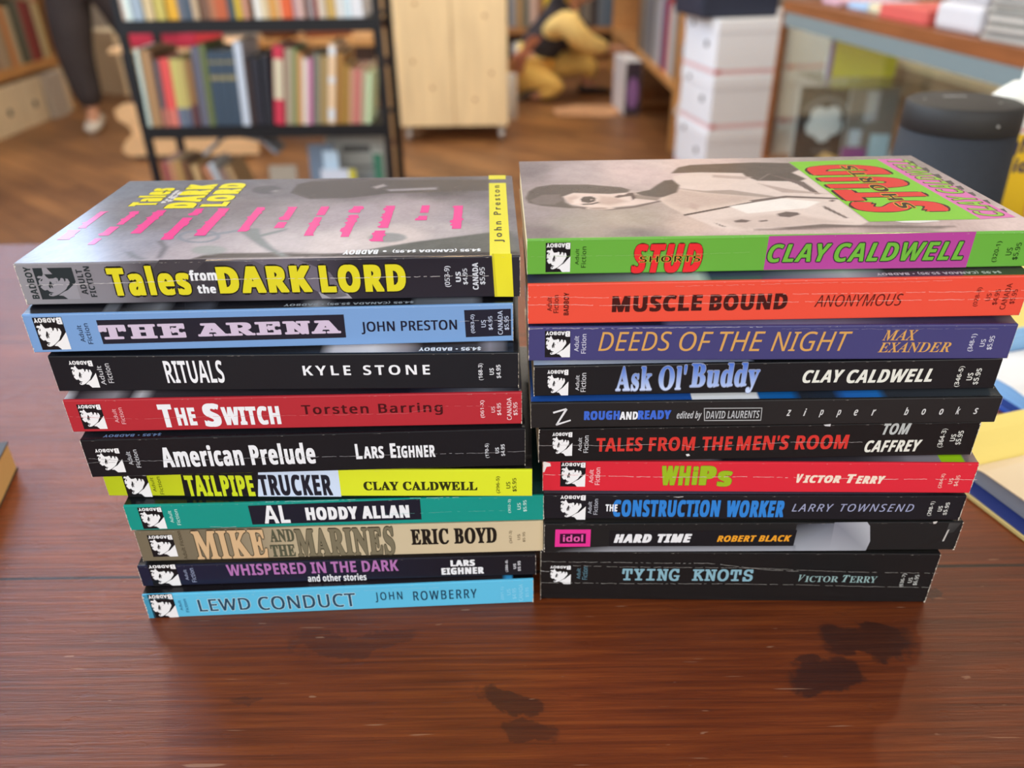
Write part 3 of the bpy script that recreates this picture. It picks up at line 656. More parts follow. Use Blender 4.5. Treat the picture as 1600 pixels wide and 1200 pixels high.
 'L1': {'pose':[-0.1752,0.26305,0.14273,0.02137,-0.00558],'L':178.69,'T':15.91,'gap':1.32,'grad':[[-1.32,[150,148,154]],[30.84,[132,129,137]],[45.39,[84,80,87]],[66.82,[58,55,62]],[87.29,[96,91,103]],[105.63,[74,70,82]],[119.47,[40,38,48]],[168.53,[36,34,44]],[179.17,[42,42,52]]],'items':[['l',[5.99,19.72,2.11,14.15],'d',[150,148,156],[42,50,54]],['t','BADBOY','S',[44,54,56],[2.76,5.3,2.41,14.65],90,0.02,3,None,0,0],['t','ADULT','S',[44,50,54],[20.81,23.03,3.78,13.41],90,0.02,3,None,0,0],['t','FICTION','S',[44,50,54],[23.71,25.93,2.74,14.54],90,0.02,3,None,0,0],['t','Tales','S',[222,212,42],[31.39,60.11,2.95,14.32],0,0.048,3,[30,28,20],0.05,0],['t','from','S',[235,237,242],[60.33,70.03,8.34,12.45],0,0.04,3,None,0,0],['t','the','S',[235,237,242],[62.16,68.75,3.43,6.86],0,0.04,3,None,0,0],['t','DARK','S',[222,212,42],[70.03,103.35,3.28,13.53],0,0.055,3,[30,28,20],0.05,0],['t','LORD','S',[222,212,42],[106.56,137.35,2.85,13.55],0,0.055,3,[30,28,20],0.05,0],['t','(053-9)','s',[210,214,224],[151.36,153.7,4.28,12.44],90,0.02,3,None,0,0],['t','$4.95','s',[210,214,224],[157.93,159.81,5.17,11.36],90,0.02,3,None,0,0],['t','$5.95','s',[210,214,224],[164.04,166.16,5.05,11.75],90,0.02,3,None,0,0],['t','US','S',[210,214,224],[155.35,157.23,6.21,10.17],90,0.02,3,None,0,0],['t','CANADA','S',[210,214,224],[161.45,163.57,3.09,13.5],90,0.02,3,None,0,0],['p',[228,219,48],[[168.61,16.8],[175.61,16.69],[176.29,0.05],[169.35,0.18]],4],['p',[205,196,44],[[168.61,16.8],[169.31,16.79],[170.3,0.16],[169.35,0.18]],5],['c',[225,220,220],[[-0.27,7.82],[12.99,7.82],[28.6,8.02],[44.29,8.23],[60.11,8.67],[78.25,8.84],[89.64,8.88],[110.25,8.52],[133.4,8.6],[147.38,8.6],[156.74,8.69],[168.51,8.48]],0.16],['p',[110,104,118],[[83.45,15.98],[99.26,15.97],[110.36,10.71],[115.74,1.46],[109.87,0.57],[98.68,7.25]],1],['p',[70,66,72],[[51.1,16.5],[67.8,16.47],[60.26,9.88],[48.63,7.17],[45.78,10.62]],1],['p',[160,156,164],[[105.36,3.16],[114.68,3.99],[117.34,0.43],[106.38,0.64]],1]],'cov':[['s',[98,98,94],[[119.09,6.53],[139.28,15.74],[166.82,24.79],[176.08,26.12],[177.95,0.38],[116.09,1.91]],1.2],['s',[52,46,46],[[112.11,5.1],[166.14,3.99],[178.16,4.22],[178.45,0.15],[102.0,2.17]],1.2],['s',[84,76,74],[[64.85,5.34],[68.76,7.49],[94.24,6.48],[110.96,4.8],[102.0,2.17],[61.49,1.61]],1.2],['s',[84,76,74],[[79.7,82.42],[80.04,96.06],[85.2,100.5],[115.56,101.38],[167.99,99.05],[167.65,81.42],[147.64,80.38],[123.69,79.36],[106.86,73.38],[89.98,72.48]],1.2],['s',[150,142,146],[[121.65,85.59],[144.34,87.78],[144.47,84.05],[123.42,82.45]],1.2],['s',[160,150,150],[[114.92,89.81],[119.34,94.17],[121.47,90.92],[117.05,86.63]],1.2],['s',[98,94,98],[[74.69,87.54],[74.74,85.25],[73.96,83.25],[72.46,81.78],[70.42,81.0],[68.08,81.0],[65.71,81.78],[63.59,83.24],[61.96,85.22],[61.02,87.49],[60.9,89.8],[61.61,91.85],[63.09,93.39],[65.17,94.23],[67.58,94.25],[70.02,93.44],[72.19,91.91],[73.81,89.86]],1.2],['s',[120,114,118],[[78.17,84.46],[78.13,83.41],[77.62,82.49],[76.69,81.81],[75.47,81.45],[74.1,81.45],[72.73,81.81],[71.54,82.49],[70.66,83.4],[70.2,84.44],[70.22,85.49],[70.71,86.42],[71.63,87.12],[72.86,87.49],[74.25,87.49],[75.64,87.13],[76.84,86.44],[77.72,85.51]],1.2],['s',[150,144,146],[[73.11,85.47],[73.13,85.12],[73.05,84.81],[72.87,84.58],[72.61,84.46],[72.32,84.46],[72.02,84.58],[71.74,84.81],[71.53,85.12],[71.4,85.47],[71.38,85.82],[71.46,86.13],[71.64,86.36],[71.9,86.48],[72.2,86.48],[72.5,86.36],[72.78,86.13],[72.99,85.82]],1.2],['s',[132,138,150],[[64.7,25.5],[64.91,23.94],[64.03,24.21],[63.86,25.52]],1.2],['s',[132,138,150],[[64.91,23.94],[64.72,22.48],[63.84,22.98],[64.03,24.21]],1.2],['s',[132,138,150],[[64.72,22.48],[64.14,21.2],[63.31,21.9],[63.84,22.98]],1.2],['s',[132,138,150],[[64.14,21.2],[63.2,20.15],[62.45,21.01],[63.31,21.9]],1.2],['s',[132,138,150],[[63.2,20.15],[61.95,19.38],[61.32,20.37],[62.45,21.01]],1.2],['s',[132,138,150],[[61.95,19.38],[60.45,18.94],[59.97,19.99],[61.32,20.37]],1.2],['s',[132,138,150],[[60.45,18.94],[58.78,18.82],[58.47,19.9],[59.97,19.99]],1.2],['s',[132,138,150],[[58.78,18.82],[57.02,19.05],[56.89,20.09],[58.47,19.9]],1.2],['s',[132,138,150],[[57.02,19.05],[55.24,19.61],[55.31,20.57],[56.89,20.09]],1.2],['s',[132,138,150],[[55.24,19.61],[53.54,20.47],[53.8,21.29],[55.31,20.57]],1.2],['s',[132,138,150],[[53.54,20.47],[51.99,21.59],[52.43,22.25],[53.8,21.29]],1.2],['s',[132,138,150],[[51.99,21.59],[50.68,22.92],[51.27,23.38],[52.43,22.25]],1.2],['s',[132,138,150],[[50.68,22.92],[49.66,24.41],[50.39,24.63],[51.27,23.38]],1.2],['s',[132,138,150],[[49.66,24.41],[48.99,25.97],[49.81,25.95],[50.39,24.63]],1.2],['s',[132,138,150],[[48.99,25.97],[48.7,27.53],[49.59,27.26],[49.81,25.95]],1.2],['s',[132,138,150],[[48.7,27.53],[48.82,29.02],[49.72,28.51],[49.59,27.26]],1.2],['s',[132,138,150],[[48.82,29.02],[49.35,30.35],[50.22,29.63],[49.72,28.51]],1.2],['s',[132,138,150],[[49.35,30.35],[50.26,31.47],[51.05,30.56],[50.22,29.63]],1.2],['s',[132,138,150],[[50.26,31.47],[51.51,32.29],[52.18,31.25],[51.05,30.56]],1.2],['s',[132,138,150],[[51.51,32.29],[53.03,32.79],[53.55,31.66],[52.18,31.25]],1.2],['s',[132,138,150],[[53.03,32.79],[54.76,32.92],[55.09,31.77],[53.55,31.66]],1.2],['s',[132,138,150],[[54.76,32.92],[56.59,32.69],[56.72,31.57],[55.09,31.77]],1.2],['s',[132,138,150],[[56.59,32.69],[58.44,32.11],[58.36,31.08],[56.72,31.57]],1.2],['s',[132,138,150],[[58.44,32.11],[60.2,31.2],[59.91,30.31],[58.36,31.08]],1.2],['s',[132,138,150],[[60.2,31.2],[61.78,30.01],[61.3,29.32],[59.91,30.31]],1.2],['s',[132,138,150],[[61.78,30.01],[63.09,28.62],[62.46,28.15],[61.3,29.32]],1.2],['s',[132,138,150],[[63.09,28.62],[64.08,27.09],[63.33,26.86],[62.46,28.15]],1.2],['s',[132,138,150],[[64.08,27.09],[64.7,25.5],[63.86,25.52],[63.33,26.86]],1.2],['s',[138,140,150],[[53.19,23.66],[56.6,26.48],[70.38,33.68],[71.19,31.34],[58.18,24.23],[53.62,22.2]],1.2],['s',[132,136,138],[[71.13,30.58],[74.41,34.36],[77.66,34.28],[79.94,27.29],[88.97,33.99],[88.92,31.64],[81.09,24.26],[88.64,11.13],[96.11,2.74],[93.09,2.87],[82.83,14.12]],1.2],['s',[158,160,160],[[71.65,10.4],[71.67,8.78],[70.92,7.41],[69.49,6.43],[67.56,5.96],[65.36,6.05],[63.13,6.68],[61.15,7.79],[59.64,9.25],[58.78,10.89],[58.69,12.51],[59.39,13.93],[60.8,14.95],[62.76,15.46],[65.02,15.38],[67.31,14.72],[69.33,13.56],[70.83,12.06]],1.2],['s',[124,120,128],[[42.44,21.13],[44.28,22.5],[49.07,14.64],[50.46,3.36],[48.7,3.43],[47.01,14.03]],1.2],['s',[128,128,136],[[35.19,9.8],[37.17,10.38],[41.0,5.67],[45.4,2.93],[43.22,1.77],[38.6,5.13]],1.2],['s',[152,150,150],[[136.41,21.06],[136.09,19.27],[134.96,17.74],[133.15,16.64],[130.89,16.11],[128.44,16.19],[126.09,16.88],[124.1,18.09],[122.72,19.7],[122.1,21.51],[122.34,23.31],[123.42,24.89],[125.22,26.04],[127.52,26.62],[130.04,26.54],[132.46,25.83],[134.48,24.56],[135.85,22.9]],1.2],['p',[228,219,48],[[167.87,92.83],[175.58,92.87],[175.31,0.42],[167.84,0.58]],4],['p',[228,219,48],[[167.8,106.05],[175.74,105.91],[175.68,99.12],[167.76,99.05]],4],['t','John Preston','b',[74,68,14],[169.61,173.54,13.97,88.98],90,0.03,6,None,0,1.5],['t','Tales','S',[242,228,40],[13.82,25.81,65.52,92.4],90,0.08,3,[70,60,20],0.03,0],['t','from','S',[225,222,222],[26.67,28.75,69.05,88.37],90,0.06,3,None,0,0],['t','the','S',[225,222,222],[28.67,30.76,70.89,86.36],90,0.06,3,None,0,0],['t','DARK','S',[242,228,40],[30.58,43.2,61.8,97.75],90,0.08,3,[70,60,20],0.03,0],['t','LORD','S',[242,228,40],[45.02,56.58,63.44,98.97],90,0.08,3,[70,60,20],0.03,0],['t','$4.95 (CANADA $4.95)','S',[235,237,242],[132.59,164.61,4.62,8.2],180,0.04,4,None,0,0],['t','BADBOY','S',[235,237,242],[114.92,127.4,3.63,8.19],180,0.04,4,None,0,0],['p',[235,237,242],[[130.49,6.43],[130.4,5.9],[130.06,5.59],[129.61,5.61],[129.21,5.95],[129.02,6.48],[129.12,7.01],[129.46,7.32],[129.91,7.31],[130.31,6.96]],4],['p',[236,72,150],[[3.68,24.5],[3.71,26.33],[3.54,28.17],[3.73,30.0],[3.79,31.83],[3.54,33.67],[2.68,35.5],[7.91,35.5],[7.92,33.67],[7.97,31.83],[7.96,30.0],[8.75,28.17],[7.96,26.33],[8.61,24.5]],4],['p',[236,72,150],[[5.82,37.6],[5.64,39.22],[5.8,40.85],[5.85,42.47],[4.56,44.1],[5.78,45.72],[5.72,47.34],[5.66,48.97],[5.79,50.59],[5.78,52.21],[5.78,53.84],[5.67,55.46],[5.83,57.09],[5.72,58.71],[9.38,58.71],[8.57,57.09],[8.47,55.46],[8.61,53.84],[8.47,52.21],[8.6,50.59],[8.57,48.97],[8.53,47.34],[8.57,45.72],[8.54,44.1],[8.55,42.47],[8.57,40.85],[8.53,39.22],[9.28,37.6]],4],['p',[236,72,150],[[17.89,18.49],[17.7,20.17],[17.86,21.84],[17.83,23.52],[17.71,25.2],[20.45,25.2],[20.56,23.52],[20.39,21.84],[20.45,20.17],[20.4,18.49]],4],['p',[236,72,150],[[17.97,28.35],[16.85,30.12],[17.99,31.88],[17.91,33.64],[17.82,35.41],[17.87,37.17],[17.88,38.94],[21.56,38.94],[21.64,37.17],[21.61,35.41],[21.49,33.64],[21.58,31.88],[21.58,30.12],[21.67,28.35]],4],['p',[236,72,150],[[19.21,41.14],[19.37,42.88],[19.16,44.61],[19.35,46.35],[18.19,48.09],[19.34,49.83],[19.18,51.56],[19.33,53.3],[19.38,55.04],[18.18,56.77],[19.27,58.51],[22.11,58.51],[22.23,56.77],[23.03,55.04],[22.09,53.3],[22.85,51.56],[22.16,49.83],[22.22,48.09],[22.17,46.35],[22.09,44.61],[22.04,42.88],[22.16,41.14]],4],['p',[236,72,150],[[29.04,30.23],[28.97,31.84],[29.04,33.46],[29.06,35.08],[29.11,36.69],[29.16,38.3],[27.9,39.92],[28.99,41.53],[29.14,43.15],[29.06,44.77],[29.05,46.38],[29.21,48.0],[27.89,49.61],[29.19,51.22],[29.01,52.84],[29.03,54.45],[27.96,56.07],[29.21,57.69],[29.12,59.3],[32.99,59.3],[33.09,57.69],[33.17,56.07],[33.12,54.45],[33.94,52.84],[33.05,51.22],[33.07,49.61],[33.82,48.0],[32.99,46.38],[33.01,44.77],[33.11,43.15],[33.01,41.53],[33.03,39.92],[32.98,38.3],[33.14,36.69],[32.99,35.08],[33.1,33.46],[33.16,31.84],[32.99,30.23]],4],['p',[236,72,150],[[43.33,22.53],[43.17,24.18],[43.2,25.83],[43.16,27.47],[42.23,29.12],[43.19,30.77],[43.18,32.41],[43.25,34.06],[43.36,35.71],[43.27,37.36],[43.25,39.01],[43.3,40.65],[43.24,42.3],[43.23,43.95],[43.19,45.59],[43.15,47.24],[43.13,48.89],[47.14,48.89],[47.26,47.24],[47.29,45.59],[47.14,43.95],[47.98,42.3],[47.92,40.65],[47.96,39.01],[47.12,37.36],[47.3,35.71],[47.12,34.06],[47.2,32.41],[47.29,30.77],[47.24,29.12],[47.26,27.47],[47.13,25.83],[48.03,24.18],[47.24,22.53]],4],['p',[236,72,150],[[44.77,51.65],[43.55,53.48],[44.66,55.31],[44.78,57.13],[44.73,58.96],[44.78,60.79],[48.17,60.79],[48.15,58.96],[48.18,57.13],[48.9,55.31],[48.15,53.48],[48.05,51.65]],4],['p',[236,72,150],[[54.6,26.54],[54.5,28.17],[54.56,29.8],[54.56,31.43],[53.44,33.06],[54.54,34.69],[54.67,36.32],[54.56,37.95],[54.56,39.58],[54.68,41.21],[53.58,42.84],[54.63,44.46],[54.59,46.09],[54.56,47.72],[54.53,49.35],[54.67,50.98],[54.59,52.61],[54.53,54.24],[54.58,55.87],[54.64,57.5],[54.51,59.13],[53.48,60.76],[58.8,60.76],[58.9,59.13],[58.98,57.5],[58.98,55.87],[58.97,54.24],[58.97,52.61],[59.74,50.98],[58.89,49.35],[58.98,47.72],[58.96,46.09],[58.9,44.46],[58.85,42.84],[58.83,41.21],[58.89,39.58],[58.95,37.95],[58.82,36.32],[58.87,34.69],[58.85,33.06],[58.86,31.43],[58.82,29.8],[58.99,28.17],[58.94,26.54]],4],['p',[236,72,150],[[69.92,30.61],[70.02,32.23],[70.08,33.86],[70.11,35.48],[70.04,37.1],[69.92,38.73],[70.07,40.35],[69.96,41.98],[69.92,43.6],[70.01,45.22],[70.05,46.85],[68.93,48.47],[70.11,50.09],[70.03,51.72],[69.98,53.34],[69.99,54.97],[70.02,56.59],[70.06,58.21],[70.1,59.84],[69.98,61.46],[73.46,61.46],[73.42,59.84],[74.26,58.21],[73.48,56.59],[73.43,54.97],[74.25,53.34],[73.43,51.72],[73.49,50.09],[73.49,48.47],[73.39,46.85],[73.58,45.22],[73.46,43.6],[73.45,41.98],[73.4,40.35],[73.53,38.73],[73.42,37.1],[73.51,35.48],[74.22,33.86],[74.21,32.23],[73.42,30.61]],4],['p',[236,72,150],[[83.19,34.14],[83.3,35.95],[83.3,37.77],[83.41,39.58],[83.36,41.39],[87.01,41.39],[87.06,39.58],[87.01,37.77],[87.08,35.95],[87.14,34.14]],4],['p',[236,72,150],[[83.56,43.83],[82.62,45.57],[82.41,47.32],[83.69,49.06],[83.66,50.81],[83.51,52.55],[83.59,54.29],[83.58,56.04],[83.64,57.78],[83.53,59.53],[82.5,61.27],[87.08,61.27],[86.95,59.53],[86.95,57.78],[86.92,56.04],[87.05,54.29],[86.96,52.55],[87.06,50.81],[86.99,49.06],[87.0,47.32],[87.01,45.57],[87.1,43.83]],4],['p',[236,72,150],[[96.9,24.54],[96.88,26.14],[96.85,27.75],[96.72,29.35],[96.82,30.96],[96.88,32.56],[96.73,34.17],[96.91,35.77],[96.84,37.38],[95.76,38.98],[96.77,40.59],[96.94,42.19],[96.81,43.8],[96.89,45.41],[96.81,47.01],[99.99,47.01],[99.99,45.41],[100.13,43.8],[100.08,42.19],[100.1,40.59],[99.98,38.98],[100.91,37.38],[100.11,35.77],[100.03,34.17],[100.08,32.56],[100.13,30.96],[100.07,29.35],[100.03,27.75],[100.15,26.14],[100.92,24.54]],4],['p',[236,72,150],[[96.94,49.51],[96.95,51.17],[97.05,52.82],[96.83,54.48],[96.9,56.14],[97.03,57.8],[96.89,59.45],[97.02,61.11],[100.38,61.11],[100.49,59.45],[100.49,57.8],[100.53,56.14],[100.44,54.48],[100.43,52.82],[100.52,51.17],[100.37,49.51]],4],['p',[236,72,150],[[111.11,22.61],[111.16,24.28],[111.13,25.95],[111.07,27.62],[109.88,29.29],[109.83,30.96],[109.91,32.63],[110.91,34.3],[110.91,35.98],[111.14,37.65],[110.02,39.32],[111.11,40.99],[110.92,42.66],[109.81,44.33],[111.05,46.0],[110.04,47.67],[111.09,49.34],[114.31,49.34],[114.25,47.67],[115.2,46.0],[114.23,44.33],[114.39,42.66],[115.06,40.99],[114.26,39.32],[114.4,37.65],[114.34,35.98],[114.24,34.3],[114.3,32.63],[114.35,30.96],[114.31,29.29],[114.31,27.62],[114.34,25.95],[114.25,24.28],[114.39,22.61]],4],['p',[236,72,150],[[110.69,51.91],[109.37,53.72],[109.38,55.53],[110.48,57.34],[110.68,59.15],[110.65,60.96],[114.44,60.96],[115.21,59.15],[115.3,57.34],[114.36,55.53],[114.41,53.72],[114.45,51.91]],4],['p',[236,72,150],[[123.51,17.02],[122.4,18.76],[123.54,20.5],[123.49,22.24],[123.34,23.97],[122.46,25.71],[123.47,27.45],[123.39,29.19],[127.46,29.19],[127.57,27.45],[127.48,25.71],[128.38,23.97],[127.42,22.24],[127.48,20.5],[127.57,18.76],[128.26,17.02]],4],['p',[236,72,150],[[124.86,32.3],[123.56,33.98],[124.79,35.66],[124.69,37.33],[123.53,39.01],[124.64,40.69],[124.86,42.37],[124.71,44.05],[123.57,45.73],[124.76,47.4],[123.55,49.08],[124.7,50.76],[124.85,52.44],[124.66,54.12],[123.55,55.8],[123.68,57.47],[124.76,59.15],[123.65,60.83],[128.16,60.83],[128.17,59.15],[128.3,57.47],[128.26,55.8],[128.13,54.12],[128.1,52.44],[128.1,50.76],[128.24,49.08],[128.13,47.4],[128.29,45.73],[128.16,44.05],[128.16,42.37],[128.28,40.69],[128.22,39.01],[128.15,37.33],[128.16,35.66],[128.1,33.98],[128.29,32.3]],4],['p',[236,72,150],[[137.93,41.02],[137.96,42.89],[139.04,44.75],[139.12,46.62],[142.67,46.62],[142.57,44.75],[142.72,42.89],[142.67,41.02]],4],['p',[236,72,150],[[139.38,50.58],[139.24,52.26],[139.45,53.94],[139.28,55.61],[139.31,57.29],[139.44,58.97],[139.38,60.65],[142.73,60.65],[142.76,58.97],[142.8,57.29],[142.8,55.61],[142.75,53.94],[142.73,52.26],[142.73,50.58]],4],['p',[236,72,150],[[153.14,29.95],[153.18,31.59],[153.34,33.24],[152.16,34.88],[153.16,36.53],[152.04,38.17],[152.02,39.82],[153.21,41.47],[153.17,43.11],[153.26,44.75],[153.27,46.4],[153.2,48.05],[153.28,49.69],[153.24,51.34],[153.14,52.98],[153.24,54.62],[153.25,56.27],[152.25,57.92],[153.2,59.56],[156.81,59.56],[156.78,57.92],[156.87,56.27],[156.77,54.62],[156.74,52.98],[156.83,51.34],[156.84,49.69],[156.71,48.05],[156.8,46.4],[156.68,44.75],[156.74,43.11],[157.65,41.47],[156.75,39.82],[156.84,38.17],[156.72,36.53],[156.77,34.88],[156.85,33.24],[156.77,31.59],[156.71,29.95]],4]],'cgrid':[[[9.17,95.5],[123,128,139]],[[42.5,95.76],[110,108,117]],[[73.4,85.47],[119,114,119]],[[105.02,87.65],[88,79,79]],[[147.49,85.65],[88,81,84]],[[172.46,85.7],[108,103,110]],[[134.13,56.07],[176,161,165]],[[110.19,47.56],[170,157,164]],[[87.31,56.68],[154,143,147]],[[63.89,66.01],[128,119,123]],[[42.75,48.75],[130,123,128]],[[18.07,49.18],[123,119,123]],[[10.7,26.4],[134,132,141]],[[36.07,18.54],[154,152,165]],[[61.07,10.8],[180,169,176]],[[88.21,13.23],[196,185,189]],[[111.82,15.95],[209,196,196]],[[133.73,22.67],[209,194,191]],[[154.46,29.92],[185,174,176]],[[159.86,42.31],[165,154,161]],[[172.74,10.17],[84,86,90]],[[174.13,46.43],[119,114,121]],[[4.27,6.56],[143,141,145]]]},
 'R10': {'pose':[0.01134,0.25637,2e-05,-0.03046,-0.00017],'L':168.85,'T':27.98,'gap':0.0,'grad':[[0,[25,24,25]],[168.8485586838749,[25,24,25]]],'items':[['l',[3.79,13.17,9.09,19.95],'n',[238,238,240],[22,22,26]],['t','Adult','s',[92,130,146],[15.63,17.32,12.24,18.42],90,0.012,3,None,0,0],['t','Fiction','s',[92,130,146],[18.09,20.39,11.87,19.43],90,0.012,3,None,0,0],['t','TYING','m',[132,174,190],[35.41,60.37,11.45,18.55],0,0.03,3,None,0,0],['t','KNOTS','m',[132,174,190],[65.82,91.94,11.49,18.52],0,0.03,3,None,0,0],['t','V','U',[140,168,168],[111.66,114.31,11.77,15.66],0,0.01,3,None,0,0],['t','ICTOR','T',[140,168,168],[114.64,128.74,11.52,15.02],0,-0.0,3,None,0,0],['t','T','U',[140,168,168],[130.47,133.54,11.66,15.68],0,0.01,3,None,0,0],['t','ERRY','T',[140,168,168],[133.76,145.28,11.4,15.04],0,0,3,None,0,0],['t','(636-7)','s',[190,190,186],[155.54,157.51,8.94,16.82],90,0.02,3,None,0,0],['t','US','s',[190,190,186],[158.72,160.43,11.51,14.51],90,0.02,3,None,0,0],['t','$6.95','s',[190,190,186],[161.13,163.08,10.12,16.17],90,0.02,3,None,0,0],['c',[160,156,152],[[0.0,22.48],[10.87,22.14],[29.09,22.22],[49.72,21.93],[72.46,22.05],[97.58,18.48],[111.0,17.86]],0.22],['c',[225,220,220],[[0.0,16.9],[3.78,16.53]],0.14],['c',[170,165,160],[[13.98,20.19],[35.18,19.54],[92.03,19.55],[110.89,18.59],[134.3,17.7],[170.04,17.32]],0.16],['c',[160,156,152],[[0.0,9.99],[17.3,10.03],[35.67,9.89],[62.25,10.08],[84.95,10.22],[112.24,10.06],[138.47,9.36],[156.14,9.1],[169.61,9.15]],0.2]],'cov':[],'cgrad':[[0.0,[30,30,30]],[168.85,[32,30,28]]]},
 'R9': {'pose':[0.01259,0.2545,0.02925,-0.00971,-0.00288],'L':173.47,'T':15.28,'gap':1.01,'grad':[[0,[30,30,31]],[173.47127626476373,[30,30,31]]],'items':[['q',[[[5.03,-0.01],[60,60,64]],[[27.51,-0.06],[150,152,160]],[[27.46,2.93],[96,98,104]],[[8.58,1.87],[30,30,31]]],1],['q',[[[27.51,-0.06],[150,152,160]],[[106.5,-0.07],[158,162,172]],[[106.11,3.19],[120,124,134]],[[27.46,2.93],[96,98,104]]],1],['q',[[[105.44,-0.07],[158,162,172]],[[121.03,-0.1],[164,166,176]],[[120.25,14.81],[96,100,112]],[[104.75,14.62],[34,36,42]]],1],['q',[[[121.03,-0.1],[164,166,176]],[[136.36,-0.1],[150,152,160]],[[137.09,5.0],[172,174,184]],[[135.25,13.3],[176,178,186]],[[133.65,15.43],[168,170,178]],[[120.18,15.33],[120,122,134]]],1],['p',[24,24,29],[[27.32,11.4],[105.41,11.31],[105.25,2.66],[27.46,2.93]],2],['p',[226,52,146],[[4.66,12.24],[19.44,12.19],[19.5,2.85],[4.54,2.79]],1],['p',[58,12,46],[[6.61,9.97],[17.52,10.01],[17.54,4.61],[6.56,4.58]],2],['t','idol','s',[224,92,166],[7.9,16.35,5.6,9.42],0,0.04,3,None,0,0],['t','HARD TIME','I',[232,232,236],[29.39,61.94,4.93,9.52],0,0.06,3,[150,150,160],0.02,0],['t','ROBERT BLACK','I',[230,156,42],[72.67,103.69,5.16,8.59],0,0.03,3,None,0,0],['p',[205,200,196],[[160.78,15.42],[162.69,15.66],[162.21,14.4],[161.26,14.24]],2],['p',[190,186,182],[[168.03,10.98],[168.7,11.31],[168.03,4.85],[167.29,4.86]],2],['q',[[[167.77,14.67],[70,70,70]],[[172.64,14.63],[58,58,58]],[[170.76,9.61],[44,44,44]],[[167.7,8.95],[54,54,54]]],1]],'cov':[],'cgrad':[[0.0,[44,42,40]],[173.82,[40,38,36]]]},
 'R8': {'pose':[0.01234,0.25643,0.04561,-0.02463,-0.00126],'L':170.95,'T':12.62,'gap':1.22,'grad':[[0,[26,26,32]],[170.9481605578801,[26,26,32]]],'items':[['l',[6.47,17.34,-0.28,12.64],'n',[238,238,240],[22,22,26]],['t','Adult','s',[184,188,200],[18.24,19.8,2.93,9.2],90,0.012,3,None,0,0],['t','Fiction','s',[184,188,200],[20.59,22.33,2.41,10.59],90,0.012,3,None,0,0],['t','THE','S',[235,237,242],[25.48,30.37,4.2,7.85],0,0.03,6,None,0,0],['t','CONSTRUCTION','S',[48,128,210],[28.58,72.44,1.35,10.22],0,0.055,3,None,0,0],['t','WORKER','S',[48,128,210],[75.08,98.86,1.27,10.08],0,0.055,3,None,0,0],['t','LARRY','i',[156,160,192],[101.91,118.5,4.41,8.3],0,0.005,3,None,0,1.2],['t','TOWNSEND','i',[156,160,192],[121.44,151.18,4.43,8.39],0,0.005,3,None,0,1.2],['t','(298-1)','S',[204,204,200],[157.33,159.33,2.28,9.79],90,0,3,None,0,0],['t','US','S',[204,204,200],[161.07,162.81,4.65,7.48],90,0,3,None,0,0],['t','$5.95','S',[204,204,200],[163.55,165.42,2.82,9.31],90,0,3,None,0,0],['c',[225,220,220],[[52.86,12.04],[54.72,11.7],[56.83,12.05]],0.3]],'cov':[],'cgrad':[[0.0,[80,76,86]],[40.86,[92,90,112]],[67.34,[86,86,110]],[144.16,[70,66,80]],[164.01,[40,36,40]],[170.9,[60,56,56]]]},
 'R7': {'pose':[0.01189,0.25741,0.05949,-0.0305,-0.00063],'L':171.84,'T':14.77,'gap':1.32,'grad':[[0,[216,42,58]],[171.84335210484872,[216,42,58]]],'items':[['l',[7.1,17.22,2.31,14.48],'w',[238,238,240],[22,22,26]],['t','Adult','s',[240,196,200],[18.69,20.43,4.23,10.89],90,0.012,3,None,0,0],['t','Fiction','s',[240,196,200],[21.1,23.11,3.24,11.89],90,0.012,3,None,0,0],['t','WH','S',[154,184,34],[47.65,59.16,3.33,12.85],0,0.06,3,[110,120,30],0.02,0],['t','i','S',[154,184,34],[60.2,62.28,3.56,12.72],0,0.06,3,[110,120,30],0.02,0],['t','P','S',[154,184,34],[63.06,69.54,3.44,12.91],0,0.06,3,[110,120,30],0.02,0],['t','s','S',[154,184,34],[70.38,76.05,2.83,10.52],0,0.05,3,[110,120,30],0.02,0],['t','V','I',[242,222,204],[101.77,104.29,4.87,9.23],0,0.04,3,None,0,0],['t','ICTOR','I',[242,222,204],[104.56,119.33,4.85,8.64],0,0.05,3,None,0,0],['t','T','I',[242,222,204],[121.78,125.26,4.84,9.26],0,0.04,3,None,0,0],['t','ERRY','I',[242,222,204],[125.56,136.9,4.61,8.45],0,0.05,3,None,0,0],['t','(284-X)','s',[236,190,180],[158.61,160.3,2.61,9.72],90,0.02,3,None,0,0],['t','US','s',[236,190,180],[162.23,163.79,4.7,7.55],90,0.02,3,None,0,0],['t','$4.95','s',[236,190,180],[164.61,166.41,3.61,8.98],90,0.02,3,None,0,0],['c',[240,196,196],[[0.58,8.45],[14.12,8.2],[35.51,7.67],[56.58,7.48],[77.27,7.94],[92.61,7.72],[112.79,7.37],[135.12,7.04],[152.18,7.16],[173.11,6.99]],0.22],['p',[236,226,224],[[0.27,14.77],[2.94,13.95],[3.3,12.47],[1.53,12.13],[0.62,9.46],[0.07,9.46]],2]],'cov':[],'cgrad':[[0.0,[216,60,70]],[40.74,[150,60,66]],[66.67,[126,116,126]],[71.8,[40,36,44]],[124.38,[60,56,62]],[141.42,[108,102,112]],[145.04,[130,124,134]],[157.27,[136,130,138]],[157.75,[156,204,28]],[166.31,[156,204,28]],[167.25,[120,106,110]],[171.74,[150,130,126]]]},
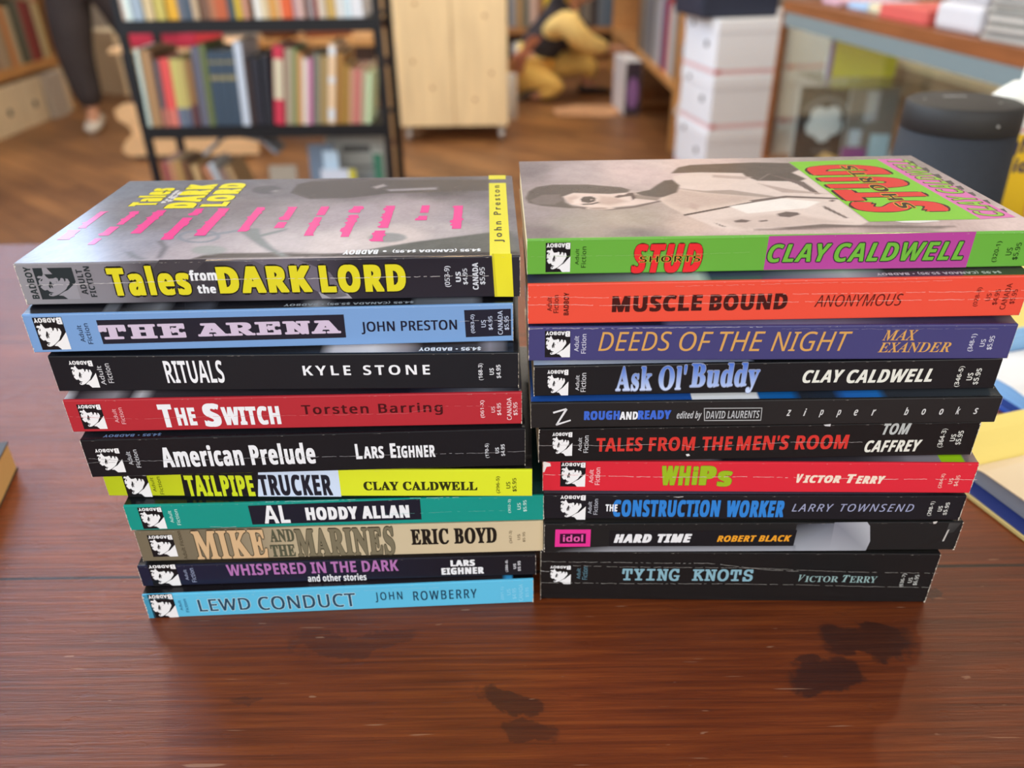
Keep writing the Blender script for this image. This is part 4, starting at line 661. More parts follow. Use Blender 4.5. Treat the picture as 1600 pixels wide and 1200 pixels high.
 'R6': {'pose':[0.01003,0.25474,0.0757,0.00732,-0.00118],'L':171.57,'T':15.79,'gap':1.39,'grad':[[0,[23,22,24]],[171.56949067507438,[23,22,24]]],'items':[['l',[5.06,13.2,2.96,14.26],'n',[238,238,240],[22,22,26]],['t','Adult','s',[206,206,210],[15.46,16.88,5.16,11.53],90,0.012,3,None,0,0],['t','Fiction','s',[206,206,210],[17.6,19.5,4.31,12.4],90,0.012,3,None,0,0],['t','TALES','S',[208,54,48],[22.62,40.68,4.64,11.22],0,0.02,3,None,0,0],['t','FROM','S',[208,54,48],[43.24,61.24,4.47,11.11],0,0.02,3,None,0,0],['t','THE','S',[208,54,48],[63.97,75.9,4.38,10.97],0,0.02,3,None,0,0],['t',"MEN'S",'S',[208,54,48],[77.79,98.08,4.12,11.02],0,0.02,3,None,0,0],['t','ROOM','S',[208,54,48],[100.9,121.45,4.07,10.88],0,0.02,3,None,0,0],['t','TOM','I',[186,190,190],[133.95,144.59,10.45,15.73],0,0.02,3,None,0,0],['t','CAFFREY','I',[226,226,216],[128.57,150.75,2.25,7.88],0,0.02,3,None,0,0],['t','(364-3)','S',[206,206,200],[157.12,159.64,3.97,12.85],90,0,3,None,0,0],['t','US','S',[206,206,200],[161.48,163.48,6.88,10.18],90,0,3,None,0,0],['t','$5.95','S',[206,206,200],[163.9,166.31,5.16,11.75],90,0,3,None,0,0],['c',[196,190,190],[[-0.11,8.19],[13.8,8.19],[28.14,7.56],[42.62,7.87],[52.34,8.28],[59.94,6.22],[82.27,7.0],[99.8,7.9],[110.14,7.36],[128.26,7.29]],0.13],['p',[225,225,225],[[58.1,2.73],[59.31,3.02],[59.92,2.04],[58.71,1.74]],2],['p',[215,215,220],[[110.31,15.6],[113.03,15.87],[113.03,14.77],[110.96,14.97]],2]],'cov':[]},
 'R5': {'pose':[0.00699,0.25308,0.09292,-0.00061,-0.00045],'L':177.39,'T':11.43,'gap':1.5,'grad':[[0,[34,33,34]],[177.38792529042553,[34,33,34]]],'items':[['p',[226,226,230],[[8.31,7.33],[13.25,8.93],[13.74,8.31],[8.56,6.56]],2],['p',[226,226,230],[[13.0,8.63],[13.86,8.37],[10.14,1.41],[9.4,1.42]],2],['p',[226,226,230],[[9.52,1.89],[15.12,3.82],[15.24,3.2],[9.77,1.1]],2],['t','ROUGH','S',[62,104,206],[20.18,33.74,3.48,7.54],0,0.06,3,None,0,0],['t','AND','S',[235,237,242],[33.75,40.64,3.47,7.01],0,0.04,3,None,0,0],['t','READY','S',[62,104,206],[40.63,53.15,3.47,7.46],0,0.06,3,None,0,0],['t','edited by','I',[186,188,192],[55.41,64.84,2.64,6.88],0,0,3,None,0,0],['p',[176,178,180],[[65.37,8.22],[87.46,8.04],[87.51,7.67],[65.41,7.86]],2],['p',[176,178,180],[[66.01,2.76],[87.7,2.6],[87.75,2.2],[66.04,2.39]],2],['p',[176,178,180],[[65.37,8.22],[65.69,8.21],[66.41,2.38],[66.07,2.39]],2],['p',[176,178,180],[[87.23,8.01],[87.52,8.01],[87.85,2.2],[87.56,2.2]],2],['t','DAVID LAURENTS','S',[176,178,182],[66.64,86.76,3.39,6.82],0,0,3,None,0,0],['t','z','I',[204,204,204],[97.16,98.67,4.18,6.93],0,0,3,None,0,0],['t','i','I',[204,204,204],[103.5,104.52,4.08,7.44],0,0,3,None,0,0],['t','p','I',[204,204,204],[109.54,111.04,3.37,6.79],0,0,3,None,0,0],['t','p','I',[204,204,204],[116.21,117.71,3.26,6.68],0,0,3,None,0,0],['t','e','I',[204,204,204],[122.67,124.16,3.92,6.66],0,0,3,None,0,0],['t','r','I',[204,204,204],[129.42,130.91,3.87,6.61],0,0,3,None,0,0],['t','b','I',[204,204,204],[141.84,143.33,3.85,7.31],0,0,3,None,0,0],['t','o','I',[204,204,204],[148.39,149.87,3.93,6.6],0,0,3,None,0,0],['t','o','I',[204,204,204],[155.12,156.6,3.82,6.49],0,0,3,None,0,0],['t','k','I',[204,204,204],[161.45,162.93,3.96,7.29],0,0,3,None,0,0],['t','s','I',[204,204,204],[168.22,169.7,3.91,6.64],0,0,3,None,0,0]],'cov':[],'cgrad':[[0.0,[34,78,156]],[60.56,[36,84,164]],[61.05,[236,238,242]],[85.52,[236,238,242]],[86.48,[30,100,170]],[98.79,[24,96,170]],[102.41,[40,44,54]],[114.45,[40,50,66]],[119.25,[40,104,186]],[131.25,[36,110,190]],[134.84,[50,54,62]],[178.26,[56,62,66]]]},
 'R4': {'pose':[0.00815,0.25511,0.1059,0.0068,5e-05],'L':173.75,'T':13.02,'gap':1.59,'grad':[[0,[23,24,28]],[173.7537314781838,[23,24,28]]],'items':[['l',[4.72,12.93,0.32,11.53],'n',[238,238,240],[22,22,26]],['t','Adult','s',[212,212,218],[15.56,16.98,2.35,8.95],90,0.012,3,None,0,0],['t','Fiction','s',[212,212,218],[17.52,19.49,1.74,9.86],90,0.012,3,None,0,0],['g','Ask','T',[72,112,204],[206,220,248],[30.72,44.2,1.82,12.25],0.015,[140,150,180],0.03],['g',"Ol'",'T',[72,112,204],[206,220,248],[46.69,56.76,1.89,12.41],0.015,[140,150,180],0.03],['g','Buddy','T',[72,112,204],[206,220,248],[58.55,84.09,0.11,12.93],0.015,[140,150,180],0.03],['t','CLAY','I',[228,228,218],[100.53,115.85,3.9,9.44],0,0.02,3,None,0,0],['t','CALDWELL','I',[228,228,218],[117.15,149.45,3.49,9.28],0,0.02,3,None,0,0],['t','(346-5)','S',[214,214,208],[158.43,160.68,1.07,10.0],90,0,3,None,0,0],['t','US','S',[214,214,208],[162.42,164.54,3.89,7.08],90,0,3,None,0,0],['t','$5.95','S',[214,214,208],[165.2,167.47,1.99,8.98],90,0,3,None,0,0]],'cov':[],'cgrad':[[0.0,[170,190,220]],[14.09,[206,214,228]],[79.64,[150,164,196]],[82.01,[30,32,36]],[174.57,[26,27,30]]]},
 'R3': {'pose':[0.00619,0.2565,0.12041,-0.02105,0.00113],'L':174.67,'T':13.95,'gap':1.58,'grad':[[0,[66,64,116]],[174.66990445706156,[66,64,116]]],'items':[['l',[5.99,15.24,1.53,12.34],'w',[238,238,240],[22,22,26]],['t','Adult','s',[208,208,226],[16.69,18.37,3.89,10.23],90,0.012,3,None,0,0],['t','Fiction','s',[208,208,226],[19.26,21.05,3.07,10.99],90,0.012,3,None,0,0],['t','DEEDS','i',[212,160,88],[25.51,51.88,4.0,11.87],0,0,3,None,0,0],['t','OF','i',[212,160,88],[54.84,66.8,3.85,11.75],0,0,3,None,0,0],['t','THE','i',[212,160,88],[69.09,85.5,3.73,11.67],0,0,3,None,0,0],['t','NIGHT','i',[212,160,88],[88.29,116.62,3.56,11.55],0,0,3,None,0,0],['t','MAX','U',[212,160,88],[127.68,139.89,7.7,12.0],0,-0.02,3,None,0,0],['t','EXANDER','U',[212,160,88],[127.18,153.04,2.88,6.99],0,-0.02,3,None,0,0],['t','(348-1)','s',[206,206,222],[159.31,161.46,3.15,10.26],90,0.02,3,None,0,0],['t','US','s',[206,206,222],[163.29,164.96,5.06,8.07],90,0.02,3,None,0,0],['t','$5.95','s',[206,206,222],[166.03,168.06,3.8,9.41],90,0.02,3,None,0,0],['c',[200,200,210],[[0.65,13.3],[12.1,13.43],[29.83,13.16],[45.46,13.48],[83.9,13.56]],0.16],['c',[140,136,160],[[90.86,12.74],[113.94,12.49],[167.94,12.37]],0.08]],'cov':[],'cgrad':[[-0.0,[34,38,66]],[47.68,[40,42,70]],[51.05,[110,108,150]],[90.76,[130,126,160]],[113.79,[120,112,136]],[134.74,[70,60,90]],[167.74,[60,50,72]],[174.88,[120,110,110]]]},
 'R2': {'pose':[0.006,0.25603,0.13564,0.00131,0.00364],'L':176.32,'T':15.47,'gap':1.51,'grad':[[0,[232,80,60]],[176.32306924996158,[232,80,60]]],'items':[['t','Adult','s',[74,22,18],[6.8,8.53,5.07,10.48],90,0.02,3,None,0,0],['t','Fiction','s',[74,22,18],[9.07,10.94,4.28,11.17],90,0.02,3,None,0,0],['t','BADBOY','S',[58,18,14],[12.73,14.56,3.33,12.07],90,0.01,3,None,0,0],['t','MUSCLE','S',[66,18,16],[29.9,61.84,4.15,10.48],0,0.04,3,None,0,0],['t','BOUND','S',[66,18,16],[64.53,92.08,4.1,10.47],0,0.04,3,None,0,0],['t','ANONYMOUS','i',[92,26,20],[101.88,132.88,4.81,9.47],0,0,3,None,0,0],['t','(028-8)','s',[112,28,22],[158.44,160.31,3.94,11.31],90,0.02,3,None,0,0],['t','US','s',[112,28,22],[162.44,164.08,6.06,8.96],90,0.02,3,None,0,0],['t','$4.95','s',[112,28,22],[165.15,167.14,4.44,10.42],90,0.02,3,None,0,0],['t','CANADA','s',[112,28,22],[168.39,170.38,2.57,12.63],90,0.02,3,None,0,0],['t','$5.95','s',[112,28,22],[171.23,173.22,4.7,10.31],90,0.02,3,None,0,0],['c',[245,190,180],[[-0.07,10.63],[12.13,10.64],[27.49,9.85],[47.37,10.2],[67.44,10.06],[89.93,10.12],[112.67,9.93],[137.91,9.94],[156.45,9.84],[175.09,9.99]],0.12],['c',[245,200,190],[[-0.11,7.7],[12.14,7.7],[27.57,6.89],[47.54,7.23],[67.7,7.07],[90.28,7.12],[113.12,6.92],[138.47,6.92],[157.11,6.8],[175.83,6.94]],0.12],['c',[240,160,150],[[51.59,13.79],[60.45,13.87],[80.5,13.99],[105.22,14.27],[123.44,13.94],[148.59,14.23]],0.09]],'cov':[['t','$4.95 (CANADA $5.95) • BADBOY','S',[190,190,190],[123.1,167.05,2.2,4.4],180,0.03,1,None,0,0]],'cgrad':[[0.0,[46,50,70]],[7.78,[70,72,84]],[33.93,[120,126,130]],[51.55,[170,190,184]],[60.41,[190,205,198]],[64.86,[60,72,92]],[82.75,[70,80,96]],[112.14,[170,180,178]],[124.71,[110,116,120]],[127.0,[60,60,60]],[176.42,[60,58,54]]]},
 'R1': {'pose':[0.00582,0.26048,0.15283,0.01121,-0.00135],'L':181.35,'T':13.06,'gap':1.28,'grad':[[0,[104,172,64]],[181.3526466649159,[104,172,64]]],'items':[['l',[6.5,15.17,0.88,11.73],'w',[238,238,240],[22,22,26]],['t','Adult','s',[22,44,18],[16.86,18.16,3.46,9.42],90,0.012,3,None,0,0],['t','Fiction','s',[22,44,18],[18.96,20.66,2.39,10.17],90,0.012,3,None,0,0],['t','STUD','I',[228,46,52],[36.77,61.46,-0.03,10.74],0,0.045,3,[60,24,20],0.03,0],['t','SHORTS','s',[28,24,20],[39.47,60.84,3.99,6.27],0,0.02,6,[214,190,70],0.04,0],['p',[178,70,152],[[83.86,12.85],[156.03,13.29],[155.97,0.07],[83.75,0.37]],1],['t','CLAY','I',[112,180,62],[84.4,106.49,3.15,9.88],0,0.01,3,[44,40,50],0.045,0],['t','CALDWELL','I',[112,180,62],[107.91,153.77,2.94,9.87],0,0.01,3,[44,40,50],0.045,0],['t','(320-1)','s',[30,60,24],[164.31,166.35,1.86,9.64],90,0.02,3,None,0,0],['t','US','s',[30,60,24],[168.66,170.71,4.36,7.18],90,0.02,3,None,0,0],['t','$5.95','s',[30,60,24],[171.47,173.54,2.6,9.01],90,0.02,3,None,0,0],['c',[150,190,120],[[1.36,6.92],[35.27,6.76],[58.33,6.82],[77.87,7.18]],0.07]],'cov':[['s',[228,208,198],[[65.07,76.01],[75.66,83.11],[106.64,80.79],[122.3,94.94],[123.49,12.58],[118.24,8.03],[76.92,4.96],[67.14,9.79],[60.14,22.92],[96.49,41.06],[100.2,44.3],[73.56,52.52],[63.75,59.81]],0.8],['s',[222,200,187],[[53.06,45.29],[60.81,51.03],[64.73,57.09],[74.08,52.51],[99.68,44.31],[95.71,40.26],[59.61,23.65],[55.08,35.67]],0.8],['s',[206,182,170],[[61.6,57.14],[73.12,50.79],[94.54,44.42],[79.42,36.63],[60.82,30.94],[54.9,41.99]],2.5],['s',[196,170,158],[[65.04,38.56],[67.7,35.35],[65.24,29.33],[63.09,32.4]],1.5],['s',[212,190,180],[[69.3,17.74],[97.42,24.0],[116.58,12.12],[77.52,6.85]],2.5],['s',[104,92,84],[[65.58,81.1],[70.48,90.64],[76.9,94.49],[106.05,97.27],[121.69,94.95],[122.4,83.86],[115.97,77.59],[107.04,77.66],[99.52,67.75],[96.36,73.7],[96.23,79.82],[78.25,82.04]],0.8],['s',[100,88,80],[[99.52,67.75],[107.04,77.66],[117.31,79.66],[120.38,69.45],[116.08,65.6]],0.8],['s',[176,158,148],[[64.41,57.99],[74.01,54.26],[84.73,54.96],[99.98,45.14],[98.11,43.51],[73.86,51.64]],0.8],['s',[86,74,70],[[59.07,24.38],[98.36,43.5],[100.05,43.88],[99.62,42.64],[97.79,41.86],[59.44,22.94]],0.3],['s',[92,80,75],[[1.09,48.02],[2.75,57.25],[6.19,63.39],[12.99,66.5],[27.72,65.84],[40.93,61.06],[44.01,57.43],[42.19,52.23],[30.03,51.61],[20.76,53.91],[16.21,49.36],[16.19,42.06],[18.86,36.56],[24.56,34.52],[17.75,34.32],[7.19,37.61],[2.15,41.6]],0.8],['s',[116,102,98],[[2.7,44.75],[7.77,52.03],[15.2,52.73],[15.64,44.47],[11.96,39.03],[4.46,39.99]],0.8],['s',[226,202,192],[[15.97,49.36],[20.8,54.34],[35.08,51.94],[47.68,54.73],[52.67,51.18],[55.39,46.9],[52.28,41.25],[42.7,36.74],[32.79,34.31],[24.6,34.9],[18.34,38.88]],0.8],['s',[204,176,164],[[17.32,47.68],[21.26,50.93],[23.35,46.74],[21.49,39.58],[17.57,41.24]],1.6],['s',[198,170,158],[[30.98,49.06],[36.96,47.28],[41.03,41.5],[33.14,36.98],[28.65,39.42]],2.0],['s',[238,216,206],[[19.49,44.38],[22.69,47.57],[22.68,39.56],[19.59,39.63]],1.2],['s',[98,87,80],[[45.36,53.03],[52.18,56.85],[56.77,64.51],[60.57,70.16],[64.03,71.09],[65.41,62.53],[62.21,52.73],[55.89,46.89],[51.57,45.33],[47.67,48.73]],0.8],['s',[150,132,122],[[45.08,51.32],[48.68,48.71],[54.72,46.09],[52.44,42.05],[48.3,43.76],[43.63,45.49]],0.8],['s',[74,62,60],[[22.71,45.12],[24.27,48.78],[27.27,49.14],[28.97,46.62],[27.99,42.19],[25.42,40.67],[23.14,41.91]],0.45],['s',[176,156,148],[[27.63,44.61],[27.5,44.13],[27.24,43.78],[26.94,43.66],[26.66,43.79],[26.49,44.15],[26.46,44.64],[26.59,45.12],[26.84,45.47],[27.15,45.6],[27.42,45.46],[27.6,45.1]],0.3],['s',[84,70,68],[[22.44,39.56],[26.3,39.86],[29.4,41.76],[29.74,40.57],[26.61,38.3],[22.77,38.0]],0.4],['s',[96,78,74],[[36.57,48.12],[38.36,50.18],[40.92,50.55],[42.82,53.08],[44.92,53.47],[44.76,46.29],[43.0,43.06],[43.17,48.82],[40.55,48.04],[37.33,46.45]],0.5],['s',[110,92,88],[[19.97,35.77],[32.65,33.18],[42.52,35.59],[53.42,42.02],[53.68,40.81],[42.68,33.68],[32.36,30.95],[22.74,32.69]],0.8],['s',[214,190,178],[[34.81,33.43],[34.38,32.82],[33.33,32.31],[31.78,31.95],[29.93,31.79],[27.98,31.84],[26.18,32.1],[24.74,32.53],[23.82,33.1],[23.54,33.72],[23.94,34.33],[24.97,34.84],[26.52,35.21],[28.39,35.38],[30.36,35.33],[32.18,35.07],[33.64,34.63],[34.55,34.05]],0.8],['s',[150,126,118],[[31.73,33.36],[31.49,33.06],[30.89,32.8],[29.99,32.62],[28.91,32.55],[27.77,32.57],[26.72,32.71],[25.87,32.93],[25.33,33.22],[25.16,33.53],[25.39,33.83],[25.99,34.09],[26.89,34.26],[27.97,34.34],[29.12,34.32],[30.18,34.18],[31.03,33.96],[31.57,33.67]],0.8],['s',[116,100,94],[[75.81,16.17],[79.1,17.78],[81.91,16.31],[79.88,14.33],[76.22,14.45]],0.5],['s',[116,100,94],[[84.8,15.88],[88.16,16.81],[88.16,15.43],[85.04,14.51]],0.5],['s',[116,100,94],[[93.8,23.38],[98.09,25.82],[102.03,24.6],[102.16,22.41],[97.14,19.33],[93.73,20.5]],0.5],['s',[116,100,94],[[100.39,36.92],[102.34,38.08],[103.17,36.86],[101.18,34.92]],0.5],['s',[116,100,94],[[118.73,38.51],[120.79,39.69],[121.3,38.45],[119.33,36.88]],0.5],['s',[116,100,94],[[114.21,32.63],[115.25,30.27],[118.13,17.63],[117.09,16.95],[113.62,28.78]],0.5],['s',[116,100,94],[[88.12,40.43],[104.16,45.9],[127.23,41.21],[125.45,39.59],[104.03,43.38],[89.86,37.97]],0.5],['s',[116,100,94],[[68.39,14.37],[71.6,9.63],[70.0,10.34]],0.5],['s',[116,100,94],[[107.04,77.66],[117.95,64.62],[118.72,47.32],[116.6,47.36],[114.1,61.82]],0.5],['s',[190,168,158],[[98.28,63.93],[108.66,54.55],[121.89,47.26],[104.4,50.2]],0.8],['s',[196,174,164],[[82.86,77.88],[98.61,73.68],[94.58,69.76],[81.8,73.85]],0.8],['s',[246,236,228],[[78.52,33.53],[101.67,42.6],[115.15,37.38],[106.99,29.72],[83.06,24.41]],0.8],['s',[120,104,98],[[80.65,6.1],[106.67,11.09],[116.53,9.42],[133.71,8.17],[151.82,6.21],[145.96,4.43],[114.18,6.86],[92.94,5.66]],0.8],['p',[136,204,56],[[121.85,96.67],[162.89,98.95],[164.77,13.62],[123.76,12.64]],4],['p',[224,120,182],[[162.89,98.95],[173.58,99.3],[178.44,15.19],[164.77,13.62]],4],['p',[236,230,222],[[133.15,12.61],[138.73,13.05],[148.51,13.01],[149.33,11.87],[141.23,10.49],[135.26,11.09]],4],['t','STUD','S',[228,62,52],[124.88,159.43,23.21,90.2],90,0.05,6,[70,40,24],0.03,0],['t','SHORTS','s',[60,44,20],[141.77,147.84,27.26,88.51],90,0.05,9,[232,190,60],0.05,1.2],['t','CLAY CALDWELL','I',[150,200,70],[166.35,175.82,16.5,97.09],90,0,6,[110,70,60],0.04,0],['p',[92,84,80],[[174.48,94.82],[177.64,95.4],[176.52,89.08],[174.38,87.96],[174.59,91.36]],3],['p',[92,84,80],[[175.43,83.52],[178.5,84.05],[177.4,78.11],[175.31,77.06],[175.52,80.26]],3],['p',[92,84,80],[[175.73,72.88],[178.71,73.37],[177.64,67.78],[175.61,66.8],[175.82,69.81]],3],['p',[92,84,80],[[176.01,62.85],[178.9,63.3],[177.86,58.02],[175.89,57.11],[176.09,59.96]],3],['p',[92,84,80],[[176.22,55.23],[179.05,55.65],[178.03,50.61],[176.1,49.74],[176.3,52.46]],3],['p',[92,84,80],[[176.48,46.17],[179.23,46.56],[178.23,41.79],[176.35,40.97],[176.55,43.55]],3],['p',[92,84,80],[[176.76,35.93],[179.43,36.28],[178.46,31.81],[176.64,31.05],[176.83,33.47]],3],['p',[92,84,80],[[177.08,24.76],[179.65,25.08],[178.71,20.92],[176.95,20.22],[177.14,22.47]],3]],'cgrid':[[[3.76,88.79],[130,117,120]],[[2.26,26.73],[158,143,143]],[[3.83,5.76],[121,106,108]],[[22.73,84.5],[186,168,168]],[[50.45,84.33],[216,190,186]],[[69.68,95.07],[222,199,192]],[[17.21,16.04],[158,147,138]],[[39.76,18.67],[173,158,145]],[[60.79,11.31],[211,186,173]],[[70.5,5.82],[221,197,188]],[[37.07,2.12],[127,114,114]],[[68.73,-0.29],[194,168,164]],[[101.36,-1.53],[205,179,171]],[[136.85,0.88],[162,143,138]],[[149.11,1.72],[205,179,173]],[[171.33,6.21],[222,197,190]],[[183.33,101.94],[162,147,140]],[[181.33,55.15],[184,164,160]],[[158.58,97.19],[162,151,140]]]},
}
# ------------------------------------------------------------------ the room
def plank_floor():
    m = bpy.data.materials.new('parquet')
    m.use_nodes = True
    nt = m.node_tree
    b = nt.nodes['Principled BSDF']
    tc = nt.nodes.new('ShaderNodeTexCoord')
    mp = nt.nodes.new('ShaderNodeMapping')
    mp.inputs['Rotation'].default_value = (0, 0, rad(42))
    br = nt.nodes.new('ShaderNodeTexBrick')
    br.inputs['Scale'].default_value = 2.2
    br.inputs['Brick Width'].default_value = 1.0
    br.inputs['Row Height'].default_value = 0.2
    br.inputs['Mortar Size'].default_value = 0.006
    br.inputs['Color1'].default_value = lin((166, 114, 66))
    br.inputs['Color2'].default_value = lin((124, 82, 48))
    br.inputs['Mortar'].default_value = lin((70, 42, 24))
    nz = nt.nodes.new('ShaderNodeTexNoise')
    nz.inputs['Scale'].default_value = 1.6
    nz.inputs['Detail'].default_value = 5
    mx = nt.nodes.new('ShaderNodeMix')
    mx.data_type = 'RGBA'
    mx.blend_type = 'MULTIPLY'
    mx.inputs[0].default_value = 0.7
    rp = nt.nodes.new('ShaderNodeValToRGB')
    rp.color_ramp.elements[0].position = 0.35
    rp.color_ramp.elements[0].color = (0.45, 0.42, 0.42, 1)
    rp.color_ramp.elements[1].position = 0.65
    rp.color_ramp.elements[1].color = (1, 1, 1, 1)
    L_ = nt.links.new
    L_(tc.outputs['Object'], mp.inputs[0])
    L_(mp.outputs[0], br.inputs['Vector'])
    L_(tc.outputs['Object'], nz.inputs['Vector'])
    L_(nz.outputs[0], rp.inputs[0])
    L_(br.outputs['Color'], mx.inputs[6])
    L_(rp.outputs[0], mx.inputs[7])
    L_(mx.outputs[2], b.inputs['Base Color'])
    b.inputs['Roughness'].default_value = 0.42
    return m


R_ = ROOM
PLASTER = mat('plaster', (176, 168, 158), 0.9, var=0.04, scale=3)
CEIL = mat('ceiling_paint', (150, 142, 132), 0.95)
struct('floor', box(R_['x0'] - 0.2, R_['x1'] + 0.2, R_['y0'] - 0.2, R_['y1'] + 0.2, -0.1, 0), plank_floor())
struct('ceiling', box(R_['x0'] - 0.2, R_['x1'] + 0.2, R_['y0'] - 0.2, R_['y1'] + 0.2, R_['h'], R_['h'] + 0.1), CEIL)
struct('wall_back', box(R_['x0'] - 0.2, R_['x1'] + 0.2, R_['y1'], R_['y1'] + 0.2, 0, R_['h']), PLASTER)
struct('wall_right', box(R_['x1'], R_['x1'] + 0.2, R_['y0'] - 0.2, R_['y1'], 0, R_['h']), PLASTER)
# left wall with its windows
bm = BM()
X0, X1 = R_['x0'] - 0.2, R_['x0']
wins = [(-1.2, 2.2, 1.0, 4.0), (3.6, 4.7, 2.47, 5.0), (4.9, 6.0, 2.47, 5.0)]
y = R_['y0'] - 0.2
for a, b, z0, z1 in wins:
    bx(bm, X0, X1, y, a, 0, R_['h'])
    bx(bm, X0, X1, a, b, 0, z0)
    bx(bm, X0, X1, a, b, z1, R_['h'])
    y = b
bx(bm, X0, X1, y, R_['y1'], 0, R_['h'])
struct('wall_left', bm, PLASTER)
FRAME = mat('window_paint', (232, 230, 224), 0.5)


def glass_mat(name='clear_glass', tint=(247, 251, 250), gl=0.08):
    if name in MATS:
        return MATS[name]
    m = bpy.data.materials.new(name)
    m.use_nodes = True
    nt = m.node_tree
    nt.nodes.clear()
    o = nt.nodes.new('ShaderNodeOutputMaterial')
    t = nt.nodes.new('ShaderNodeBsdfTransparent')
    t.inputs[0].default_value = lin(tint)
    g = nt.nodes.new('ShaderNodeBsdfGlossy')
    g.inputs['Roughness'].default_value = 0.03
    fr = nt.nodes.new('ShaderNodeFresnel')
    fr.inputs['IOR'].default_value = 1.4
    mx = nt.nodes.new('ShaderNodeMixShader')
    ge = nt.nodes.new('ShaderNodeNewGeometry')
    mr = nt.nodes.new('ShaderNodeMapRange')
    mr.inputs[3].default_value = 1.4
    mr.inputs[4].default_value = 1 / 1.4
    nt.links.new(ge.outputs['Backfacing'], mr.inputs[0])
    nt.links.new(mr.outputs[0], fr.inputs['IOR'])
    nt.links.new(fr.outputs[0], mx.inputs[0])
    nt.links.new(t.outputs[0], mx.inputs[1])
    nt.links.new(g.outputs[0], mx.inputs[2])
    nt.links.new(mx.outputs[0], o.inputs[0])
    MATS[name] = m
    return m


GLASS = glass_mat()
for n, (a, b, z0, z1) in enumerate(wins, 1):
    bm = BM()
    for y in (a, (a + b) / 2 - 0.02, b - 0.04):
        bx(bm, X0 + 0.06, X0 + 0.12, y, y + 0.04, z0, z1)
    for z in (z0, (z0 + z1) / 2, z1 - 0.04):
        bx(bm, X0 + 0.06, X0 + 0.12, a, b, z, z + 0.04)
    w = struct('window_%d' % n, bm, FRAME)
    struct('pane', box(X0 + 0.085, X0 + 0.09, a + 0.02, b - 0.02, z0 + 0.02, z1 - 0.02), GLASS, w)
# front wall with the shop window behind the camera
bm = BM()
bx(bm, R_['x0'] - 0.2, -1.8, R_['y0'] - 0.2, R_['y0'], 0, R_['h'])
bx(bm, 2.4, R_['x1'] + 0.2, R_['y0'] - 0.2, R_['y0'], 0, R_['h'])
bx(bm, -1.8, 2.4, R_['y0'] - 0.2, R_['y0'], 0, 0.8)
bx(bm, -1.8, 2.4, R_['y0'] - 0.2, R_['y0'], 3.2, R_['h'])
struct('wall_front', bm, PLASTER)
bm = BM()
for x in (-1.8, -0.43, 0.97, 2.34):
    bx(bm, x, x + 0.06, R_['y0'] - 0.14, R_['y0'] - 0.08, 0.8, 3.2)
for z in (0.8, 3.14):
    bx(bm, -1.8, 2.4, R_['y0'] - 0.14, R_['y0'] - 0.08, z, z + 0.06)
w = struct('window_4', bm, FRAME)
struct('pane', box(-1.78, 2.38, R_['y0'] - 0.115, R_['y0'] - 0.11, 0.82, 3.18), GLASS, w)

# pendant lamps over the counter, warm
BULB = bpy.data.materials.new('lamp_glow')
BULB.use_nodes = True
_b = BULB.node_tree.nodes['Principled BSDF']
_b.inputs['Emission Color'].default_value = (1.0, 0.72, 0.42, 1)
_b.inputs['Emission Strength'].default_value = 380
LAMPM = mat('lamp_metal', (60, 58, 56), 0.4, 0.6)
for (x, y, z, desc) in ((-1.1, 1.9, 3.0, 'pendant lamp hanging at the left beyond the counter'), (-0.17, 2.1, 3.0, 'pendant lamp hanging in the middle beyond the counter'),
                        (1.49, 2.1, 3.0, 'pendant lamp hanging at the right above the showcase'), (0.6, 4.9, 3.2, 'pendant lamp hanging in the rear middle of the shop')):
    t = thing('pendant_lamp', desc, 'lamp', (x, y, z), 0, 'pendant lamps')
    bm = lathe(BM(), [(0.02, 0.16), (0.05, 0.14), (0.16, 0.02), (0.165, 0.0), (0.15, 0.02), (0.04, 0.125)], 28, cap=False)
    obj('lamp_shade', bm, LAMPM, t, True)
    obj('bulb', lathe(BM(), [(0.005, -0.01), (0.03, 0.0), (0.045, 0.03), (0.035, 0.07), (0.015, 0.1)], 16), BULB, t, True)
    obj('cord', tube(BM(), [(0, 0, 0.14), (0, 0, R_['h'] - z)], 0.006, 8), LAMPM, t)


# unseen fill lights added over the rear to brighten the background
FILL_GLOW = bpy.data.materials.new('fill_glow')
FILL_GLOW.use_nodes = True
_b = FILL_GLOW.node_tree.nodes['Principled BSDF']
_b.inputs['Emission Color'].default_value = (1.0, 0.90, 0.76, 1)
_b.inputs['Emission Strength'].default_value = 16
for (x, y, desc) in ((-1.9, 3.6, 'added fill light over the left bookcase'), (-0.4, 3.3, 'added fill light over the book cart'), (1.0, 3.2, 'added fill light over the file boxes'), (-1.6, 5.6, 'added fill light at the rear left'),
                     (0.5, 5.7, 'added fill light at the rear over the kneeling person'), (2.0, 4.4, 'added fill light at the rear right')):
    t = thing('fill_light', desc, 'ceiling light', (x, y, 3.5), 0, 'added fill lights')
    obj('housing', box(-0.62, 0.62, -0.16, 0.16, 0.0, 0.06), LAMPM, t)
    obj('diffuser', box(-0.6, 0.6, -0.145, 0.145, -0.012, -0.001), FILL_GLOW, t)
    for sx in (-0.5, 0.5):
        obj('rod', tube(BM(), [(sx, 0, 0.06), (sx, 0, R_['h'] - 3.5)], 0.006, 6), LAMPM, t)


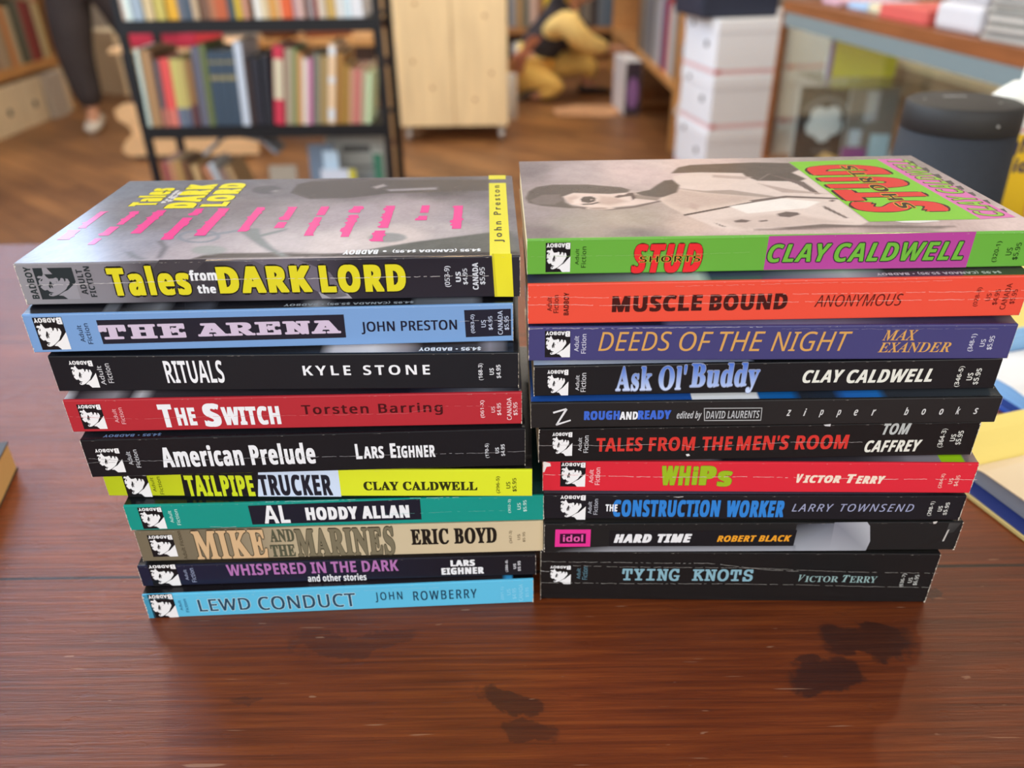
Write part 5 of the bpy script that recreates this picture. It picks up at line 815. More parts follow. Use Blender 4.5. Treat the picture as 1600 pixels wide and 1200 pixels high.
# ------------------------------------------------------------------ the counter table
def table_material():
    m = bpy.data.materials.new('varnished_wood')
    m.use_nodes = True
    nt = m.node_tree
    b = nt.nodes['Principled BSDF']
    N = nt.nodes.new
    L_ = nt.links.new
    tc = N('ShaderNodeTexCoord')

    def noise_(scale, stretch, detail=6, rough=0.6, dist=0.0):
        mp = N('ShaderNodeMapping')
        mp.inputs['Scale'].default_value = stretch
        mp.inputs['Rotation'].default_value = (0, 0, rad(-2))
        z = N('ShaderNodeTexNoise')
        z.inputs['Scale'].default_value = scale
        z.inputs['Detail'].default_value = detail
        z.inputs['Roughness'].default_value = rough
        z.inputs['Distortion'].default_value = dist
        L_(tc.outputs['Object'], mp.inputs[0])
        L_(mp.outputs[0], z.inputs['Vector'])
        return z

    def ramp(src, stops):
        r = N('ShaderNodeValToRGB')
        while len(r.color_ramp.elements) < len(stops):
            r.color_ramp.elements.new(0.5)
        for e, (p, c) in zip(r.color_ramp.elements, stops):
            e.position = p
            e.color = c
        L_(src, r.inputs[0])
        return r

    def mix(a, c, f, mode='MIX'):
        x = N('ShaderNodeMix')
        x.data_type = 'RGBA'
        x.blend_type = mode
        if isinstance(f, float):
            x.inputs[0].default_value = f
        else:
            L_(f, x.inputs[0])
        for k, s in ((6, a), (7, c)):
            if isinstance(s, tuple):
                x.inputs[k].default_value = s
            else:
                L_(s, x.inputs[k])
        return x.outputs[2]
    big = noise_(5, (1, 1.4, 1), 3)
    grain = noise_(16, (0.7, 26, 1), 7, 0.68, 0.3)
    fine = noise_(60, (1, 22, 1), 3, 0.6)
    col = ramp(grain.outputs[0], [(0.30, lin((90, 40, 18))), (0.5, lin((122, 57, 24))), (0.72, lin((152, 78, 33)))])
    col2 = ramp(big.outputs[0], [(0.32, (0.55, 0.50, 0.48, 1)), (0.66, (1.12, 1.06, 1.0, 1))])
    c = mix(col.outputs[0], col2.outputs[0], 0.85, 'MULTIPLY')
    # worn dark stains, each with its own ragged outline
    sp = N('ShaderNodeSeparateXYZ')
    wob = noise_(22, (1, 1, 1), 5)
    wv = N('ShaderNodeVectorMath')
    wv.operation = 'MULTIPLY_ADD'
    wv.inputs[1].default_value = (0.05, 0.05, 0)
    L_(wob.outputs['Color'], wv.inputs[0])
    L_(tc.outputs['Object'], wv.inputs[2])
    L_(wv.outputs[0], sp.inputs[0])

    def stain(cx, cy, rx, ry):
        cx += 0.025
        cy += 0.025
        out = []
        for axis, cc, rr in ((0, cx, rx), (1, cy, ry)):
            s = N('ShaderNodeMath')
            s.operation = 'SUBTRACT'
            L_(sp.outputs[axis], s.inputs[0])
            s.inputs[1].default_value = cc
            d = N('ShaderNodeMath')
            d.operation = 'DIVIDE'
            L_(s.outputs[0], d.inputs[0])
            d.inputs[1].default_value = rr
            p = N('ShaderNodeMath')
            p.operation = 'POWER'
            L_(d.outputs[0], p.inputs[0])
            p.inputs[1].default_value = 2
            out.append(p.outputs[0])
        a = N('ShaderNodeMath')
        a.operation = 'ADD'
        L_(out[0], a.inputs[0])
        L_(out[1], a.inputs[1])
        mr = N('ShaderNodeMapRange')
        mr.inputs[1].default_value = 0.8
        mr.inputs[2].default_value = 1.15
        mr.inputs[3].default_value = 1.0
        mr.inputs[4].default_value = 0.0
        L_(a.outputs[0], mr.inputs[0])
        return mr.outputs[0]
    for (cx, cy, rx, ry, dark) in ((0.148, 0.230, 0.020, 0.009, 0.72), (0.128, 0.214, 0.018, 0.0085, 0.72), (-0.004, 0.200, 0.011, 0.007, 0.6),
                                   (0.002, 0.186, 0.012, 0.006, 0.5), (0.188, 0.2575, 0.004, 0.0018, 0.6), (-0.07, 0.235, 0.03, 0.006, 0.35), (-0.105, 0.205, 0.008, 0.003, 0.35)):
        f = N('ShaderNodeMath')
        f.operation = 'MULTIPLY'
        L_(stain(cx, cy, rx, ry), f.inputs[0])
        f.inputs[1].default_value = dark
        c = mix(c, lin((40, 24, 22)), f.outputs[0])
    # pale scratches
    for rot, sx, sy, sc, lo in ((35, 3, 46, 9, 0.735), (-50, 3, 52, 8, 0.74), (80, 4, 60, 7, 0.745), (5, 9, 40, 10, 0.745)):
        z = noise_(sc, (sx, sy, 1), 2, 0.4)
        z.inputs['Vector'].links[0].from_node.inputs['Rotation'].default_value = (0, 0, rad(rot))
        k = ramp(z.outputs[0], [(lo, (0, 0, 0, 1)), (lo + 0.03, (0.55, 0.55, 0.55, 1))])
        c = mix(c, lin((176, 132, 104)), k.outputs[0])
    # the joint between two boards
    sp2 = N('ShaderNodeSeparateXYZ')
    L_(tc.outputs['Object'], sp2.inputs[0])
    seams = []
    for y0 in (0.2735, 0.52, 0.02):
        s = N('ShaderNodeMath')
        s.operation = 'COMPARE'
        L_(sp2.outputs[1], s.inputs[0])
        s.inputs[1].default_value = y0
        s.inputs[2].default_value = 0.0009
        seams.append(s.outputs[0])
    sm = seams[0]
    for q in seams[1:]:
        a = N('ShaderNodeMath')
        a.operation = 'MAXIMUM'
        L_(sm, a.inputs[0])
        L_(q, a.inputs[1])
        sm = a.outputs[0]
    c = mix(c, lin((36, 16, 12)), sm)
    L_(c, b.inputs['Base Color'])
    # small dents and scratches in the varnish
    dents = noise_(70, (1, 2.2, 1), 4, 0.5)
    dr = ramp(dents.outputs[0], [(0.62, (0, 0, 0, 1)), (0.72, (1, 1, 1, 1))])
    h1 = N('ShaderNodeMath')
    h1.operation = 'MULTIPLY_ADD'
    L_(fine.outputs[0], h1.inputs[0])
    h1.inputs[1].default_value = 0.5
    L_(grain.outputs[0], h1.inputs[2])
    h2 = N('ShaderNodeMath')
    h2.operation = 'MULTIPLY_ADD'
    L_(dr.outputs[0], h2.inputs[0])
    h2.inputs[1].default_value = -0.5
    L_(h1.outputs[0], h2.inputs[2])
    bp = N('ShaderNodeBump')
    bp.inputs['Strength'].default_value = 0.30
    bp.inputs['Distance'].default_value = 0.0012
    L_(h2.outputs[0], bp.inputs['Height'])
    L_(bp.outputs[0], b.inputs['Normal'])
    b.inputs['Roughness'].default_value = 0.30
    b.inputs['Specular IOR Level'].default_value = 0.45
    return m


VARN = table_material()
tbl = thing('counter_table', 'big red-brown varnished wooden table carrying the two stacks of paperbacks', 'table', (0, 0, TABLE_Z))
TX0, TX1, TY0, TY1 = -1.0, 1.1, -0.12, 0.735
obj('tabletop', box(TX0, TX1, TY0, TY1, -0.035, 0.0, None, 0.004), VARN, tbl)
obj('apron', box(TX0 + 0.08, TX1 - 0.08, TY0 + 0.06, TY1 - 0.06, -0.13, -0.036), VARN, tbl)
for x in (TX0 + 0.1, TX1 - 0.17):
    for y in (TY0 + 0.08, TY1 - 0.15):
        obj('leg', box(x, x + 0.07, y, y + 0.07, -TABLE_Z, -0.131), VARN, tbl)

# ------------------------------------------------------------------ the two stacks
LABELS = {
    'L1': 'grey and black paperback with big yellow title, topmost book of the left stack',
    'L2': 'light blue paperback with a black title block, second from top of the left stack',
    'L3': 'black paperback with tall narrow white title, third from top of the left stack',
    'L4': 'dark red paperback with white title, in the left stack',
    'L5': 'thick black paperback lying just under the dark red one in the left stack',
    'L6': 'lime green paperback with black and pale blue title panels in the left stack',
    'L7': 'teal paperback with a black title panel in the left stack',
    'L8': 'tan paperback with stencil lettering, third from bottom of the left stack',
    'L9': 'dark navy paperback with mauve title, second from bottom of the left stack',
    'L10': 'sky blue paperback, bottom book of the left stack',
    'R1': 'green paperback with magenta name panel, topmost book of the right stack',
    'R2': 'orange-red paperback with creased spine, second from top of the right stack',
    'R3': 'purple-blue paperback with thin gold title in the right stack',
    'R4': 'black paperback with shaded blue title lying under the purple-blue one, right stack',
    'R5': 'matt black paperback with boxed grey lettering, in the middle of the right stack',
    'R6': 'black paperback with red slanted title in the right stack',
    'R7': 'bright red paperback with lime green title in the right stack',
    'R8': 'black paperback with blocky blue title in the right stack',
    'R9': 'black paperback with pink square mark and grey patch, second from bottom, right stack',
    'R10': 'thick black paperback with creased spine, bottom book of the right stack',
}
WEAR_GLINT = {'L1': (1.6, 1.2), 'L2': (1.2, 0.8), 'L3': (0.5, 0.6), 'L4': (0.8, 0.8), 'L5': (0.8, 0.6), 'L6': (0.3, 0.2), 'L7': (1.4, 1.0), 'L8': (0.9, 0.9), 'L9': (1.2, 0.7),
        'L10': (2.2, 1.2), 'R1': (0.6, 0.6), 'R2': (1.0, 0.8), 'R3': (0.9, 0.7), 'R4': (0.8, 0.5), 'R5': (0.5, 0.3), 'R6': (1.2, 1.8), 'R7': (0.7, 1.6), 'R8': (0.8, 1.3),
        'R9': (1.0, 2.0), 'R10': (0.9, 1.6)}
for pre in 'LR':
    order = ['%s%d' % (pre, i) for i in range(10, 0, -1)]
    for i, key in enumerate(order):
        d = BOOKS[key]
        hump = 0.0
        if i < 9:
            n = BOOKS[order[i + 1]]
            hump = max(0.0, n['gap'] - abs(n['pose'][4] - d['pose'][4]) * d['L'] / 2 - 0.12)
        paperback(key, d, hump, 105.0 if key not in ('R5', 'R9') else 109.0, LABELS[key], WEAR_GLINT[key])

# ------------------------------------------------------------------ other things on the table
TZ = TABLE_Z
PAGES = mat('book_pages', (222, 182, 118), 0.9, var=0.12, scale=8, stretch=(0.3, 0.3, 500))
# book at the left edge
d = Vector((0.262, -0.965, 0))
t = thing('lying_book', 'closed book with tan page edges and dark cover at the far left table edge', 'book', (-0.2775, 0.3615, TZ), math.atan2(d.y, d.x))
# local x runs along the visible page edge towards the viewer, local y to the right of it (away from the book)
obj('page_block', box(0.0005, 0.169, -0.108, -0.0006, 0.0008, 0.0168), PAGES, t)
DARKC = mat('dark_cover', (44, 40, 34), 0.45)
obj('front_cover', box(-0.0005, 0.17, -0.112, -0.0002, 0.0169, 0.0178), DARKC, t)
obj('back_cover', box(-0.0005, 0.17, -0.112, -0.0002, 0.0, 0.0007), DARKC, t)
obj('spine', box(-0.0005, 0.17, -0.1135, -0.1121, 0.0, 0.0178), DARKC, t)

# open books behind the right stack
CREAM = mat('cream_paper', (246, 228, 196), 0.85)
GREYP = mat('grey_page_edges', (150, 158, 172), 0.85, var=0.2, scale=6, stretch=(0.4, 0.4, 700))
NAVY = mat('navy_endpaper', (28, 52, 132), 0.55)
CRB = mat('cream_board', (232, 218, 150), 0.7)
YEL = mat('yellow_endpaper', (248, 226, 130), 0.8)
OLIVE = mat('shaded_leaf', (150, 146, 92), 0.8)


def leaf_strip(bm, prof, y0, y1, th):
    """a bent sheet: profile (x,z) swept along y"""
    a = [(x, z) for x, z in prof]
    b = [(x, z - th) for x, z in prof[::-1]]
    prism(bm, a + b, y0, y1, 'y')
    return bm


d = Vector((0.285, -0.958, 0)).normalized()
t = thing('open_book', 'open book with yellow endpaper and navy cover behind the right stack', 'open book', (0.2385, 0.3335, TZ), math.atan2(d.y, d.x))
# local +x towards the viewer along the visible page edge, +y away to the right, origin under the gutter
obj('cover_board', box(-0.012, 0.135, -0.006, 0.20, 0.0, 0.0026, None, 0.0006), CRB, t)
obj('cover_lining', box(-0.008, 0.1335, -0.0054, 0.1994, 0.00265, 0.0031), NAVY, t)
bm = BM()
prism(bm, [(-0.004, 0.0034), (0.128, 0.0034), (0.128, 0.0085), (0.08, 0.0112), (0.03, 0.0125), (0.006, 0.0120), (-0.002, 0.0098)], 0.004, 0.19, 'y')
obj('page_block', bm, GREYP, t)
obj('right_page', leaf_strip(BM(), [(-0.001, 0.0112), (0.006, 0.0130), (0.03, 0.0136), (0.08, 0.0123), (0.128, 0.0096)], 0.0025, 0.1915, 0.0006), CREAM, t)
bm = BM()
prism(bm, [(-0.002, 0.0085), (-0.007, 0.0145), (-0.014, 0.0198), (-0.020, 0.0218), (-0.021, 0.0192), (-0.014, 0.0145), (-0.007, 0.0095)], 0.005, 0.189, 'y')
obj('left_pages', bm, OLIVE, t)
obj('endpaper', leaf_strip(BM(), [(-0.001, 0.0112), (-0.007, 0.0172), (-0.014, 0.0222), (-0.022, 0.0245)], 0.0, 0.192, 0.0006), YEL, t)
bm = BM()
prism(bm, [(-0.013, 0.0), (-0.028, 0.001), (-0.028, 0.0035), (-0.013, 0.0026)], -0.004, 0.196, 'y')
obj('front_board', bm, CRB, t)
INK = mat('pale_blue_ink', (176, 206, 214), 0.8)
bm = BM()
for r in range(6):
    bx(bm, 0.045 + r * 0.005, 0.0475 + r * 0.005, 0.03, 0.055, 0.0133 - 0.00012 * r, 0.0136 - 0.00012 * r)
obj('printed_lines', bm, INK, t)

BLUEE = mat('blue_page_edges', (140, 184, 226), 0.8, var=0.35, scale=5, stretch=(0.4, 0.4, 420))
WHITEP = mat('white_paper', (240, 240, 240), 0.85)
BLUEC = mat('blue_cover', (30, 76, 170), 0.5)
d = Vector((0.27, -0.96, 0)).normalized()
t = thing('open_book', 'open book with blue-edged curling pages behind the orange-red and purple-blue paperbacks', 'open book', (0.290, 0.450, TZ), math.atan2(d.y, d.x))
obj('cover_board', box(-0.012, 0.064, -0.004, 0.20, 0.0, 0.0032, None, 0.0006), BLUEC, t)
obj('cover_lining', box(-0.008, 0.062, -0.0036, 0.1996, 0.0033, 0.0036), NAVY, t)
bm = BM()
prism(bm, [(-0.004, 0.0038), (0.058, 0.0038), (0.058, 0.0115), (0.04, 0.0135), (0.02, 0.013), (0.0, 0.010)], 0.004, 0.19, 'y')
obj('page_block', bm, BLUEE, t)
obj('right_page', leaf_strip(BM(), [(0.0, 0.0115), (0.02, 0.0138), (0.04, 0.0145), (0.058, 0.0125)], 0.0025, 0.1915, 0.0006), WHITEP, t)
bm = BM()
n = 10
outer = [(-0.002 - 0.062 * (1 - math.cos(PI * k / n)) / 2 * 1.0, 0.008 + 0.052 * math.sin(PI * 0.5 * k / n)) for k in range(n + 1)]
inner = [(-0.004 - 0.046 * (1 - math.cos(PI * k / n)) / 2, 0.008 + 0.03 * math.sin(PI * 0.5 * k / n)) for k in range(n + 1)]
prism(bm, outer + [(-0.085, 0.056), (-0.085, 0.030)] + inner[::-1], 0.036, 0.19, 'y')
obj('curled_pages', bm, BLUEE, t)
bm = BM()
top = [(x - 0.0004, z + 0.0006) for x, z in outer] + [(-0.086, 0.0568)]
obj('left_page', leaf_strip(BM(), top, 0.034, 0.192, 0.0005), YEL, t)
bm.free()
obj('front_board', prism(BM(), [(-0.0125, 0.0), (-0.088, 0.0), (-0.088, 0.003), (-0.0125, 0.003)], -0.004, 0.196, 'y'), BLUEC, t)
obj('support_pages', prism(BM(), [(-0.013, 0.0032), (-0.085, 0.0032), (-0.085, 0.027), (-0.07, 0.0275), (-0.048, 0.020), (-0.02, 0.009)], 0.036, 0.19, 'y'), BLUEE, t)

# smart speaker
SPK = mat('speaker_fabric', (40, 43, 50), 0.8, var=0.1, scale=300)
SPT = mat('speaker_rubber', (44, 42, 41), 0.65)
t = thing('smart_speaker', 'dark grey cylindrical speaker standing behind the right stack', 'speaker', (0.370, 0.665, TZ + 0.0005))
obj('grille', lathe(BM(), [(0.043, 0.0), (0.0485, 0.003), (0.0442, 0.1115), (0.040, 0.112)], 48), SPK, t, True)
obj('top_band', lathe(BM(), [(0.040, 0.1122), (0.0445, 0.1122), (0.0442, 0.130), (0.0432, 0.1325), (0.041, 0.1335), (0.0, 0.1335)], 48, cap=False), SPT, t, True)
LOGO = mat('speaker_print', (176, 174, 170), 0.6)
bm = BM()
for i, w in enumerate((0.0026, 0.003, 0.0026, 0.0026, 0.003)):
    bx(bm, -0.009 + i * 0.0038, -0.009 + i * 0.0038 + w, 0.016, 0.0192, 0.13355, 0.1337)
obj('top_print', bm, LOGO, t)
bm = BM()
bx(bm, 0.020, 0.0225, -0.014, -0.0125, 0.13355, 0.1337)
bx(bm, -0.030, -0.0275, 0.008, 0.0095, 0.13355, 0.1337)
obj('button_marks', bm, LOGO, t)
obj('indicator', lathe(BM(), [(0.0, 0.0), (0.0009, 0.0), (0.0009, 0.0006), (0.0, 0.0006)], 10, Matrix.Translation((0.006, -0.0442, 0.122)) @ Matrix.Rotation(PI / 2, 4, 'X'), cap=False), LOGO, t)

# lighter fluid tin
TINY = mat('yellow_tin', (236, 190, 20), 0.35)
TINW = mat('white_tin', (236, 232, 224), 0.35)
CAPW = mat('white_plastic', (246, 244, 232), 0.4)
t = thing('fluid_tin', 'yellow and white lighter fluid tin with white cap behind the speaker', 'tin', (0.449, 0.705, TZ), rad(-4))


def rrect(w, dp, r, n=5):
    out = []
    for cx, cy, a0 in ((w - r, dp - r, 0), (-w + r, dp - r, 90), (-w + r, -dp + r, 180), (w - r, -dp + r, 270)):
        for k in range(n + 1):
            a = rad(a0 + 90 * k / n)
            out.append((cx + r * math.cos(a), cy + r * math.sin(a)))
    return out


obj('tin_body', prism(BM(), rrect(0.0385, 0.018, 0.014), 0, 0.1015, 'z'), TINY, t)
obj('white_label', prism(BM(), rrect(0.0385, 0.018, 0.014), 0.1016, 0.1165, 'z'), TINW, t)
bm = BM()
rings = []
for s, z in ((1.0, 0.1166), (0.97, 0.121), (0.82, 0.129), (0.62, 0.136), (0.45, 0.141)):
    rings.append([bm.verts.new((x * s, y * s, z)) for x, y in rrect(0.0385, 0.018, 0.014)])
for a, b in zip(rings, rings[1:]):
    for k in range(len(a)):
        bm.faces.new((a[k], a[(k + 1) % len(a)], b[(k + 1) % len(a)], b[k]))
bm.faces.new(rings[-1])
bm.faces.new(rings[0])
obj('shoulder', bm, CAPW, t, True)
obj('cap', lathe(BM(), [(0.012, 0.1411), (0.0115, 0.156), (0.008, 0.158), (0.006, 0.172), (0.0, 0.173)], 20, cap=False), CAPW, t, True)
P = Print()
fy = -0.0182


def tin_(u, v, ly):
    return (u, fy - ly * EPS, v)


NV = (26, 28, 74)
lay_text(P, 'Lighter', 'S', NV, [-0.028, 0.022, 0.0815, 0.0985], 0, 0.03, 2, None, 0, 0, tin_)
lay_text(P, 'Fluid', 'S', NV, [-0.030, 0.004, 0.0685, 0.081], 0, 0.03, 2, None, 0, 0, tin_)
lay_poly(P, [(0.024 + 0.012 * math.cos(a * PI / 12), 0.043 + 0.024 * math.sin(a * PI / 12)) for a in range(24)], (214, 110, 40), 1, tin_)
lay_poly(P, [(0.024 + 0.0105 * math.cos(a * PI / 12), 0.043 + 0.0225 * math.sin(a * PI / 12)) for a in range(24)], (236, 222, 196), 2, tin_)
for i in range(6):
    lay_poly(P, [(-0.018 + i * 0.0045, 0.1035), (-0.0145 + i * 0.0045, 0.1035), (-0.0145 + i * 0.0045, 0.106), (-0.018 + i * 0.0045, 0.1058)], (206, 84, 60), 2, tin_)
lay_poly(P, [(-0.018, 0.1085), (-0.012, 0.108), (-0.0115, 0.1105), (-0.017, 0.1112)], (40, 50, 130), 2, tin_)
P.build('label_print', MATTE, t)

# papers piled at the right-hand rear corner
random.seed(11)
z = 0.0
for i, (c, h, dx, dsc) in enumerate((((60, 84, 150), 0.006, 0.0, 'blue booklet at the bottom of the pile behind the tin'), ((214, 206, 190), 0.009, 0.004, 'cream booklet second from bottom of the pile right of the tin'),
                               ((92, 84, 78), 0.005, -0.003, 'dark booklet in the middle of the pile right of the tin'), ((222, 214, 200), 0.008, 0.003, 'cream booklet just under the top of the pile right of the tin'),
                               ((140, 128, 116), 0.006, 0.0, 'brown-grey booklet on top of the pile right of the tin'))):
    o = obj('booklet', box(-0.07, 0.07, -0.05, 0.05, 0, h - 0.0003, None, 0.0008), mat('booklet_%d' % i, c, 0.7))
    o.location = (0.548 + dx, 0.672, TZ + z)
    o.rotation_euler = (0, 0, rad(8 + 3 * i))
    tag(o, dsc, 'booklet', 'pile of booklets')
    z += h

# ------------------------------------------------------------------ the book cart
BLACK = mat('black_steel', (26, 27, 31), 0.45, 0.3)
WHEEL = mat('dark_rubber', (30, 30, 32), 0.7)
cart = thing('book_cart', 'black steel book cart full of books behind the left stack', 'book cart', (-0.778, 2.6, 0))
CX0, CX1, CD = -0.398, 0.398, 0.27
for x in (CX0, CX1 - 0.022):
    for y in (0.0, CD - 0.022):
        obj('post', box(x, x + 0.022, y, y + 0.022, 0.07, 1.16), BLACK, cart)
for z in (0.462, 0.772, 0.150, 1.125):
    bm = box(CX0 + 0.0225, CX1 - 0.0225, 0.0, CD, z - 0.008, z)
    bx(bm, CX0 + 0.0225, CX1 - 0.0225, -0.002, 0.006, z - 0.036, z - 0.0085)
    obj('shelf', bm, BLACK, cart)
for x in (CX0 + 0.011, CX1 - 0.011):
    for y in (0.011, CD - 0.011):
        M = Matrix.Translation((x, y, 0.033)) @ Matrix.Rotation(PI / 2, 4, 'Y')
        bm = lathe(BM(), [(0.0, -0.012), (0.033, -0.012), (0.033, 0.012), (0.0, 0.012)], 20, M, cap=False)
        bx(bm, x - 0.005, x + 0.005, y - 0.005, y + 0.005, 0.06, 0.075)
        obj('caster', bm, WHEEL, cart)

SHELFPAGES = mat('shelf_pages', (226, 212, 184), 0.9)
ORD = ['first', 'second', 'third', 'fourth', 'fifth', 'sixth', 'seventh', 'eighth', 'ninth', 'tenth', 'eleventh', 'twelfth', 'thirteenth', 'fourteenth', 'fifteenth',
       'sixteenth', 'seventeenth', 'eighteenth', 'nineteenth', 'twentieth', 'twenty-first', 'twenty-second', 'twenty-third', 'twenty-fourth', 'twenty-fifth',
       'twenty-sixth', 'twenty-seventh', 'twenty-eighth', 'twenty-ninth', 'thirtieth', 'thirty-first', 'thirty-second', 'thirty-third', 'thirty-fourth', 'thirty-fifth']


def shelf_book(loc, w, h, dp, c, label, group, lean=0.0, bands=(), rz=0.0, name='shelf_book'):
    """an upright book, spine towards -y: cover in one mesh, page block its part"""
    key = 'cover_%d_%d_%d' % tuple(c)
    ms = [mat(key, c, 0.5)]
    bm = BM()
    th = min(0.0025, w * 0.2)
    bx(bm, -w / 2, w / 2, 0, th, 0, h, None, th * 0.45)
    bx(bm, -w / 2, -w / 2 + th, th, dp, 0, h)
    bx(bm, w / 2 - th, w / 2, th, dp, 0, h)
    for z0, z1, bc in bands:
        k2 = 'cover_%d_%d_%d' % tuple(bc)
        ms.append(mat(k2, bc, 0.5))
        bx(bm, -w / 2 + th * 0.5, w / 2 - th * 0.5, -0.0004, th, z0 * h, z1 * h, mi=len(ms) - 1)
    o = obj(name, bm, ms)
    o.location = (loc[0], loc[1], loc[2] + abs(math.sin(lean)) * w / 2 + 0.0004)
    o.rotation_euler = (0, lean, rz)
    tag(o, label, 'book', group)
    obj('page_block', box(-w / 2 + th * 1.05, w / 2 - th * 1.05, th * 1.05, dp - 0.004, 0.003, h - 0.004), SHELFPAGES, o)
    return o


def cname(c):
    r, g, b = c
    mx_, mn = max(c), min(c)
    if mx_ - mn < 26:
        return 'white' if mx_ > 215 else 'pale grey' if mx_ > 165 else 'grey' if mx_ > 95 else 'black'
    import colorsys
    hh, ss, vv = colorsys.rgb_to_hsv(r / 255, g / 255, b / 255)
    hh *= 360
    if hh < 14 or hh > 340:
        return 'pale pink' if ss < 0.35 else 'red' if vv > 0.7 else 'maroon'
    if hh < 48:
        return 'cream' if ss < 0.36 and vv > 0.8 else 'orange' if ss > 0.55 and vv > 0.8 else 'tan' if vv > 0.6 else 'brown'
    if hh < 75:
        return 'yellow' if vv > 0.7 else 'olive'
    if hh < 165:
        return 'pale green' if vv > 0.7 else 'green'
    if hh < 260:
        return 'pale blue' if vv > 0.7 else 'slate blue'
    return 'pink'


# positions along a shelf are counted in units of 2.06 mm from the cart's left post, tops in the same units
PXM = 0.00206


def shelf_row(z, books, shelfname, group, y=2.603):
    n = len(books)
    for i, (x0, x1, ytop, c, lean, bands) in enumerate(books):
        ybase = 195 if 'middle' in shelfname else 33
        h = (ybase - ytop) * 0.00204 if ytop is not None else 0.2 + 0.05 * ((i * 7) % 5) / 4
        w = (x1 - x0) * PXM * 0.95
        xm = (x0 + x1) / 2
        x = -1.153 + (xm - 233) * PXM if 'middle' in shelfname else -1.172 + (xm - 181) * PXM * 0.93
        dp = 0.15 + 0.02 * ((i * 5) % 4)
        place = ORD[i] + ' from left' if i < n - 6 else (ORD[n - 1 - i] + ' from right' if i < n - 1 else 'last on the right')
        shelf_book((x, y, z), w, h, dp, c, '%s book %s on the %s shelf of the black book cart' % (cname(c), place, shelfname), group, lean, bands)


A3 = rad(4)
GOLD = (150, 140, 96)
sb = [(0.62, 0.68, GOLD), (0.84, 0.87, GOLD)]
MID = [
    (234, 239.5, 82, (208, 226, 216), 0.05, []), (240, 246, 82, (150, 114, 74), 0.05, []), (246, 253, 84, (194, 152, 106), 0.05, []), (253, 259, 86, (122, 88, 62), 0.05, []),
    (259, 266, 98, (98, 92, 100), 0.05, [(0.0, 0.28, (206, 130, 110))]), (267, 283, 96, (226, 84, 80), 0.05, [(0.0, 0.26, (214, 120, 104))]),
    (283, 294, 97, (204, 192, 112), 0.05, [(0.0, 0.28, (96, 112, 140))]), (294, 304, 97, (196, 178, 106), 0.05, [(0.0, 0.28, (76, 96, 130))]), (305, 315, 98, (156, 116, 72), 0.05, [(0.0, 0.33, (90, 50, 66))]),
    (317, 330, 80, (102, 102, 118), 0.05, []), (330, 339, 77, (106, 118, 70), 0.05, []),
    (340, 353, 86, (58, 76, 94), 0.05, sb), (353, 366, 86, (58, 76, 94), 0.05, sb), (366, 380, 86, (58, 76, 94), 0.05, sb),
    (381, 393, 74, (204, 214, 228), 0.05, []), (394, 402, 100, (62, 46, 44), 0.05, []), (403, 415, 96, (38, 38, 50), 0.06, []), (416, 428, 92, (34, 36, 46), 0.08, []),
    (430, 446, 80, (206, 52, 78), 0.13, [(0.33, 0.84, (216, 206, 176))]), (448, 459, 84, (176, 160, 136), 0.13, []), (459, 466, 84, (132, 146, 92), 0.13, []), (466, 474, 90, (208, 154, 98), 0.13, []),
    (474, 482, 98, (232, 222, 208), 0.13, []), (482, 489, 98, (208, 132, 172), 0.13, []), (491, 500, 92, (132, 132, 118), 0.13, []), (500, 513, 96, (168, 142, 92), 0.13, []),
    (513, 524, 78, (244, 210, 170), 0.13, [(0.05, 0.2, (232, 236, 240)), (0.52, 0.6, (236, 238, 240)), (0.86, 0.97, (232, 236, 240))]), (525, 536, 92, (168, 122, 58), 0.13, []),
    (536, 545, 108, (170, 130, 54), 0.13, []), (545, 553, 114, (204, 154, 124), 0.13, []), (553, 562, 114, (206, 116, 112), 0.13, []), (562, 570.5, 116, (190, 168, 138), 0.13, []), (571, 579, 120, (206, 230, 184), 0.13, [])]
TOP = [(192, 198, (204, 184, 168)), (198, 207, (226, 242, 236)), (209, 225, (162, 178, 192)), (228, 242, (218, 194, 148)), (245, 260, (204, 188, 98)), (264, 280, (230, 174, 44)),
       (281, 289, (112, 116, 126)), (290, 302, (78, 92, 108)), (303, 312, (204, 178, 144)), (316, 330, (122, 86, 66)), (330, 339, (178, 116, 82)), (339, 357, (194, 96, 56)), (358, 369, (66, 82, 90)),
       (370, 379, (218, 184, 52)), (381, 390, (204, 148, 122)), (399, 410, (238, 234, 224)), (411, 421, (228, 208, 168)), (423, 434, (228, 166, 86)), (436, 441, (236, 196, 150)), (441, 458, (228, 100, 52)),
       (460, 468, (194, 152, 152)), (468, 476, (218, 182, 172)), (477, 483, (112, 72, 62)), (484, 491, (168, 156, 156)), (493, 499, (152, 62, 56)), (499, 510, (218, 202, 182)), (512, 526, (208, 172, 96)),
       (527, 539, (228, 228, 224)), (540, 549, (216, 236, 242)), (550, 568, (232, 234, 238))]
shelf_row(0.462, MID, 'middle', 'books on the middle shelf of the black cart')
shelf_row(0.772, [(a, b, None, c, 0.0, []) for a, b, c in TOP], 'upper', 'books on the upper shelf of the black cart')
# lower shelf: a few leaning books, papers and stacked cards
for i, (x, h, c, ln) in enumerate(((-1.128, 0.20, (150, 70, 78), 0.0), (-1.102, 0.20, (196, 140, 104), -0.03), (-1.074, 0.205, (190, 150, 92), -0.06), (-1.043, 0.20, (122, 84, 58), -0.1), (-1.004, 0.19, (206, 172, 122), -0.16),
                                   (-0.943, 0.19, (196, 134, 100), -0.31), (-0.918, 0.20, (188, 196, 204), -0.31), (-0.893, 0.18, (150, 122, 112), -0.31), (-0.868, 0.19, (176, 146, 106), -0.31))):
    shelf_book((x, 2.603, 0.150), 0.019, h, 0.15, c, '%s book %s from left on the lowest shelf of the black book cart' % (cname(c), ORD[i]), 'books on the lowest shelf of the black cart', ln)


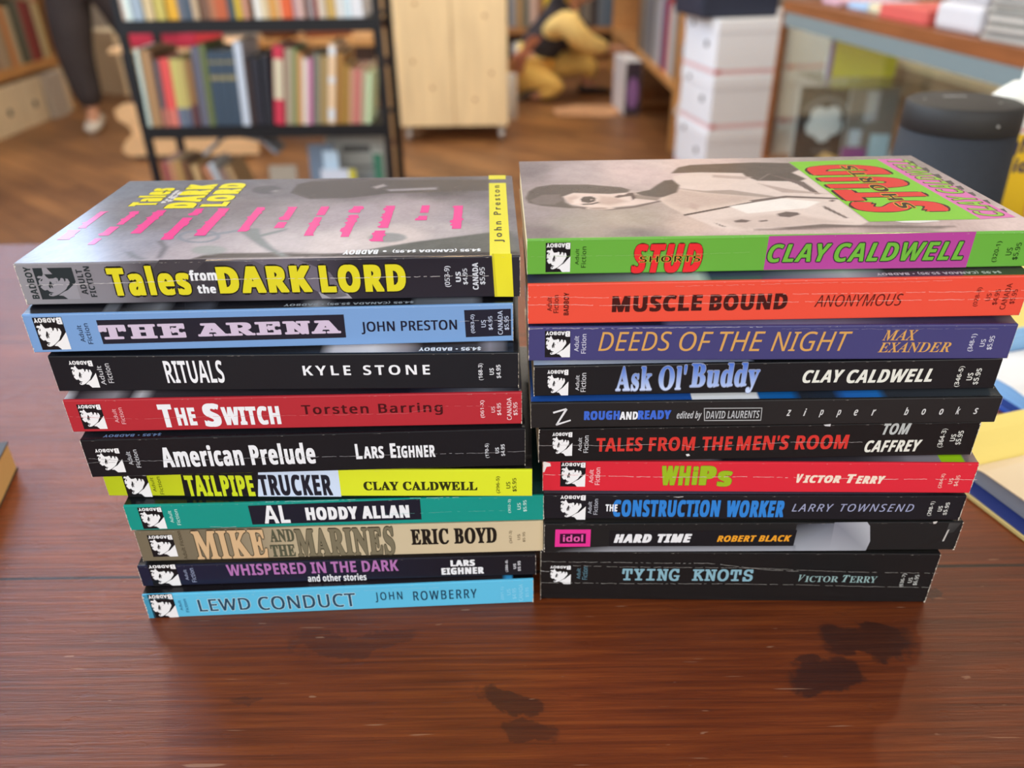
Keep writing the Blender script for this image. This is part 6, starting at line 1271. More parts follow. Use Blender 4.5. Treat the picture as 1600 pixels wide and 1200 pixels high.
def panel(name, label, cat, loc, w, h, th, c, lean=0.0, rz=0.0, group=None, prints=()):
    """a magazine or board standing on edge, facing -y"""
    P = Print()
    z0, z1 = 0, h
    q = [(-w / 2, 0, 0), (w / 2, 0, 0), (w / 2, 0, h), (-w / 2, 0, h)]
    e = [(x, th, z) for x, y, z in q]
    P.poly(q, c)
    P.poly(e[::-1], c)
    for i in range(4):
        j = (i + 1) % 4
        P.poly([q[j], q[i], e[i], e[j]], (226, 222, 214))
    for a, b, c0, d0, col in prints:
        P.poly([(w * (a - 0.5), -0.0006, h * c0), (w * (b - 0.5), -0.0006, h * c0), (w * (b - 0.5), -0.0006, h * d0), (w * (a - 0.5), -0.0006, h * d0)], col)
    o = P.build(name, MATTE)
    o.location = (loc[0], loc[1], loc[2] + abs(math.sin(lean)) * th + 0.0005)
    o.rotation_euler = (lean, 0, rz)
    return tag(o, label, cat, group)


LZ = 0.1505
panel('magazine', 'tan-grey card standing in the middle of the lowest cart shelf', 'magazine', (-0.758, 2.63, LZ), 0.09, 0.17, 0.012, (176, 162, 144), -0.12)
panel('magazine', 'blue-grey magazine standing on the lowest shelf of the black book cart', 'magazine', (-0.626, 2.645, LZ), 0.085, 0.235, 0.012, (120, 134, 152), -0.1)
panel('magazine', 'pale blue magazine in front of the grey placard on the lowest cart shelf', 'magazine', (-0.590, 2.615, LZ), 0.05, 0.22, 0.006, (196, 216, 232), -0.12)
panel('magazine', 'white and yellow magazine in front on the lowest cart shelf', 'magazine', (-0.565, 2.585 + 0.02, LZ), 0.115, 0.165, 0.005, (214, 220, 234), -0.05, prints=((0.8, 1.0, 0, 1, (206, 196, 50)),))
panel('placard', 'large pale grey placard at the right end of the lowest cart shelf', 'placard', (-0.525, 2.71, LZ), 0.2, 0.275, 0.01, (192, 194, 188), -0.14,
      prints=((0.28, 0.76, 0.7, 0.78, (96, 96, 94)), (0.25, 0.8, 0.5, 0.54, (130, 132, 134)), (0.25, 0.8, 0.0, 0.46, (172, 180, 184))))
panel('magazine', 'green-edged magazine leaning beside the grey placard on the lowest cart shelf', 'magazine', (-0.432, 2.62, LZ), 0.03, 0.21, 0.03, (70, 130, 104), -0.05, 0.1)
# grey folded paper lying over the leaning books
GP_ = mat('grey_paper', (150, 160, 172), 0.7)
bm = BM()
prism(bm, [(-0.02, 0.15), (0.05, 0.205), (0.10, 0.215), (0.19, 0.195), (0.235, 0.15), (0.22, 0.148), (0.185, 0.187), (0.10, 0.206), (0.05, 0.196), (-0.012, 0.143)], 0.0, 0.11, 'y')
o = obj('paper_bag', bm, GP_)
o.location = (-1.0, 2.66, LZ + 0.06)
tag(o, 'grey folded paper bag lying over leaning books on the lowest cart shelf', 'paper bag')
# ------------------------------------------------------------------ behind the cart
PLY = mat('plywood', (240, 196, 144), 0.6, var=0.12, scale=5, stretch=(1, 1, 6))
PINE = mat('pine_boards', (246, 216, 166), 0.55, var=0.10, scale=4, stretch=(5, 5, 0.7))
OAK = mat('oak', (176, 120, 66), 0.5, var=0.2, scale=5, stretch=(1, 6, 6))
TANW = mat('tan_wood', (206, 150, 88), 0.5, var=0.15, scale=6, stretch=(6, 0.8, 6))
DARKW = mat('dark_wood', (70, 44, 30), 0.5, var=0.2, scale=5)
REDC = mat('red_cushion', (200, 50, 76), 0.8)
DKGREY = mat('dark_cloth', (52, 48, 50), 0.85)

b = thing('bench', 'low plywood bench with wavy-edged front and red seat behind the cart', 'bench', (-1.60, 4.06, 0))
pts = [(0.33, 0.02), (0.345, 0.12), (0.33, 0.235), (0.30, 0.262), (-0.22, 0.275), (-0.30, 0.27), (-0.345, 0.245), (-0.34, 0.20), (-0.29, 0.165), (-0.28, 0.13), (-0.33, 0.09), (-0.355, 0.05), (-0.33, 0.02)]
obj('front_panel', prism(BM(), pts, 0.0, 0.025, 'y'), PLY, b)
for x in (-0.26, 0.24):
    obj('leg', box(x, x + 0.04, 0.03, 0.07, 0, 0.50), DKGREY, b)
    obj('leg', box(x, x + 0.04, 0.36, 0.40, 0, 0.50), DKGREY, b)
obj('seat_board', box(-0.30, 0.30, 0.0, 0.42, 0.502, 0.525), PLY, b)
bm = box(-0.20, 0.13, -0.008, 0.40, 0.526, 0.60, None, 0.015)
obj('seat_cushion', bm, REDC, b)
bm = BM()
bx(bm, -0.29, 0.2, 0.0, 0.02, 0.004, 0.0195)
obj('kick_board', bm, DKGREY, b)
t = thing('shoulder_bag', 'dark bag with a white strap lying on the red bench seat', 'bag', (-1.60, 4.08, 0.6005))
obj('bag_body', lathe(BM(), [(0.005, 0.0), (0.075, 0.01), (0.085, 0.05), (0.06, 0.10), (0.005, 0.115)], 18), DKGREY, t, True)
obj('strap', tube(BM(), [(-0.088, -0.03, 0.02), (-0.075, -0.075, 0.07), (-0.045, -0.085, 0.12), (0.0, -0.05, 0.135)], 0.012, 8), mat('white_strap', (206, 208, 210), 0.7), t)

tb = thing('side_table', 'wooden side table with tan edge behind the middle of the cart', 'side table', (-1.05, 4.75, 0))
obj('tabletop', box(-0.42, 0.42, 0, 0.5, 0.44, 0.475), TANW, tb)
obj('apron', box(-0.38, 0.38, 0.03, 0.47, 0.36, 0.439), DARKW, tb)
for x in (-0.40, 0.355):
    for y in (0.02, 0.435):
        obj('leg', box(x, x + 0.045, y, y + 0.045, 0, 0.3595), DARKW, tb)
WICK = mat('wicker', (132, 88, 56), 0.8, var=0.45, scale=40, bump=0.6)
t = thing('basket', 'round brown wicker basket standing behind the slate blue books of the cart', 'basket', (-1.31, 4.95, 0.476))
obj('basket_body', lathe(BM(), [(0.09, 0.0), (0.13, 0.05), (0.14, 0.11), (0.12, 0.17), (0.06, 0.205), (0.005, 0.21)], 24), WICK, t, True)
obj('rim', tube(BM(), [(0.141 * math.cos(a * PI / 12), 0.141 * math.sin(a * PI / 12), 0.115) for a in range(25)], 0.009, 6), WICK, t)
t = thing('leather_bag', 'brown leather bag lying on the wooden side table', 'bag', (-1.03, 4.95, 0.476), 0.5)
obj('bag_body', prism(BM(), [(-0.13, 0), (0.13, 0), (0.11, 0.06), (0.05, 0.13), (-0.04, 0.15), (-0.11, 0.08)], -0.05, 0.05, 'y'), mat('brown_leather', (134, 72, 42), 0.5), t)
obj('handle', tube(BM(), [(-0.05, 0, 0.14), (-0.03, 0, 0.19), (0.02, 0, 0.19), (0.05, 0, 0.125)], 0.008, 8), mat('brown_leather', (134, 72, 42), 0.5), t)

# pine cabinet on castors
cb = thing('cabinet', 'tall pale pine cabinet on castors in the middle of the shop', 'cabinet', (-0.287, 4.35, 0))
obj('carcass', box(-0.285, 0.285, 0.022, 0.5, 0.09, 1.75), PINE, cb)
KNOT = mat('wood_knot', (186, 138, 84), 0.6)
for x0, x1 in ((-0.287, 0.002), (0.006, 0.287)):
    dr = obj('door', box(x0, x1, 0.0, 0.0215, 0.085, 1.755, None, 0.002), PINE, cb)
    for kx, kz in ((0.3, 0.35), (0.62, 0.22), (0.4, 0.62), (0.75, 0.9)):
        x = x0 + (x1 - x0) * (kx if x0 < -0.1 else 1 - kx)
        bm = lathe(BM(), [(0.0, 0.0), (0.008, 0.0), (0.010, 0.0006)], 12, Matrix.Translation((x, -0.0003, kz + (0.06 if x0 < -0.1 else 0))) @ Matrix.Rotation(PI / 2, 4, 'X'), cap=False)
        obj('knot', bm, KNOT, dr)
STEEL = mat('caster_steel', (190, 188, 184), 0.35, 0.8)
for x in (-0.25, 0.25):
    for y in (0.04, 0.45):
        M = Matrix.Translation((x, y, 0.034)) @ Matrix.Rotation(PI / 2, 4, 'Y')
        bm = lathe(BM(), [(0.0, -0.012), (0.034, -0.012), (0.034, 0.012), (0.0, 0.012)], 18, M, cap=False)
        bx(bm, x - 0.02, x + 0.02, y - 0.02, y + 0.02, 0.07, 0.0895)
        obj('caster', bm, STEEL, cb)
# slotted board between cart and cabinet
bm = BM()
for z0, z1 in ((0.0, 0.20), (0.24, 0.52), (0.56, 0.66), (0.70, 1.2)):
    bx(bm, -0.045, 0.025, 0, 0.02, z0, z1)
bx(bm, -0.045, -0.02, 0, 0.02, 0.0, 1.2)
bx(bm, 0.012, 0.025, 0, 0.02, 0.0, 1.2)
o = obj('slotted_board', bm, mat('board_tan', (196, 158, 112), 0.6, var=0.15, scale=6))
o.location = (-0.487, 3.4, 0)
tag(o, 'narrow slotted tan board standing between the book cart and the pine cabinet', 'board')
POST = mat('white_enamel', (226, 220, 206), 0.5)
o = obj('white_post', lathe(BM(), [(0.028, 0.0), (0.03, 0.004), (0.03, 0.25), (0.026, 0.255)], 20), POST, None, True)
o.location = (0.025, 4.95, 0)
tag(o, 'short white round post standing on the floor right of the pine cabinet', 'post')

# ------------------------------------------------------------------ left bookcase and boxes
lb = thing('bookcase', 'tan wooden bookcase along the left wall above archive boxes', 'bookcase', (-2.85, 3.4, 0))
obj('shelf_board', box(-0.33, 0.0, 0.0, 2.05, 0.285, 0.335), TANW, lb)
obj('shelf_board', box(-0.33, 0.0, 0.0, 2.05, 0.74, 0.775), TANW, lb)
obj('shelf_board', box(-0.33, 0.0, 0.0, 2.05, 1.2, 1.235), TANW, lb)
obj('side_panel', box(-0.34, 0.0, 2.051, 2.08, 0.0, 1.7), TANW, lb)
obj('side_panel', box(-0.34, 0.0, -0.03, -0.001, 0.0, 1.7), TANW, lb)
LBK = [(178, 74, 74), (96, 70, 96), (160, 130, 106), (186, 164, 138), (172, 150, 120), (206, 134, 72), (190, 172, 140), (70, 82, 66), (120, 112, 98), (150, 60, 56), (120, 46, 46), (196, 180, 140), (204, 184, 130)]
y = 4.62
for i, c in enumerate(LBK):
    w = (0.055, 0.05, 0.06, 0.06, 0.06, 0.055, 0.06, 0.055, 0.055, 0.065, 0.06, 0.045, 0.045)[i]
    h = (0.27, 0.28, 0.30, 0.31, 0.30, 0.32, 0.31, 0.33, 0.34, 0.33, 0.32, 0.36, 0.36)[i]
    shelf_book((-2.865, y + w / 2, 0.3355), w * 0.95, h, 0.2, c, '%s book %s from the near end of the shelf along the left wall' % (cname(c), ORD[i]), 'books along the left wall', 0.0, rz=PI / 2)
    y += w
ARCH = mat('archive_card', (232, 212, 176), 0.85, var=0.06, scale=4)
ARCG = mat('archive_card_grey', (196, 184, 168), 0.85, var=0.06, scale=4)
HOLE = mat('hole_shadow', (60, 56, 50), 0.9)


def archive_box(loc, w, h, dp, label, m=ARCH, hole=True, rz=PI / 2):
    t = thing('archive_box', label, 'box', loc, rz, 'archive boxes on the floor')
    obj('box_body', box(-w / 2, w / 2, 0.0, dp, 0, h * 0.8, None, 0.003), m, t)
    obj('lid', box(-w / 2 - 0.002, w / 2 + 0.002, -0.002, dp, h * 0.8 + 0.0005, h, None, 0.003), m, t)
    if hole:
        bm = lathe(BM(), [(0.0, 0), (0.02, 0), (0.02, 0.002), (0.0, 0.002)], 14, Matrix.Translation((0, 0.0005, h * 0.45)) @ Matrix.Rotation(PI / 2, 4, 'X'), cap=False)
        obj('hand_hole', bm, HOLE, t)
    return t


for i, (y, w) in enumerate(((4.12, 0.29), (4.42, 0.29), (4.72, 0.29), (5.0, 0.24))):
    archive_box((-2.86, y, 0), w, 0.255, 0.3, ('tan archive box nearest the counter under the left bookcase', 'tan archive box second along under the left bookcase',
                                                'tan archive box third along under the left bookcase', 'tan archive box beside the grey one under the left bookcase')[i])
archive_box((-2.82, 5.22, 0), 0.17, 0.26, 0.3, 'grey archive box standing near the shoe of the standing person', ARCG, False)
archive_box((-2.86, 5.378, 0), 0.12, 0.27, 0.3, 'last tan archive box at the far end under the left bookcase', ARCH, False)
archive_box((-2.62, 6.0, 0), 0.30, 0.42, 0.34, 'tall tan archive box seen between the legs of the standing person', ARCH, True, rad(60))
archive_box((-2.2, 6.25, 0), 0.24, 0.46, 0.3, 'grey-brown archive box at the far end behind the standing person', ARCG, False, rad(20))

# ------------------------------------------------------------------ people
SKIN_ = mat('skin', (206, 150, 118), 0.6)
TROUS = mat('dark_trousers', (66, 60, 62), 0.9, var=0.12, scale=9)
JACK = mat('black_jacket', (34, 34, 40), 0.85)
SNEAK = mat('white_sneaker', (216, 204, 186), 0.7)
HAIRD = mat('dark_hair', (50, 36, 28), 0.7)


def hand_nodes(N, E, pre, wrist, direction, side, s=1.0):
    """palm, four fingers and a thumb grown from a wrist"""
    d = Vector(direction).normalized()
    a = Vector(side).normalized()
    nrm = d.cross(a)
    w = Vector(wrist)
    N[pre + 'palm'] = (*(w + d * 0.05 * s), 0.026 * s, 0.015 * s)
    N[pre + 'kn'] = (*(w + d * 0.085 * s), 0.028 * s, 0.012 * s)
    E += [(pre + 'w', pre + 'palm'), (pre + 'palm', pre + 'kn')]
    for k, (off, ln) in enumerate(((-0.027, 0.07), (-0.009, 0.08), (0.010, 0.075), (0.028, 0.058))):
        p0 = w + d * 0.095 * s + a * off * s
        p1 = p0 + d * ln * 0.5 * s + nrm * 0.006 * s
        p2 = p1 + d * ln * 0.42 * s + nrm * 0.022 * s
        N[pre + 'f%da' % k] = (*p0, 0.0085 * s)
        N[pre + 'f%db' % k] = (*p1, 0.008 * s)
        N[pre + 'f%dc' % k] = (*p2, 0.0065 * s)
        E += [(pre + 'kn', pre + 'f%da' % k), (pre + 'f%da' % k, pre + 'f%db' % k), (pre + 'f%db' % k, pre + 'f%dc' % k)]
    t0 = w + d * 0.04 * s - a * 0.034 * s
    t1 = t0 + d * 0.035 * s - a * 0.018 * s
    N[pre + 'ta'] = (*t0, 0.011 * s)
    N[pre + 'tb'] = (*t1, 0.008 * s)
    E += [(pre + 'palm', pre + 'ta'), (pre + 'ta', pre + 'tb')]


def head_parts(parent, loc, s, hair, yaw, hair_name='hair', pitch=0.0):
    """ellipsoid head with nose, ears, brow, mouth; returns hair"""
    M = Matrix.Translation(loc) @ Matrix.Rotation(yaw, 4, 'Z') @ Matrix.Rotation(pitch, 4, 'X')
    bm = BM()
    bmesh.ops.create_icosphere(bm, subdivisions=3, radius=1.0)
    for v in bm.verts:
        x, y_, z = v.co
        jaw = 1 - 0.22 * max(0, -z)
        v.co = Vector((x * 0.074 * s * jaw, y_ * 0.094 * s * (jaw if y_ < 0 else 1), z * 0.118 * s))
    def blob(c, r):
        q = bmesh.ops.create_icosphere(bm, subdivisions=2, radius=1.0)
        for v in q['verts']:
            v.co = Vector((v.co.x * r[0] + c[0], v.co.y * r[1] + c[1], v.co.z * r[2] + c[2])) * s
    blob((0, -0.096, -0.008), (0.012, 0.016, 0.024))
    blob((-0.074, 0.005, -0.005), (0.01, 0.02, 0.03))
    blob((0.074, 0.005, -0.005), (0.01, 0.02, 0.03))
    blob((0, -0.083, -0.05), (0.022, 0.008, 0.008))
    bmesh.ops.transform(bm, matrix=M, verts=bm.verts[:])
    h = obj('head', bm, SKIN_, parent, True)
    bm = BM()
    for sx in (-1, 1):
        q = bmesh.ops.create_icosphere(bm, subdivisions=2, radius=1.0)
        for v in q['verts']:
            v.co = Vector((v.co.x * 0.011 + sx * 0.03, v.co.y * 0.006 - 0.086, v.co.z * 0.006 + 0.012)) * s
    bmesh.ops.transform(bm, matrix=M, verts=bm.verts[:])
    obj('eyes', bm, HAIRD, h, True)
    bm = BM()
    bmesh.ops.create_icosphere(bm, subdivisions=3, radius=1.0)
    for v in list(bm.verts):
        x, y_, z = v.co
        if z < -0.15 and y_ < 0.25 or (y_ < -0.45 and z < 0.42):
            bm.verts.remove(v)
            continue
        n = 1 + 0.05 * noise.noise(v.co * 5)
        v.co = Vector((x * 0.083 * s * n, y_ * 0.103 * s * n + 0.004 * s, z * 0.128 * s * n))
    bmesh.ops.transform(bm, matrix=M, verts=bm.verts[:])
    return obj(hair_name, bm, hair, parent, True)


# person standing by the left bookcase, mid-step
px_, py_ = -2.33, 4.9
N = {'pelvis': (0, 0, 0.86, 0.13, 0.10), 'waist': (0, 0, 1.02, 0.125, 0.09), 'chest': (0, 0.01, 1.24, 0.145, 0.10), 'neckb': (0, 0.02, 1.42, 0.06), 'neck': (0, 0.01, 1.5, 0.05), 'headc': (0, 0, 1.58, 0.055),
     'hl': (-0.09, 0.0, 0.80, 0.085), 'kl': (-0.135, -0.04, 0.45, 0.055), 'al': (-0.125, -0.03, 0.10, 0.036), 'tl': (-0.10, -0.13, 0.03, 0.032),
     'hr': (0.09, 0.02, 0.80, 0.085), 'kr': (0.17, 0.16, 0.46, 0.055), 'ar': (0.17, 0.50, 0.12, 0.036), 'tr': (0.19, 0.42, 0.03, 0.03),
     'sl': (-0.19, 0.01, 1.36, 0.058), 'el': (-0.25, 0.03, 1.08, 0.042), 'Lw': (-0.25, -0.06, 0.84, 0.027),
     'sr': (0.19, 0.01, 1.36, 0.058), 'er': (0.26, 0.05, 1.08, 0.042), 'Rw': (0.27, -0.03, 0.84, 0.027)}
E_ = [('pelvis', 'waist'), ('waist', 'chest'), ('chest', 'neckb'), ('neckb', 'neck'), ('neck', 'headc'), ('pelvis', 'hl'), ('hl', 'kl'), ('kl', 'al'), ('al', 'tl'),
      ('pelvis', 'hr'), ('hr', 'kr'), ('kr', 'ar'), ('ar', 'tr'), ('chest', 'sl'), ('sl', 'el'), ('el', 'Lw'), ('chest', 'sr'), ('sr', 'er'), ('er', 'Rw')]
hand_nodes(N, E_, 'L', N['Lw'][:3], (0.02, -0.1, -1), (0.2, -1, 0))
hand_nodes(N, E_, 'R', N['Rw'][:3], (-0.02, -0.1, -1), (-0.2, -1, 0))
per = skin('person', N, E_, SKIN_, None, 2, 'pelvis')
per.location = (px_, py_, 0)
tag(per, 'person in dark trousers and white sneakers standing by the left bookcase', 'person')
skin('trousers', {'pelvis': (0, 0, 0.86, 0.15, 0.125), 'waist': (0, 0, 0.98, 0.145, 0.11), 'hl': (-0.10, 0.0, 0.78, 0.14), 'ml': (-0.125, -0.02, 0.6, 0.13), 'kl': (-0.14, -0.04, 0.45, 0.11), 'cl': (-0.135, -0.035, 0.25, 0.09), 'al': (-0.125, -0.03, 0.10, 0.075),
                  'hr': (0.10, 0.02, 0.78, 0.14), 'mr': (0.14, 0.09, 0.6, 0.125), 'kr': (0.17, 0.16, 0.46, 0.105), 'cr': (0.17, 0.33, 0.28, 0.09), 'ar': (0.17, 0.49, 0.135, 0.075)},
     [('pelvis', 'waist'), ('pelvis', 'hl'), ('hl', 'ml'), ('ml', 'kl'), ('kl', 'cl'), ('cl', 'al'), ('pelvis', 'hr'), ('hr', 'mr'), ('mr', 'kr'), ('kr', 'cr'), ('cr', 'ar')], TROUS, per, 2, 'pelvis')
skin('jacket', {'hem': (0, 0, 0.74, 0.23, 0.18), 'waist': (0, 0, 1.0, 0.175, 0.135), 'chest': (0, 0.01, 1.24, 0.175, 0.13), 'neckb': (0, 0.02, 1.43, 0.075), 'sl': (-0.19, 0.01, 1.36, 0.078), 'el': (-0.25, 0.03, 1.08, 0.062), 'wl': (-0.25, -0.05, 0.87, 0.045),
                'sr': (0.19, 0.01, 1.36, 0.078), 'er': (0.26, 0.05, 1.08, 0.062), 'wr': (0.27, -0.02, 0.87, 0.045)},
     [('hem', 'waist'), ('waist', 'chest'), ('chest', 'neckb'), ('chest', 'sl'), ('sl', 'el'), ('el', 'wl'), ('chest', 'sr'), ('sr', 'er'), ('er', 'wr')], JACK, per, 2, 'chest')


def shoe(name, parent, loc, rz, m, s=1.0, pitch=0.0):
    bm = BM()
    prof = [(-0.10, 0.036, 0.070), (-0.06, 0.040, 0.085), (0.0, 0.044, 0.075), (0.06, 0.049, 0.055), (0.11, 0.047, 0.045), (0.15, 0.034, 0.035), (0.165, 0.012, 0.026)]
    rings = []
    for y_, w, h in prof:
        ring = []
        for k in range(12):
            a = 2 * PI * k / 12
            z = h * (0.5 + 0.5 * math.sin(a))
            ring.append(bm.verts.new(Vector((w * math.cos(a) * (0.75 if z > h * 0.8 else 1), -y_, max(0.0, z))) * s))
        rings.append(ring)
    for a, b2 in zip(rings, rings[1:]):
        for k in range(12):
            bm.faces.new((a[k], a[(k + 1) % 12], b2[(k + 1) % 12], b2[k]))
    bm.faces.new(rings[0])
    bm.faces.new(rings[-1])
    o = obj(name, bm, m, parent, True)
    o.location = loc
    o.rotation_euler = (pitch, 0, rz)
    return o


shoe('shoe', per, (-0.12, -0.05, 0.002), 0.25, SNEAK)
shoe('shoe', per, (0.18, 0.46, 0.002), 0.1, mat('dark_shoe', (40, 36, 36), 0.6))
head_parts(per, (0, -0.01, 1.64), 1.0, HAIRD, 0.2)

# person in yellow kneeling at the right-hand shelves
YELC = mat('yellow_knit', (252, 212, 130), 0.9, var=0.12, scale=8)
YELT = mat('yellow_trousers', (252, 206, 112), 0.9, var=0.12, scale=8)
VEST = mat('patterned_vest', (52, 46, 48), 0.85, var=0.6, scale=16)
BLON = mat('blond_hair', (212, 160, 50), 0.7, var=0.25, scale=30)
kx, ky = 0.13, 5.6
N = {'pelvis': (0, 0, 0.22, 0.11, 0.10), 'waist': (0.09, 0.0, 0.31, 0.10), 'chest': (0.20, 0.0, 0.42, 0.11), 'neckb': (0.27, 0.0, 0.52, 0.05), 'neck': (0.30, 0.0, 0.56, 0.042), 'headc': (0.31, 0, 0.60, 0.04),
     'hn': (0.02, -0.09, 0.19, 0.08), 'kn': (0.20, -0.12, 0.065, 0.055), 'an': (0.06, -0.13, 0.045, 0.035), 'tn': (0.0, -0.13, 0.03, 0.028),
     'hf': (0.04, 0.09, 0.20, 0.075), 'kf': (0.44, 0.12, 0.19, 0.05), 'af': (0.40, 0.14, 0.05, 0.034), 'tf': (0.50, 0.14, 0.03, 0.028),
     'sn': (0.24, -0.14, 0.49, 0.05), 'en': (0.34, -0.17, 0.36, 0.04), 'Nw': (0.53, -0.10, 0.315, 0.025),
     'sf': (0.27, 0.14, 0.49, 0.05), 'ef': (0.34, 0.17, 0.30, 0.04), 'Fw': (0.49, 0.12, 0.26, 0.025)}
E_ = [('pelvis', 'waist'), ('waist', 'chest'), ('chest', 'neckb'), ('neckb', 'neck'), ('neck', 'headc'), ('pelvis', 'hn'), ('hn', 'kn'), ('kn', 'an'), ('an', 'tn'),
      ('pelvis', 'hf'), ('hf', 'kf'), ('kf', 'af'), ('af', 'tf'), ('chest', 'sn'), ('sn', 'en'), ('en', 'Nw'), ('chest', 'sf'), ('sf', 'ef'), ('ef', 'Fw')]
hand_nodes(N, E_, 'N', N['Nw'][:3], (1, 0.1, 0.05), (0, -1, -0.3), 0.8)
hand_nodes(N, E_, 'F', N['Fw'][:3], (1, -0.1, 0.0), (0, 1, -0.3), 0.8)
per = skin('person', N, E_, SKIN_, None, 2, 'pelvis')
per.location = (kx, ky, 0)
tag(per, 'person in yellow clothes and dark patterned vest kneeling at the shelves', 'person')
skin('trousers', {'pelvis': (-0.02, 0, 0.215, 0.15, 0.135), 'hn': (0.0, -0.08, 0.17, 0.125), 'mn': (0.10, -0.11, 0.12, 0.10), 'kn': (0.215, -0.12, 0.085, 0.082), 'cn': (0.13, -0.125, 0.065, 0.062), 'an': (0.06, -0.13, 0.055, 0.05),
                  'hf': (0.04, 0.09, 0.20, 0.11), 'mf': (0.25, 0.11, 0.2, 0.085), 'kf': (0.45, 0.12, 0.19, 0.072), 'af': (0.42, 0.135, 0.10, 0.055)},
     [('pelvis', 'hn'), ('hn', 'mn'), ('mn', 'kn'), ('kn', 'cn'), ('cn', 'an'), ('pelvis', 'hf'), ('hf', 'mf'), ('mf', 'kf'), ('kf', 'af')], YELT, per, 2, 'pelvis')
skin('sweater', {'waist': (0.085, 0.0, 0.32, 0.118), 'chest': (0.20, 0.0, 0.43, 0.125), 'neckb': (0.27, 0.0, 0.525, 0.065), 'sn': (0.245, -0.15, 0.485, 0.085), 'mn': (0.30, -0.18, 0.425, 0.082), 'en': (0.36, -0.18, 0.365, 0.07), 'wn': (0.52, -0.11, 0.318, 0.042),
                 'sf': (0.27, 0.14, 0.49, 0.08), 'ef': (0.34, 0.17, 0.30, 0.062), 'wf': (0.48, 0.12, 0.262, 0.04)},
     [('waist', 'chest'), ('chest', 'neckb'), ('chest', 'sn'), ('sn', 'mn'), ('mn', 'en'), ('en', 'wn'), ('chest', 'sf'), ('sf', 'ef'), ('ef', 'wf')], YELC, per, 2, 'chest')
skin('vest', {'hem': (0.03, 0.0, 0.265, 0.145), 'waist': (0.09, -0.005, 0.33, 0.14), 'chest': (0.19, -0.005, 0.44, 0.142), 'top': (0.255, 0.0, 0.51, 0.09)}, [('hem', 'waist'), ('waist', 'chest'), ('chest', 'top')], VEST, per, 2, 'chest')
shoe('shoe', per, (0.07, -0.13, 0.055), -PI / 2, mat('brown_shoe', (78, 60, 34), 0.6), 0.85, rad(20))
shoe('shoe', per, (0.44, 0.14, 0.002), PI / 2, mat('dark_shoe', (40, 36, 36), 0.6), 0.85)
head_parts(per, (0.335, -0.01, 0.66), 0.92, BLON, PI / 2, pitch=rad(25))
bm = BM()
random.seed(5)
for k in range(26):
    a = random.uniform(-0.5, 0.5)
    p0 = Vector((-0.005 + random.uniform(-.02, .02), -0.20 + random.uniform(-.02, .02), 0.33))
    tube(bm, [p0, p0 + Vector((-0.05 + 0.04 * a, -0.01, -0.05 - 0.03 * a)), p0 + Vector((-0.085 + 0.07 * a, -0.015, -0.10 - 0.05 * random.random()))], [0.010, 0.009, 0.003], 5)
    tube(bm, [p0, p0 + Vector((0.02 + 0.03 * a, 0, 0.03)), p0 + Vector((0.05 + 0.05 * a, 0, 0.055 + 0.03 * random.random()))], [0.010, 0.008, 0.003], 5)
obj('fringed_scarf', bm, mat('reddish_fringe', (184, 116, 82), 0.9), per)
o = obj('paper_sheet', prism(BM(), [(-0.2, -0.13), (0.1, -0.2), (0.25, -0.02), (0.2, 0.14), (-0.05, 0.18), (-0.22, 0.06)], 0.001, 0.004, 'z'), mat('kraft_paper', (204, 154, 110), 0.8, var=0.15, scale=9))
o.location = (0.50, 5.15, 0)
tag(o, 'brown paper sheet lying on the floor before the kneeling person', 'paper')

# ------------------------------------------------------------------ shelves at the right and at the back
rs = thing('bookcase', 'tan wooden bookcase full of magazines, right of the kneeling person', 'bookcase', (0.82, 4.12, 0))
obj('side_panel', box(0.0, 0.36, -0.03, -0.001, 0.0, 1.9), TANW, rs)
obj('side_panel', box(0.0, 0.36, 2.55, 2.58, 0.0, 1.9), TANW, rs)
obj('back_panel', box(0.345, 0.36, 0.0, 2.549, 0.02, 1.9), OAK, rs)
for z in (0.285, 0.74, 1.2):
    obj('shelf_board', box(0.0, 0.344, 0.0, 2.549, z, z + 0.03), TANW, rs)
RB = [(232, 190, 184), (120, 124, 128), (108, 112, 118), (132, 130, 128), (226, 222, 220), (206, 206, 210), (196, 60, 66), (66, 76, 150), (150, 70, 90), (176, 178, 186), (188, 190, 196), (150, 156, 164), (120, 108, 98), (130, 138, 144),
      (98, 100, 110), (150, 140, 120), (110, 96, 84)]
y = 4.14
for i, c in enumerate(RB):
    w = (0.06, 0.05, 0.055, 0.05, 0.07, 0.06, 0.08, 0.07, 0.05, 0.07, 0.07, 0.09, 0.1, 0.1, 0.12, 0.12, 0.14)[i]
    shelf_book((0.85, y + w / 2, 0.3155), w * 0.96, 0.36 - 0.015 * (i % 3), 0.22, c, '%s magazine file %s from the near end of the right-hand bookcase' % (cname(c), ORD[i]), 'magazines in the right-hand bookcase', rz=-PI / 2, name='magazine_file')
    y += w + 0.004
t = thing('magazine_holder', 'white magazine box with a purple front standing on the floor by the bookcase', 'box', (0.70, 4.98, 0), rad(4))
obj('holder_body', box(0.0, 0.10, 0.0, 0.36, 0.0, 0.31, None, 0.003), mat('white_card', (220, 216, 214), 0.8), t)
obj('front_print', box(0.003, 0.097, -0.004, -0.0005, 0.004, 0.305), mat('dark_violet_print', (62, 48, 60), 0.6), t)
obj('purple_picture', lathe(BM(), [(0.0, 0), (0.035, 0), (0.03, 0.002), (0.0, 0.002)], 16, Matrix.Translation((0.05, -0.0045, 0.13)) @ Matrix.Rotation(PI / 2, 4, 'X') @ Matrix.Diagonal((1, 2.6, 1, 1)), cap=False), mat('violet_print', (156, 110, 168), 0.6), t)
